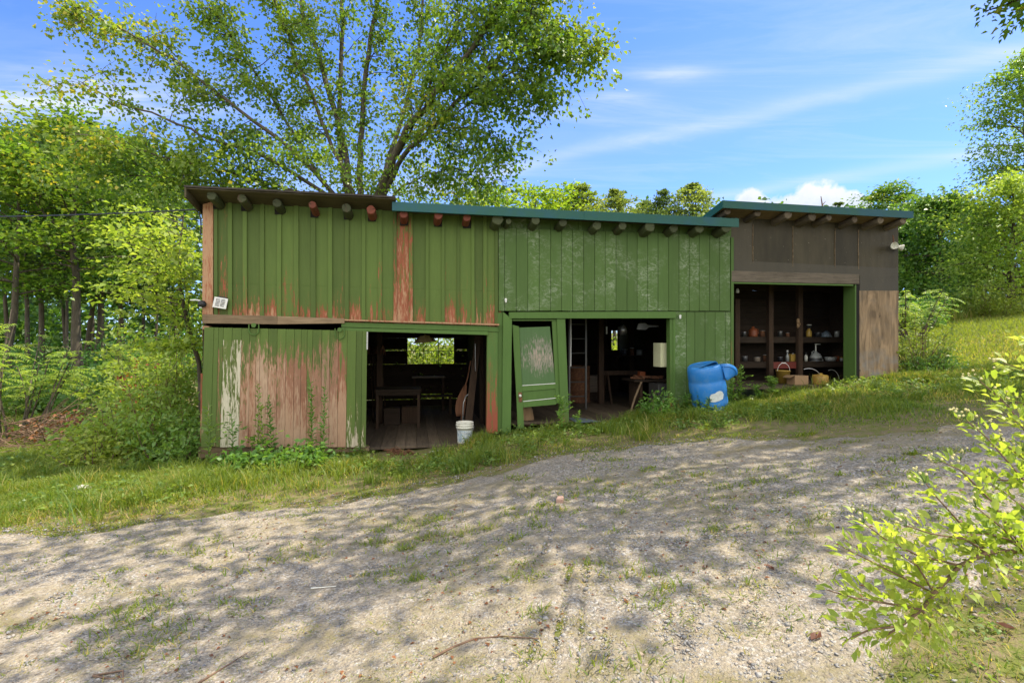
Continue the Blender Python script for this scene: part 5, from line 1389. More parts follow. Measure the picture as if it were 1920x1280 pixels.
# ================================================================== TREES AND PLANTS
def V3(*a): return np.array(a, float)
class Plant:
    def __init__(s, seed):
        s.rng = np.random.default_rng(seed); s.w = MB(); s.f = Foliage(); s.P, s.D, s.S = [], [], []
    def limb(s, p0, d, L, r0, r1, n=5, droop=0.0, wob=.12, sides=5):
        p = np.array(p0, float); d = np.array(d, float); d /= np.linalg.norm(d)
        pts = [p.copy()]
        for i in range(n):
            d = d + s.rng.normal(0, wob, 3) + V3(0, 0, -droop / n); d /= np.linalg.norm(d)
            p = p + d * L / n; pts.append(p.copy())
        s.w.tube(pts, list(np.linspace(r0, r1, n + 1)), sides, cap=False, wear=(0, s.rng.random(), 0))
        return np.array(pts)
    def spray(s, c, d, n, R_, size, flat=.3, droop=.15):
        """a flat fan of leaves round a twig end"""
        rng = s.rng
        off = rng.normal(0, 1, (n, 3)) * R_ * np.array([1, 1, flat])
        P = c + off
        Dd = off * np.array([1, 1, .3]) / max(R_, 1e-6) * .5 + np.asarray(d) * .5 + rng.normal(0, .55, (n, 3)) + np.array([0, 0, -droop])
        s.P.append(P); s.D.append(Dd); s.S.append(size * (.6 + .8 * rng.random(n)))
    def finish(s, name, label, cat, loc, leafmat, bark, color=(1, 1, 1), group=None, trunk='trunk', crown='crown', rot=0, width=.62, up=.55, six=False, cut=None, hue=None):
        t = thing(name, label, cat, loc, rot, group)
        if s.w.v: s.w.build(trunk, bark, t, smooth=True)
        P, Dd, S = np.concatenate(s.P), np.concatenate(s.D), np.concatenate(s.S)
        if cut is not None:
            k = cut(P + np.array(loc)); P, Dd, S = P[k], Dd[k], S[k]
        # hue: per-leaf random plus slow drift through the crown
        dr = vnoise(P[:, 0] + P[:, 2] * .7, P[:, 1] - P[:, 2] * .4, .55 if hue is None else hue, 3)
        rn = np.clip(s.rng.random(len(P)) * .65 + dr * .7 - .2, 0, .999)
        s.f.leaves(P, Dd, S, six=six, rng=s.rng, rnd=rn, width=width, up=up)
        s.f.build(crown, leafmat, t, color); return t

def deciduous(seed, H, Rc, cb, nlimb, leaf, per, tr, up0=.35, shape=.7, subs=4, lean=(0, 0), flat=.32, spr=.33, trunk_to=.93):
    p = Plant(seed); rng = p.rng
    n = 8; zs = np.linspace(-.25, H * trunk_to, n + 1)
    ox, oy = np.cumsum(rng.normal(0, .012 * H, n + 1)) * .5 + np.linspace(0, lean[0], n + 1), np.cumsum(rng.normal(0, .012 * H, n + 1)) * .5 + np.linspace(0, lean[1], n + 1)
    pts = np.stack([ox, oy, zs], -1); rr = tr * (1 - zs.clip(0) / H * .9)
    rr[0] *= 1.35
    p.w.tube(pts, list(rr), 8, cap=False)
    for i in range(nlimb):
        s_ = (i + rng.random()) / nlimb; z = H * (cb + (trunk_to - cb) * s_)
        base = np.array([np.interp(z, zs, ox), np.interp(z, zs, oy), z])
        a = i * 2.4 + rng.normal(0, .3); prof = max(.28, math.sin(math.pi * (.22 + .72 * s_)) ** shape)
        L = Rc * prof * rng.uniform(.75, 1.15); el = up0 + .7 * s_ + rng.normal(0, .12)
        d = V3(math.cos(a) * math.cos(el), math.sin(a) * math.cos(el), math.sin(el))
        r0 = max(.014, np.interp(z, zs, rr) * .5)
        q = p.limb(base, d, L, r0, r0 * .25, 5, .35, .10)
        for j in range(subs):
            t = rng.uniform(.35, .98); b = q[0] + 0; k = t * 5; k0 = int(min(4, k)); b = q[k0] + (q[k0 + 1] - q[k0]) * (k - k0)
            d2 = (q[k0 + 1] - q[k0]); d2 /= np.linalg.norm(d2); d2 = d2 + rng.normal(0, .65, 3) * np.array([1, 1, .6])
            q2 = p.limb(b, d2, L * rng.uniform(.25, .45), r0 * .35, r0 * .12, 3, .3, .15, 4)
            for e in (q2[-1], (q2[1] + q2[2]) / 2): p.spray(e + rng.normal(0, .08, 3), d2 / 2, per, L * spr * rng.uniform(.55, 1), leaf, flat)
        p.spray(q[-1], d, per, L * spr, leaf, flat)
    return p

def conifer(seed, H, Rc, cb, nw, leaf, per, tr):
    p = Plant(seed); rng = p.rng
    p.w.tube([(0, 0, -.2), (.02, 0, H * .5), (0, .02, H)], [tr, tr * .6, tr * .08], 7, cap=False)
    for i in range(nw):
        s_ = (i + .5) / nw; z = H * (cb + (1 - cb) * s_)
        L0 = Rc * (1 - s_) ** .95 * rng.uniform(.75, 1.2) + .06
        for k in range(4):
            a = i * .9 + k * 1.257 + rng.normal(0, .2); L = L0 * rng.uniform(.65, 1.15); el = .08 + .12 * s_ + rng.normal(0, .14)
            d = V3(math.cos(a) * math.cos(el), math.sin(a) * math.cos(el), math.sin(el))
            q = p.limb((0, 0, z), d, L, .03, .008, 3, -.12, .06, 4)
            for e in np.linspace(.35, 1, 4):
                c = q[0] + (q[-1] - q[0]) * e; p.spray(c, d + V3(0, 0, .5), per, .11 * L + .06, leaf, .4, -.2)
    return p

def copy_thing(src, loc, rotz, scale, label, color, group):
    c = src.copy(); COL.objects.link(c); c.location = loc; c.rotation_euler = (0, 0, rotz); c.scale = scale
    c['label'] = label
    if group: c['group'] = group
    for ch in list(src.children):
        d = ch.copy(); COL.objects.link(d); d.parent = c
        if not ch.name.startswith('trunk'): d.color = (*color, 1)
    return c
def spot(px, Y): return ((px - 960) / F * Y, Y)
def htop(py, Y, x): return CAMZ + (640 - py) / F * Y - g(x, Y)

# ---- the big many-stemmed tree right behind the barn
big = Plant(101); rng = big.rng
BY = 15.6
bx0, by0 = spot(690, BY); bz0 = g(bx0, by0) - .2
LOC = np.array([bx0, by0, bz0])
def PP(px, py, Y): return np.array(P3(px, py, Y)) - LOC
stems = [  # (polyline of (px, py, depth), start radius, end radius, first leafy fraction, twigs)
 ([(690, 620, 15.6), (690, 480, 15.6), (693, 400, 15.6)], .34, .26, 9, 0),
 ([(690, 500, 15.6), (660, 440, 15.8), (645, 380, 16)], .24, .2, 9, 0),
 ([(693, 400, 15.6), (716, 360, 15.3), (737, 300, 14.9), (762, 240, 14.4), (840, 150, 13.4), (900, 70, 13.2), (945, -10, 13), (985, -130, 12.8)], .20, .05, .3, 34),
 ([(716, 375, 15.4), (758, 285, 14.6), (800, 250, 14.0), (868, 182, 13.4), (930, 115, 13.0), (985, 50, 12.8), (1020, -50, 12.6)], .13, .03, .25, 32),
 ([(672, 380, 15.8), (674, 300, 16), (681, 200, 16), (690, 100, 15.8), (706, 0, 15.6), (730, -160, 15)], .17, .06, .3, 22),
 ([(660, 380, 15.9), (641, 250, 16.3), (604, 120, 16.6), (577, 60, 16.8), (560, -20, 16.8), (540, -150, 16.6)], .16, .06, .3, 22),
 ([(655, 380, 16), (632, 250, 16.8), (642, 100, 17), (640, -20, 17), (655, -160, 17)], .15, .06, .3, 18),
 ([(648, 385, 16), (560, 290, 15.3), (450, 210, 14.6), (330, 110, 14.0), (200, 40, 13.6), (128, 8, 13.4)], .12, .012, .22, 36),
 ([(645, 385, 16), (500, 290, 15.0), (400, 262, 14.4), (310, 220, 13.9), (205, 188, 13.5), (150, 153, 13.3)], .10, .008, .22, 16),
 ([(640, 390, 16), (480, 335, 15), (380, 312, 14.2), (270, 285, 13.5), (170, 265, 13)], .09, .01, .2, 26),
 ([(640, 400, 16), (520, 365, 15.5), (420, 345, 14.8), (300, 330, 14.2), (200, 330, 13.8)], .08, .01, .2, 20),
 ([(665, 370, 15.9), (612, 250, 15.6), (560, 120, 15.2), (520, 20, 14.8), (490, -80, 14.5)], .11, .03, .25, 30),
 ([(600, 330, 15.9), (520, 200, 15.6), (440, 80, 15.2), (380, -10, 15)], .08, .02, .2, 30),
 ([(722, 378, 15.4), (770, 340, 15.0), (840, 318, 14.6), (890, 322, 14.3), (930, 338, 14)], .06, .008, .25, 22),
 ([(700, 385, 15.5), (742, 260, 15.9), (780, 130, 16.2), (792, 0, 16.2), (800, -120, 16)], .12, .04, .3, 26),
 ([(868, 182, 13.4), (950, 136, 12.9), (1040, 116, 12.6), (1105, 98, 12.4)], .045, .006, .15, 22),
 ([(880, 100, 13.3), (950, 18, 12.9), (1020, 30, 12.6), (1070, 66, 12.4)], .05, .007, .2, 20),
 ([(835, 228, 13.8), (900, 176, 13.2), (955, 130, 12.8), (990, 155, 12.6), (1020, 185, 12.5)], .04, .005, .2, 20),
 ([(800, 250, 14), (860, 235, 13.6), (920, 250, 13.3), (945, 280, 13.2)], .035, .005, .2, 14),
 ([(740, 300, 14.9), (790, 200, 14.2), (850, 60, 13.4), (880, -40, 13)], .07, .02, .2, 26),
 ([(706, 0, 15.6), (740, -220, 15), (760, -380, 14.6)], .07, .015, .2, 26),
 ([(640, -20, 17), (620, -230, 17), (620, -400, 16.6)], .07, .015, .2, 24),
 ([(560, -20, 16.8), (510, -200, 16.6), (480, -330, 16)], .07, .015, .2, 20),
]
for pl, r0, r1, lf, ntw in stems:
    ctrl = np.array([PP(*c) for c in pl])
    # smooth the polyline and roughen it a little
    tt_ = np.linspace(0, len(ctrl) - 1, (len(ctrl) - 1) * 4 + 1); pts = np.stack([np.interp(tt_, range(len(ctrl)), ctrl[:, k]) for k in range(3)], -1)
    for _ in range(2): pts[1:-1] = (pts[:-2] + 2 * pts[1:-1] + pts[2:]) / 4
    pts[1:-1] += rng.normal(0, .025, pts[1:-1].shape)
    big.w.tube(pts, list(np.linspace(r0 * .62, r1 * .75, len(pts))), 8 if r0 > .1 else 6, cap=False, wear=(0, rng.random(), 0))
    if ntw == 0: continue
    seg = np.linalg.norm(np.diff(pts, axis=0), axis=1); cum = np.concatenate([[0], np.cumsum(seg)]); Lt = cum[-1]
    for i in range(ntw):
        s_ = lf + (1 - lf) * ((i + rng.random()) / ntw) ** .85; k = np.searchsorted(cum, s_ * Lt) - 1; k = int(np.clip(k, 0, len(pts) - 2))
        b = pts[k] + (pts[k + 1] - pts[k]) * rng.random(); d = pts[k + 1] - pts[k]; d /= np.linalg.norm(d)
        d2 = d * .6 + rng.normal(0, .6, 3) + V3(0, 0, .05); L = rng.uniform(.5, 1.9) * (1.15 - .5 * s_)
        q = big.limb(b, d2, L, min(.02, r1 * .8 + .004), .004, 4, .55, .16, 4)
        for e in (1, 2, 3, 4):
            if rng.random() < .24: continue
            big.spray(q[e] + rng.normal(0, .06, 3), d2 / 2, int(rng.integers(11, 28)), rng.uniform(.10, .23), .112, .6, .5)
        for _ in range(2):
            d3 = d2 + rng.normal(0, .8, 3); q3 = big.limb(q[2], d3, L * .45, .007, .003, 3, .5, .2, 4)
            big.spray(q3[-1], d3 / 2, int(rng.integers(9, 24)), rng.uniform(.12, .26), .105, .6, .5)
# inner fill near the fork, as in the thick heart of the crown
for _ in range(200):
    px, py = rng.normal(640, 110), rng.normal(290, 65)
    if py > 385: continue
    big.spray(PP(px, py, rng.uniform(14.2, 17.5)), (0, 0, 0), 20, .22, .10, .6, .4)
for _ in range(110):
    px, py = rng.uniform(640, 960), rng.uniform(315, 390)
    if py < 330 + (px - 780) * .12: continue
    big.spray(PP(px, py, rng.uniform(14.2, 17)), (0, 0, 0), 18, .22, .10, .5, .4)
for _ in range(170):
    px, py = rng.uniform(60, 640), rng.normal(305, 42)
    if py > 400 or py < 225 + max(0, (150 - px) * .3): continue
    big.spray(PP(px, py, rng.uniform(12.4, 14.6)), (0, 0, 0), 15, .24, .10, .4, .4)
big.finish('maple_tree', 'big spreading many stemmed tree rising behind the left half of the barn roof', 'tree', tuple(LOC), 'leaf_maple', 'bark', width=.78, up=.3)

# ---- woods at the left: tall shaded trees with bare trunks
protos = []
for sd, H, Rc, cb, nl, tr in ((201, 14, 2.4, .36, 22, .12), (202, 15, 2.1, .40, 22, .105), (203, 13, 2.6, .34, 20, .135)):
    protos.append((sd, H, Rc, cb, nl, tr))
ordn = ['leftmost', 'second', 'third', 'fourth', 'fifth', 'sixth', 'seventh', 'eighth', 'ninth', 'tenth', 'eleventh', 'twelfth', 'thirteenth', 'fourteenth']
wood_tr = [(8, 26, 245), (57, 22, 250), (84, 24, 240), (118, 30, 262), (131, 21, 235), (163, 27, 245), (178, 25, 250), (197, 24.5, 255), (235, 27, 265), (262, 30, 275), (296, 26, 285), (335, 30, 300)]
srcs = []
for i, (px, Y, top) in enumerate(wood_tr):
    x, _ = spot(px, Y); h = htop(top, Y, x)
    lab = f'{ordn[i]} tall bare trunked tree of the shaded woods, counted from the left edge'
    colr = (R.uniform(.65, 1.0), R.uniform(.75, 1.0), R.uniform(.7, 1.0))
    if i < 3:
        sd, H, Rc, cb, nl, tr = protos[i]
        p = deciduous(sd, H, Rc, cb, nl, .27, 20, tr, .25, .5, 4)
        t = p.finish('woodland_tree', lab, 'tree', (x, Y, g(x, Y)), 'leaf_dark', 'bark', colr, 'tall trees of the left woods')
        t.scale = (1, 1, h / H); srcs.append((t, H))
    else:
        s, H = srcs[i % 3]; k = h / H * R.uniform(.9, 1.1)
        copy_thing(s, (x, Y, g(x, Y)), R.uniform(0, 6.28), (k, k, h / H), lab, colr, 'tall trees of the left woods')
# the sunlit crowns that front the woods
p = deciduous(211, 13.4, 3.2, .45, 26, .19, 30, .2, .25, .6, 5)
x, Y = spot(150, 19); p.finish('maple_tree', 'sunlit yellow green tree with a domed top before the left woods', 'tree', (x, Y, g(x, Y)), 'leaf_maple', 'bark', (1.0, 1.0, 1.0)).scale = (1, 1, htop(238, 19, x) / 13.4)
p = deciduous(212, 11, 2.6, .4, 20, .18, 26, .15, .3, .6, 4)
x, Y = spot(20, 18); p.finish('maple_tree', 'pale green tree at the far left edge in front of the woods', 'tree', (x, Y, g(x, Y)), 'leaf_maple', 'bark', (.85, 1.0, 1.0)).scale = (1, 1, htop(262, 18, x) / 11)
p = conifer(213, 15, 1.5, .55, 14, .22, 12, .15)
x, Y = spot(172, 31); p.finish('pine_tree', 'dark pine tip poking above the domed tree on the left', 'tree', (x, Y, g(x, Y)), 'leaf_pine', 'bark', (.7, .8, .8)).scale = (1, 1, htop(228, 31, x) / 15)

# far-off woods that read as one mass
mass = Plant(301); rng = mass.rng
def fill_mass(n, pxa, pxb, Ya, Yb, topa, topb, per=26, R_=.9, leaf=.42):
    for _ in range(n):
        px = rng.uniform(pxa, pxb); Y = rng.uniform(Ya, Yb); x, _y = spot(px, Y)
        tp = np.interp(px, [pxa, pxb], [topa, topb]) + 26 * (vnoise(px, 0, .03, 5) - .5)
        zt_ = CAMZ + (640 - tp) / F * Y; z0 = g(x, Y)
        z = z0 + (zt_ - z0) * rng.random() ** .8
        mass.spray(V3(x, Y, z), (0, 0, 0), per, R_, leaf, .5, .2)
fill_mass(420, -420, 420, 36, 48, 440, 430)
fill_mass(420, -420, 420, 30, 40, 560, 560, 26, .8, .4)
fill_mass(200, 420, 1180, 34, 44, 385, 385)
fill_mass(220, 1120, 1700, 40, 52, 395, 400)
fill_mass(420, 1640, 2400, 33, 44, 392, 350)
P = np.concatenate(mass.P); Dd = np.concatenate(mass.D); S = np.concatenate(mass.S)
mass.f.leaves(P, Dd, S, rng=rng, width=.7, up=.5); mo = mass.f.build('woods', 'leaf_dark', None, (.95, 1.05, .9))
tag(mo, 'distant mixed woods closing the view behind the barn', 'woods', kind='stuff')

# ---- tree tops over the barn roof
G_ROOF = 'tree tops showing above the barn roof'
tops = [(908, 352, 25, 'd', 'low rounded leafy top beside the big tree over the green roof edge'), (1005, 343, 24, 'd', 'broad yellow green leafy top above the middle of the green roof'),
        (1052, 352, 26, 'd', 'small leafy top right of the broad yellow green one'), (1090, 348, 25, 'c', 'narrow pointed yellow green top above the roof joint'),
        (1152, 356, 27, 'c', 'thin spiky top standing alone above the green roof'), (1212, 378, 30, 'c', 'low pine top with two tips left of the dark spire'),
        (1243, 357, 29, 'c', 'dark narrow pine spire above the right end of the green roof'), (1300, 346, 28, 'c', 'wide pale pine top just left of the brown shed roof')]
dsrc = csrc = None
for px, top, Y, kd, lab in tops:
    x, _ = spot(px, Y); h = htop(top, Y, x); rc = {1300: 2.5, 1005: 1.9, 908: 1.7, 1243: 1.7}.get(px, 2.0)
    colr = (1.5, 1.4, 1.15) if px < 1180 else (1.45, 1.4, 1.3)
    if px == 1243: colr = (.85, .95, .9)
    if kd == 'd':
        if dsrc is None:
            p = deciduous(221, 10, 1.6, .35, 22, .17, 20, .12, .4, .5, 4); dsrc = p.finish('leafy_tree', lab, 'tree', (x, Y, g(x, Y)), 'leaf_maple', 'bark', colr, G_ROOF); dsrc.scale = (rc / 1.6, rc / 1.6, h / 10)
        else: copy_thing(dsrc, (x, Y, g(x, Y)), R.uniform(0, 6), (rc / 1.6, rc / 1.6, h / 10), lab, colr, G_ROOF)
    else:
        if csrc is None:
            p = conifer(222, 10, 3.6, .5, 20, .15, 16, .10); csrc = p.finish('pine_tree', lab, 'tree', (x, Y, g(x, Y)), 'leaf_pine', 'bark', colr, G_ROOF); csrc.scale = (rc / 2.1, rc / 2.1, h / 10)
        else: copy_thing(csrc, (x, Y, g(x, Y)), R.uniform(0, 6), (rc / 2.1, rc / 2.1, h / 10), lab, colr, G_ROOF)
p = deciduous(231, 14, 1.9, .72, 20, .22, 22, .2, .15, .45, 5, flat=.25)
x, Y = spot(1660, 38); p.finish('oak_tree', 'airy flat topped tree above the right half of the shed roof', 'tree', (x, Y, g(x, Y)), 'leaf_maple', 'bark', (.7, .85, .9)).scale = (1, 1, htop(346, 38, x) / 14)
p = conifer(232, 11, .9, .3, 16, .2, 10, .12)
x, Y = spot(1572, 36); p.finish('pine_tree', 'tiny dark pine tip beside the cloud above the shed roof', 'tree', (x, Y, g(x, Y)), 'leaf_pine', 'bark', (.8, .85, .8)).scale = (1, 1, htop(379, 36, x) / 11)
t = thing('dead_snag', 'bare dead twig tip sticking up over the shed roof before the cloud', 'dead tree', (*spot(1545, 30), 0)); t.location.z = g(*t.location[:2])
hs = htop(368, 30, t.location.x); m = MB(); m.tube([(0, 0, -.2), (0, 0, hs * .6), (-.1, 0, hs * .93), (-.18, 0, hs)], [.14, .1, .04, .02], 6); m.tube([(-.1, 0, hs * .93), (.1, 0, hs * .96)], [.03, .01], 5)
m.build('trunk', 'twig', t)

# ---- right side woods
x, Y = spot(1760, 27); h = htop(372, Y, x); p = deciduous(241, h, 1.6, .05, 30, .2, 30, .2, .3, .5, 5, spr=.38, flat=.5)
p.finish('woodland_tree', 'dense dark green tree just right of the brown shed', 'tree', (x, Y, g(x, Y)), 'leaf_dark', 'bark', (1.6, 1.6, 1.3))
x, Y = spot(1705, 30); h = htop(392, Y, x); p = deciduous(242, h, 1.4, .05, 26, .2, 32, .2, .2, .5, 5, spr=.42)
p.finish('woodland_tree', 'shaded tree half hidden behind the shed corner with the floodlight', 'tree', (x, Y, g(x, Y)), 'leaf_dark', 'bark', (.7, .85, .7))
x, Y = spot(1835, 31); h = htop(385, Y, x); p = conifer(243, h, 1.9, .05, 30, .2, 14, .2)
p.finish('pine_tree', 'soft green tree between the dark tree and the bright maple at right', 'tree', (x, Y, g(x, Y)), 'leaf_pine', 'bark', (1.0, 1.25, .9))
x, Y = spot(1900, 22); h = htop(345, Y, x); p = deciduous(244, h, 2.0, .06, 36, .14, 34, .16, .25, .55, 6, flat=.5, spr=.3)
p.finish('maple_tree', 'bright yellow green tree with layered low branches at the right edge', 'tree', (x, Y, g(x, Y)), 'leaf_bright', 'bark', (1.1, 1.15, 1.05))
x, Y = spot(1925, 25); h = htop(105, Y, x); p = deciduous(245, h, 2.1, .45, 26, .15, 30, .2, .35, .55, 6, flat=.5, spr=.28)
p.finish('maple_tree', 'tall open branched tree rising above the right edge against the sky', 'tree', (x, Y, g(x, Y)), 'leaf_bright', 'bark', (.85, 1.0, .95))

# high crown at right, its trunk outside the picture, one branch in the top right corner
sh = Plant(251); rng = sh.rng; sx, sy = 13.8, 8.2; sz = g(sx, sy)
LOC2 = np.array([sx, sy, sz])
sh.w.tube([(0, 0, -.2), (-.1, .1, 3), (.1, .0, 6.5), (-.1, .3, 9.5), (-.4, .6, 12)], [.36, .3, .25, .18, .08], 9, cap=False)
ends = []
for i in range(78):
    e = V3(rng.uniform(3.2, 10.5), rng.uniform(6.8, 10.4), 0) if i % 6 < 4 else V3(rng.uniform(9, 17), rng.uniform(6.5, 13), 0)
    if i % 11 == 0: e = V3(rng.uniform(4.5, 8), rng.uniform(4.2, 6.4), 0)
    if i >= 70: e = V3(rng.choice([.6, 2.2, 3.4, 5.0]) + rng.normal(0, .35), rng.uniform(4.2, 6.8), 0)
    e[2] = max(1.95 + .71 * e[1], 6.6) + 2.2 * rng.random() ** 1.3
    b = V3(sx, sy, rng.uniform(5.5, 8.5)); mid = (b + e) / 2 + V3(0, 0, .6)
    if mid[2] < 2.0 + .72 * mid[1]: mid[2] = 2.1 + .72 * mid[1]
    sh.w.tube([b - LOC2, mid - LOC2, e - LOC2], [.07, .045, .012], 5, cap=False)
    for k in range(7):
        c = e + rng.normal(0, .52, 3) * np.array([1, 1, .5]); sh.spray(c - LOC2, (0, 0, 0), 40, .36, .15, .4, .3)
    for k in range(2):
        c = mid + rng.normal(0, .7, 3); sh.spray(c - LOC2, (0, 0, 0), 22, .34, .14, .4, .3)
br = [P3(2050, -70, 9.4), P3(1930, -10, 9.4), P3(1885, 10, 9.4), P3(1845, 22, 9.4)]
sh.w.tube([np.array(c) - LOC2 for c in [(sx, sy, 8.6)] + br], [.07, .04, .03, .02, .008], 6, cap=False)
for a, b_, n_ in ((1845, 20, 12), (1862, 8, 14), (1885, 5, 16), (1905, 18, 12), (1908, 42, 10), (1895, 58, 6), (1925, 30, 18), (1940, 0, 18)):
    sh.spray(np.array(P3(a, b_, 9.4)) - LOC2, (-1, 0, -.2), n_, .14, .09, .4, .3)
def cut_sh(P):
    vis = (P[:, 2] < 1.85 + .69 * P[:, 1]) & (P[:, 0] < 1.02 * P[:, 1])
    px = 960 + P[:, 0] / P[:, 1] * F; py = 640 - (P[:, 2] - CAMZ) / P[:, 1] * F
    return ~vis | ((px > 1828) & (py < 78))
sh.finish('maple_tree', 'overhanging tree whose leafy branch tip enters the top right corner', 'tree', tuple(LOC2), 'leaf_maple', 'bark', (.9, 1.0, 1.0), cut=cut_sh)

# ---- shrubs
def bush(seed, w, dpt, h, leaf, nst, per, lean=.35, flat=.5, six=False):
    p = Plant(seed); rng = p.rng
    for i in range(nst):
        a = rng.uniform(0, 6.28); r = math.sqrt(rng.random()); bx, by = r * math.cos(a) * w * .35, r * math.sin(a) * dpt * .35
        hh = h * (1 - .45 * r * r) * rng.uniform(.6, 1.1)
        d = V3(math.cos(a) * r * lean * w / h, math.sin(a) * r * lean * dpt / h, 1)
        q = p.limb((bx, by, -.05), d, hh, .012, .003, 5, .15, .12, 4)
        for k in range(1, 6):
            p.spray(q[k] + rng.normal(0, .03, 3), d * .3, per, max(.09, .11 * w) * rng.uniform(.7, 1.1), leaf, flat, .1)
    return p
def put_bush(px, Y, name, label, cat, leafmat, color, seed, w, dpt, h, leaf, nst, per, group=None, **k):
    x, _ = spot(px, Y); p = bush(seed, w, dpt, h, leaf, nst, per, **k)
    return p.finish(name, label, cat, (x, Y, float(ZG(x, Y))), leafmat, 'twig', color, group, 'stem', 'foliage', width=.5, up=.5)
put_bush(265, 8.7, 'bush', 'thick waist high bush of arching stems left of the sliding door', 'bush', 'leaf_weed', (1.4, 1.35, 1.15), 401, 1.9, 1.2, 1.25, .085, 46, 17)
put_bush(330, 8.3, 'bush', 'low dark green bush against the foot of the barn corner', 'bush', 'leaf_weed', (.95, 1.1, 1.0), 402, 1.2, .9, .95, .08, 30, 15)
put_bush(190, 8.2, 'bush', 'pale sunlit clump of weeds at the lawn side of the thick bush', 'bush', 'leaf_bright', (1.15, 1.1, 1.0), 403, 1.3, .9, .75, .075, 26, 12)
put_bush(268, 10.6, 'bush', 'orange tinged shrub above the thick bush near the brush pile', 'bush', 'leaf_dead', (1.4, 1.1, .9), 404, .8, .6, 1.55, .085, 10, 7)
put_bush(248, 12.4, 'bush', 'bright young maple shrub with pale sunlit top left of the barn', 'bush', 'leaf_bright', (1.15, 1.15, 1.05), 405, 2.0, 1.4, 2.9, .13, 30, 14, flat=.22)
put_bush(330, 10.8, 'bush', 'leafy green shrub filling the gap beside the barn wall', 'bush', 'leaf_bright', (1.0, 1.05, .95), 406, 1.8, 1.4, 2.5, .10, 40, 16, flat=.35)
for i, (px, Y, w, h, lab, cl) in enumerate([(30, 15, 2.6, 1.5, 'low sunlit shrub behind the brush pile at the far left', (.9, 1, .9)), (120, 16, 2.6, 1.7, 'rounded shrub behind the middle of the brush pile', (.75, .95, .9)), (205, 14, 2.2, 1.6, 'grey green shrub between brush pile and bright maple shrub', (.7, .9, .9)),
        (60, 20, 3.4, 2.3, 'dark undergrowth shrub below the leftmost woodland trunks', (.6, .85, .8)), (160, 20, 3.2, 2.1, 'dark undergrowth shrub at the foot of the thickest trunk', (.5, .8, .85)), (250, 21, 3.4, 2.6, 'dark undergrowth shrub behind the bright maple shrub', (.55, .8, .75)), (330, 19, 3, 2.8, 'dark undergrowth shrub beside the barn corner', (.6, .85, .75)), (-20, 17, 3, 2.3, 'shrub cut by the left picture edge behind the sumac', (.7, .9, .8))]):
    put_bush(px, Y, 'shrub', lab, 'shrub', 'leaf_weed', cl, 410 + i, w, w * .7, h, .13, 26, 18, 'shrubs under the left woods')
# young tree against the barn corner
sp = Plant(431); rng = sp.rng; sx_, sy_ = -5.5, 9.15; sz_ = g(sx_, sy_); L3 = np.array([sx_, sy_, sz_])
tr_ = [np.array(P3(px, py, 9.2)) - L3 for px, py in ((378, 860), (377, 740), (373, 680), (352, 610), (338, 540), (336, 470), (345, 400))]
sp.w.tube(tr_, [.045, .042, .038, .034, .028, .02, .008], 7, cap=False)
for i in range(46):
    k = rng.uniform(2.2, 6); k0 = int(min(5, k)); b = tr_[k0] + (tr_[k0 + 1] - tr_[k0]) * (k - k0)
    a = rng.uniform(math.pi * .55, math.pi * 1.75); L = rng.uniform(.6, 1.5); el = rng.uniform(-.15, .5)
    d = V3(math.cos(a) * math.cos(el), math.sin(a) * math.cos(el), math.sin(el)); q = sp.limb(b, d, L, .012, .003, 4, .3, .12, 4)
    for e in (1, 2, 3, 4): sp.spray(q[e], d / 2, 15, .17, .10, .22, .15)
sp.finish('sapling', 'slender young tree with flat bright leaf sprays growing at the barn corner', 'young tree', tuple(L3), 'leaf_bright', 'bark', (1.2, 1.2, 1.1), width=.62, up=.75)
# sumac at the left edge and by the shed: feathery compound leaves
def sumac(seed, h, w, nst, nfr, leaflet):
    p = Plant(seed); rng = p.rng
    for i in range(nst):
        a = rng.uniform(0, 6.28); r = rng.uniform(.1, 1); d = V3(math.cos(a) * r * w / h * .5, math.sin(a) * r * w / h * .5, 1)
        q = p.limb((math.cos(a) * r * w * .2, math.sin(a) * r * w * .2, -.05), d, h * rng.uniform(.5, 1.02), .025, .008, 5, .1, .08, 5)
        for j in range(nfr):
            b = q[-1] - (q[-1] - q[2]) * rng.random() * .9; fa = rng.uniform(0, 6.28); fd = V3(math.cos(fa), math.sin(fa), rng.uniform(.1, .6))
            f = p.limb(b, fd, rng.uniform(.35, .55), .006, .002, 6, .75, .04, 4)
            Pp, Dp = [], []
            for s_ in np.linspace(.2, 1, 9):
                k = s_ * 6; k0 = int(min(5, k)); c = f[k0] + (f[k0 + 1] - f[k0]) * (k - k0); tg = f[k0 + 1] - f[k0]; tg /= np.linalg.norm(tg); sd = np.cross(tg, V3(0, 0, 1)); sd /= np.linalg.norm(sd)
                for sg in (-1, 1): Pp.append(c); Dp.append(sd * sg + tg * .45 + V3(0, 0, -.12))
            p.P.append(np.array(Pp)); p.D.append(np.array(Dp)); p.S.append(np.full(len(Pp), leaflet) * rng.uniform(.85, 1.15, len(Pp)))
    return p
x, Y = spot(25, 10.6); sumac(441, 3.0, 2.6, 16, 9, .12).finish('sumac', 'feathery leaved sumac bush cut by the left picture edge', 'bush', (x, Y, g(x, Y)), 'leaf_bright', 'bark', (1.1, 1.15, 1.0), None, 'stem', 'foliage', width=.3, up=.8)
x, Y = spot(1700, 17); sumac(442, 1.9, 2.0, 16, 9, .11).finish('sumac', 'bright feathery sumac bush beyond the brown shed corner', 'bush', (x, Y, g(x, Y)), 'leaf_bright', 'bark', (1.1, 1.15, 1.0), None, 'stem', 'foliage', width=.3, up=.8)
put_bush(1722, 10.9, 'bush', 'wiry half shaded bush against the right wall of the shed', 'bush', 'leaf_weed', (.95, .9, .75), 443, 1.0, .9, 1.25, .06, 34, 14)
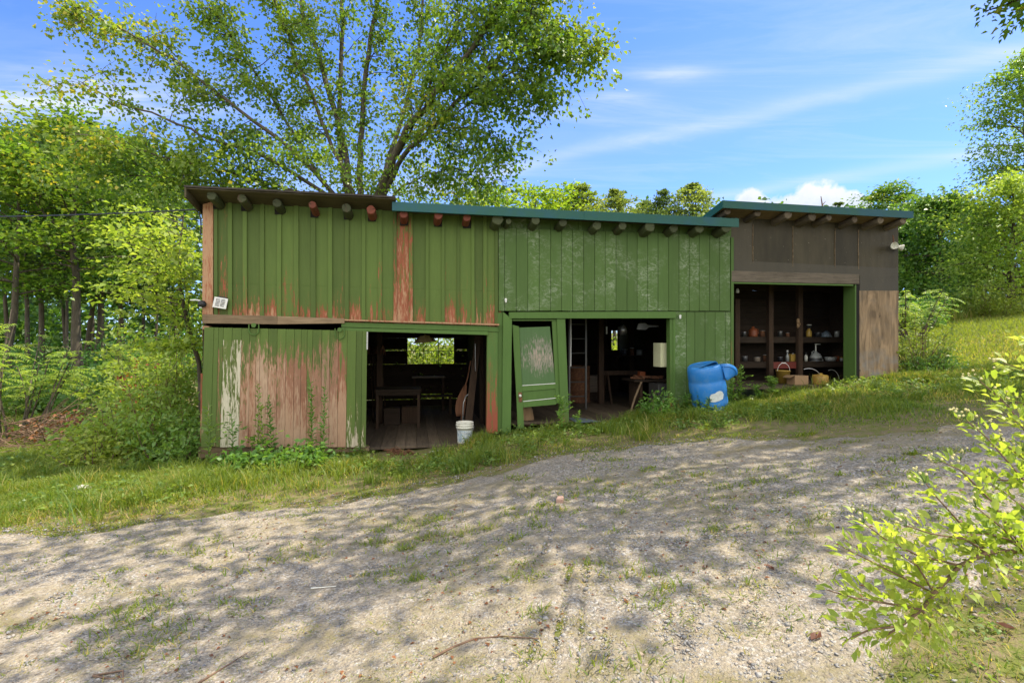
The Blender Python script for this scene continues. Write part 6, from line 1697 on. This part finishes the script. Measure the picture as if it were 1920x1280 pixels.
put_bush(1755, 10.4, 'bush', 'low clump of weeds in the shade right of the shed', 'bush', 'leaf_weed', (.6, .8, .75), 444, .9, .7, .5, .06, 26, 12)
for i, (px, Y, w, h, lab, mt, cl) in enumerate([(1812, 23, 2.4, 1.9, 'rounded green shrub in the middle of the field edge', 'leaf_weed', (.8, .95, .8)), (1870, 21, 2.3, 1.5, 'pale yellow green shrub below the bright maple at the field edge', 'leaf_bright', (.9, .9, .8)), (1760, 25, 2.6, 1.6, 'low shrub under the dense dark tree at the field edge', 'leaf_weed', (.8, 1, .8)), (1930, 24, 2.6, 1.8, 'shrub at the right picture edge beyond the field', 'leaf_weed', (.85, 1, .8)), (1715, 20, 1.8, 1.4, 'shrub at the left end of the field edge beside the sumac', 'leaf_weed', (.6, .85, .7))]):
    put_bush(px, Y, 'shrub', lab, 'shrub', mt, cl, 450 + i, w, w * .8, h, .11, 28, 18, 'shrubs along the field edge')
# greenery behind the barn, seen through its windows
x, y, _ = L2W(U(800, D)[0], D + 1.7); p = bush(461, 3.8, 2.2, 2.8, .12, 80, 20)
p.finish('bush', 'sunlit greenery seen through the back window of the first bay', 'bush', (x, y, g(x, y)), 'leaf_bright', 'twig', (1.1, 1.1, 1), None, 'stem', 'foliage', width=.5)
x, y, _ = L2W(U(1152, D)[0], D + 1.6); p = bush(462, 2.0, 1.4, 2.3, .12, 24, 18)
p.finish('bush', 'sunlit leaves seen through the small back window of the second bay', 'bush', (x, y, g(x, y)), 'leaf_bright', 'twig', (1.1, 1.1, 1), None, 'stem', 'foliage', width=.5)

# brush pile
bp = Plant(471); rng = bp.rng; x0, y0 = spot(95, 10.3); z0 = g(x0, y0)
for i in range(430):
    cx = rng.normal(.2, 1.25); cy = rng.normal(0, .5); hmax = max(.05, .62 * math.exp(-(cx - .35) ** 2 / 1.4) * math.exp(-cy * cy / .5)); z = rng.random() * hmax
    a = rng.normal(.2, .7); L = rng.uniform(.35, 1.1); d = V3(math.cos(a), math.sin(a) * .6, rng.normal(.12, .25))
    bp.limb((cx - d[0] * L / 2, cy, z), d, L, rng.uniform(.005, .014), .003, 4, .15, .18, 4)
t = thing('brush_pile', 'heap of cut brown branches with rusty dead leaves at the lawn edge', 'brush pile', (x0, y0, z0))
bp.w.build('branch', 'twig', t)
for i in range(30):
    cx = rng.normal(.7, .7); cy = rng.normal(0, .35); z = .6 * math.exp(-(cx - .35) ** 2 / 1.4) * rng.uniform(.3, 1.05)
    bp.spray(V3(cx, cy, z), (0, 0, 0), 14, .10, .085, .6, .3)
P = np.concatenate(bp.P); bp.f.leaves(P, np.concatenate(bp.D), np.concatenate(bp.S), rng=rng, width=.55); bp.f.build('dead_leaves', 'leaf_dead', t)

# goldenrod and other weeds along the barn
def stalk(px, Y, h, n, leaf, label, grp, lean=(0, 0), color=(1, 1, 1), bushy=0, seed=0, name='weed_stalk', tip=None):
    x, _ = spot(px, Y); p = Plant(500 + seed); rng = p.rng
    q = p.limb((0, 0, -.03), V3(lean[0], lean[1], 1), h, .006, .002, 8, .1, .03, 5)
    P, Dp, S = [], [], []
    for i in range(n):
        s_ = (i + .5) / n; k = .6 + s_ * 7.3; k0 = int(min(7, k)); c = q[k0] + (q[min(8, k0 + 1)] - q[k0]) * (k - k0); a = i * 2.4 + rng.normal(0, .2)
        P.append(c); Dp.append(V3(math.cos(a), math.sin(a), .45 + .5 * s_)); S.append(leaf * 1.4 * (1.1 - .55 * s_) * rng.uniform(.8, 1.15))
    for j in range(bushy):
        b = q[int(rng.integers(2, 7))]; a = rng.uniform(0, 6.28); q2 = p.limb(b, V3(math.cos(a), math.sin(a), .9), h * rng.uniform(.25, .45), .004, .0015, 4, .2, .08, 4)
        for e in range(1, 5):
            for _ in range(4):
                a = rng.uniform(0, 6.28); P.append(q2[e]); Dp.append(V3(math.cos(a), math.sin(a), .3)); S.append(leaf * rng.uniform(.5, .9))
    p.P.append(np.array(P)); p.D.append(np.array(Dp)); p.S.append(np.array(S))
    return p.finish(name, label, 'weed', (x, Y, float(ZG(x, Y))), 'leaf_weed', 'stem_green', color, grp, 'stem', 'foliage', width=.36, up=.65)
GW = 'tall weeds standing before the barn'
wl = [(582, 8.05, 1.28, 60, .105, 'tall spire of narrow leaves before the right half of the sliding door', (.02, 0), 0, (.75, 1, .9)), (605, 8.0, 1.2, 56, .10, 'tall narrow weed just right of the tallest one at the sliding door', (.03, 0), 0, (.75, 1, .9)),
      (512, 7.95, 1.12, 54, .10, 'dark narrow weed before the middle of the sliding door', (-.01, 0), 0, (.6, .85, .8)), (495, 7.85, .98, 40, .10, 'bushy weed with yellowish tip before the sliding door', (-.05, 0), 4, (1.0, 1.05, .7)),
      (484, 7.95, 1.3, 40, .09, 'thin pale weed rising highest left of the dark narrow one', (.03, 0), 2, (.9, 1.0, .8)), (390, 7.8, 1.0, 30, .12, 'pale drooping weed at the left end of the sliding door', (.05, 0), 2, (1.0, 1.05, .9)), (438, 7.8, .85, 26, .09, 'small leafy weed against the white washed door boards', (.0, 0), 5, (.75, 1, 1.0)),
      (1050, 8.75, .62, 36, .10, 'leafy weed at the foot of the leaning green post', (.0, 0), 5, (.9, 1.1, .8)), (1083, 8.7, .34, 24, .08, 'short weed right of the leaning green post', (.05, 0), 2, (.9, 1.1, .8)),
      (1388, 9.5, .72, 46, .10, 'bushy weed growing between barrel and shed opening', (.0, 0), 9, (.95, 1.1, .8)), (1372, 9.35, .5, 36, .09, 'low weed at the right foot of the barrel', (.0, 0), 6, (.95, 1.1, .8)),
      (1310, 9.1, .36, 26, .09, 'small weed in front of the barrel', (.0, 0), 4, (.8, 1.05, .9)), (1326, 9.0, .28, 24, .08, 'small bright weed touching the barrel base', (.0, 0), 3, (.9, 1.1, .8)), (1288, 9.2, .36, 26, .09, 'dark weed at the left foot of the barrel', (-.05, 0), 4, (.65, .9, .8)),
      (1450, 9.55, .42, 40, .11, 'pale leafed clump at the threshold of the shed opening', (-.02, 0), 12, (1.0, 1.1, 1.0)), (1425, 9.5, .32, 30, .09, 'low clump left of the pale one before the shed', (-.1, 0), 6, (.85, 1.05, .8))]
for i, (px, Y, h, n, lf, lab, ln, bu, cl) in enumerate(wl): stalk(px, Y, h, n, lf, lab, GW, ln, cl, bu, i)
put_bush(1236, 8.95, 'weed', 'rounded dark green weed before the right jamb of the second bay', 'weed', 'leaf_weed', (.75, 1.0, .9), 471, .55, .45, .5, .07, 22, 9)
put_bush(470, 7.75, 'weed', 'broad dark weed at the foot of the sliding door', 'weed', 'leaf_weed', (.6, .85, .75), 472, .8, .5, .38, .11, 18, 7)
put_bush(560, 7.75, 'weed', 'spreading leafy weed under the right half of the sliding door', 'weed', 'leaf_weed', (.75, 1.0, .8), 473, 1.1, .5, .36, .09, 26, 8)

# ---- flowering shrub reaching in from the right, close to the camera
fs_ = Plant(481); rng = fs_.rng; fx0, fy0 = 2.75, 1.75; fz0 = float(ZG(fx0, fy0)); LF = np.array([fx0, fy0, fz0])
def PF(px, py, Y): return np.array(P3(px, py, Y)) - LF
main = [np.array((0, 0, -.05)), np.array((-.1, 0, .5)), PF(2120, 1000, 1.75), PF(1990, 1020, 1.7), PF(1920, 1032, 1.66), PF(1850, 1035, 1.62), PF(1800, 1060, 1.6), PF(1752, 1112, 1.57), PF(1728, 1142, 1.55), PF(1690, 1172, 1.53), PF(1655, 1195, 1.52)]
fs_.w.tube(main, [.014, .013, .010, .0085, .0075, .007, .0065, .006, .005, .004, .002], 7, cap=False)
arms = [main]
def arm(pts, r=.004):
    q = [PF(*c) for c in pts]; fs_.w.tube(q, list(np.linspace(r, .0015, len(q))), 5, cap=False); arms.append(q); return q
a_list = [[(1800, 1060, 1.6), (1720, 1040, 1.58), (1660, 1010, 1.56), (1620, 980, 1.55)], [(1752, 1112, 1.57), (1690, 1080, 1.55), (1640, 1055, 1.54), (1580, 1025, 1.53)], [(1728, 1142, 1.55), (1660, 1130, 1.52), (1600, 1120, 1.5), (1550, 1105, 1.49)],
          [(1690, 1172, 1.53), (1630, 1180, 1.5), (1585, 1200, 1.49)], [(1850, 1035, 1.62), (1800, 980, 1.64), (1755, 930, 1.66), (1735, 905, 1.66)], [(1920, 1032, 1.66), (1860, 940, 1.7), (1800, 880, 1.73), (1765, 865, 1.74)],
          [(1990, 1020, 1.7), (1920, 900, 1.78), (1850, 820, 1.82), (1810, 785, 1.84)], [(1990, 1020, 1.7), (1950, 850, 1.85), (1890, 760, 1.9), (1835, 712, 1.92)], [(2120, 1000, 1.75), (2010, 800, 1.95), (1940, 700, 2.0), (1880, 680, 2.02)],
          [(1850, 1035, 1.62), (1810, 1010, 1.6), (1745, 1000, 1.58), (1700, 985, 1.57)], [(1752, 1112, 1.57), (1720, 1060, 1.55), (1690, 1040, 1.54)], [(1920, 1032, 1.66), (1880, 990, 1.62), (1830, 950, 1.6)],
          [(2120, 1000, 1.75), (2000, 930, 1.8), (1920, 860, 1.84), (1880, 830, 1.85)], [(1728, 1142, 1.55), (1745, 1170, 1.54), (1730, 1200, 1.53)], [(1850, 1035, 1.62), (1870, 1060, 1.6), (1900, 1075, 1.6)],
          [(2120, 1000, 1.75), (2040, 760, 2.0), (1960, 640, 2.1), (1910, 640, 2.12)], [(2010, 800, 1.95), (1930, 760, 1.95), (1880, 745, 1.96)], [(1990, 1020, 1.7), (1930, 960, 1.72), (1880, 920, 1.74)], [(1920, 900, 1.78), (1880, 900, 1.76), (1840, 890, 1.75)], [(2050, 900, 1.85), (1960, 800, 1.9), (1900, 790, 1.9)], [(1920, 1032, 1.66), (1890, 1010, 1.64), (1850, 1000, 1.62), (1800, 1005, 1.62)]]
for a in a_list: arm(a)
P, Dp, S = [], [], []
clus = []
for ai, q in enumerate(arms):
    q = np.array(q); 
    if ai == 0: q = q[4:]
    seg = np.linalg.norm(np.diff(q, axis=0), axis=1); L = seg.sum(); nl = int(L / .0031)
    for i in range(nl):
        s_ = (i + rng.random()) / nl * L; k = 0
        while k < len(seg) - 1 and s_ > seg[k]: s_ -= seg[k]; k += 1
        tg = (q[k + 1] - q[k]) / seg[k]; c = q[k] + tg * s_
        a = rng.uniform(0, 6.28); sd = np.cross(tg, V3(0, 0, 1)); sd /= np.linalg.norm(sd) + 1e-6; un = np.cross(sd, tg)
        off = sd * math.cos(a) + un * math.sin(a) * .6 + rng.normal(0, .15, 3)
        c2 = c + off * rng.uniform(.004, .075); P.append(c2); Dp.append(off + tg * .7 + V3(0, 0, .12)); S.append(.015 + .033 * rng.random() ** 1.2)
    if ai in (1, 5, 6, 7, 8, 9, 10, 12, 13): clus.append((q[-1], (q[-1] - q[-2]) / np.linalg.norm(q[-1] - q[-2])))
    if ai in (6, 7, 8, 9, 13): clus.append((q[-2] + V3(0, 0, .03), V3(-.5, -.1, .8)))
fs_.P.append(np.array(P)); fs_.D.append(np.array(Dp)); fs_.S.append(np.array(S))
ft = fs_.finish('flowering_shrub', 'yellow green shrub branch with cream flower buds reaching in at lower right', 'shrub', tuple(LF), 'leaf_front', 'twig', (1, 1, 1), None, 'stem', 'foliage', width=.52, up=.55, six=True, hue=6)
for c, d in clus:
    m = MB(); ms_ = MB()
    for i in range(int(rng.integers(6, 12))):
        dd = d + rng.normal(0, .55, 3); dd /= np.linalg.norm(dd); e = c + dd * rng.uniform(.02, .055)
        ms_.tube([c, (c + e) / 2 + rng.normal(0, .002, 3), e], [.0012, .001, .0008], 4, cap=False)
        r = rng.uniform(.0032, .0052); m.lathe([(0, -r), (r * .8, -r * .6), (r, 0), (r * .75, r * .7), (0, r)], 7, M=Matrix.Translation(Vector(e)))
    fc = ms_.build('flower_cluster', 'stem_green', ft); m.build('bud', 'bud', fc, smooth=True)
# ================================================================== LIGHT AND SKY
SUN_AZ, SUN_EL = rad(74), rad(61)      # azimuth to the right of straight ahead
sd_ = Vector((math.sin(SUN_AZ) * math.cos(SUN_EL), math.cos(SUN_AZ) * math.cos(SUN_EL), math.sin(SUN_EL)))
sl = bpy.data.lights.new('sun', 'SUN'); sl.energy = 4.0; sl.angle = rad(.55); sl.color = (1.0, .91, .75)
so_ = bpy.data.objects.new('sun', sl); COL.objects.link(so_); so_.rotation_euler = (-sd_).to_track_quat('-Z', 'Y').to_euler(); so_.location = (8, 10, 30)
w = bpy.data.worlds.new('World'); sc.world = w; w.use_nodes = True; nt = w.node_tree
bg = nt.nodes['Background']; bg.inputs['Strength'].default_value = .15
sky = nd(nt, 'ShaderNodeTexSky', sky_type='NISHITA'); sky.sun_disc = False; sky.sun_elevation = SUN_EL; sky.sun_rotation = SUN_AZ
sky.air_density = 1.0; sky.dust_density = .25; sky.ozone_density = 2.5; sky.altitude = 200
skyc = mix(nt, 1.0, sky.outputs[0], (SKY_TINT), 'MULTIPLY')
gen = nd(nt, 'ShaderNodeTexCoord').outputs['Generated']
sp = nd(nt, 'ShaderNodeSeparateXYZ'); lk(nt, gen, sp.inputs[0]); dx, dy, dz = sp.outputs
dzc = mth(nt, 'MAXIMUM', dz, .04)
# high cloud lives on a level sheet: direction / height gives its plan position
cx_, cy_ = mth(nt, 'DIVIDE', dx, dzc), mth(nt, 'DIVIDE', dy, dzc)
cb_ = nd(nt, 'ShaderNodeCombineXYZ'); lk(nt, cx_, cb_.inputs[0]); lk(nt, cy_, cb_.inputs[1])
A_ = rad(34.4)
r1_ = mapping(nt, cb_.outputs[0], (.42, 2.1, 1), (0, 0, A_)); ci = noise(nt, mapping(nt, cb_.outputs[0], (1, 1, 1), (0, 0, A_)), .9, 3, .5)
wn = noise(nt, r1_, 1.2, 9, .68, .9)
q_ = mth(nt, 'ADD', mth(nt, 'MULTIPLY', cx_, .565), mth(nt, 'MULTIPLY', cy_, .825)); q_ = mth(nt, 'ADD', q_, mth(nt, 'MULTIPLY', mth(nt, 'SUBTRACT', ci, .5), .35))
s__ = mth(nt, 'SUBTRACT', mth(nt, 'MULTIPLY', cx_, .825), mth(nt, 'MULTIPLY', cy_, .565))
def gauss(x, c, wd):
    t = mth(nt, 'DIVIDE', mth(nt, 'SUBTRACT', x, c), wd); return mth(nt, 'EXPONENT', mth(nt, 'MULTIPLY', mth(nt, 'MULTIPLY', t, t), -1.0))
veil = mth(nt, 'MULTIPLY', mapr(nt, wn, .48, .85), .3)
band = mth(nt, 'ADD', mth(nt, 'MULTIPLY', gauss(q_, 2.44, .10), .38), mth(nt, 'MULTIPLY', gauss(q_, 3.68, .14), .4))
band = mth(nt, 'ADD', band, mth(nt, 'MULTIPLY', gauss(q_, 2.2, .5), .2))
band = mth(nt, 'MULTIPLY', band, mapr(nt, wn, .25, .7, .35, 1))
tot = mth(nt, 'ADD', veil, band)
for (px, py, wx, wy, amt) in ((1250, 140, .17, .07, .42), (1160, 187, .13, .07, .4), (90, 195, .55, .16, .75), (230, 165, .5, .3, .25)):
    ddx, ddz = (px - 960) / F, (640 - py) / F; X0, Y0 = ddx / ddz, 1 / ddz
    b_ = mth(nt, 'MULTIPLY', gauss(cx_, X0, wx), gauss(cy_, Y0, wy)); tot = mth(nt, 'ADD', tot, mth(nt, 'MULTIPLY', mth(nt, 'MULTIPLY', b_, amt), mapr(nt, noise(nt, mapping(nt, cb_.outputs[0], (3, 9, 1), (0, 0, .1)), 1, 5, .6), .3, .65, .25, 1.2)))
haze_ = mapr(nt, dz, .42, .0, .0, .2)
tot = mth(nt, 'MINIMUM', mth(nt, 'ADD', tot, haze_), .92)
skyc = mix(nt, tot, skyc, CLOUD)
# two heaped clouds low over the shed
a_ = mth(nt, 'DIVIDE', dx, mth(nt, 'MAXIMUM', dy, .05)); e_ = mth(nt, 'DIVIDE', dz, mth(nt, 'MAXIMUM', dy, .05))
cn = noise(nt, gen, 16, 6, .62); cn2 = noise(nt, gen, 44, 5, .6)
heap = None
for a0, e0, wa, we, cut in ((.466, .256, .044, .042, 0), (.600, .256, .072, .056, 0), (.545, .25, .05, .04, 0), (.66, .25, .05, .045, 0)):
    t = mth(nt, 'ADD', mth(nt, 'POWER', mth(nt, 'ABSOLUTE', mth(nt, 'DIVIDE', mth(nt, 'SUBTRACT', a_, a0), wa)), 2), mth(nt, 'POWER', mth(nt, 'ABSOLUTE', mth(nt, 'DIVIDE', mth(nt, 'SUBTRACT', e_, e0), we)), 2))
    v = mapr(nt, mth(nt, 'ADD', t, mth(nt, 'ADD', mth(nt, 'MULTIPLY', mth(nt, 'SUBTRACT', cn, .5), 2.4), mth(nt, 'MULTIPLY', mth(nt, 'SUBTRACT', cn2, .5), 1.2))), 1.05, .62)
    heap = v if heap is None else mth(nt, 'MAXIMUM', heap, v)
heap = mth(nt, 'MULTIPLY', heap, mapr(nt, dy, .05, .2))
hs_ = mth(nt, 'ADD', mapr(nt, e_, .245, .30), mth(nt, 'MULTIPLY', mth(nt, 'SUBTRACT', cn2, .5), 1.6), clamp=True)
skyc = mix(nt, mth(nt, 'MULTIPLY', heap, .9), skyc, mix(nt, hs_, (2.8, 3.05, 3.6), HEAP))
# bright broken cloud added behind the camera, unseen, to light the shaded barn front
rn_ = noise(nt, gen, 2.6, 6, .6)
rear_fill = mth(nt, 'MULTIPLY', mapr(nt, rn_, .36, .52), mapr(nt, dy, -.05, -.35)); rear_fill = mth(nt, 'MULTIPLY', rear_fill, mapr(nt, dz, -.02, .12))
skyc = mix(nt, rear_fill, skyc, REAR_FILL)
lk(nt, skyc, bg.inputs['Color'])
vs_ = sc.view_settings; vs_.view_transform = 'Standard'; vs_.look = 'None'; vs_.gamma = 1.0; vs_.exposure = EXPO
sc.cycles.max_bounces = 8; sc.cycles.diffuse_bounces = 4; sc.cycles.transparent_max_bounces = 4; sc.cycles.transmission_bounces = 4
sc.cycles.sample_clamp_indirect = 6; sc.cycles.caustics_reflective = False; sc.cycles.caustics_refractive = False
sc.cycles.use_denoising = True
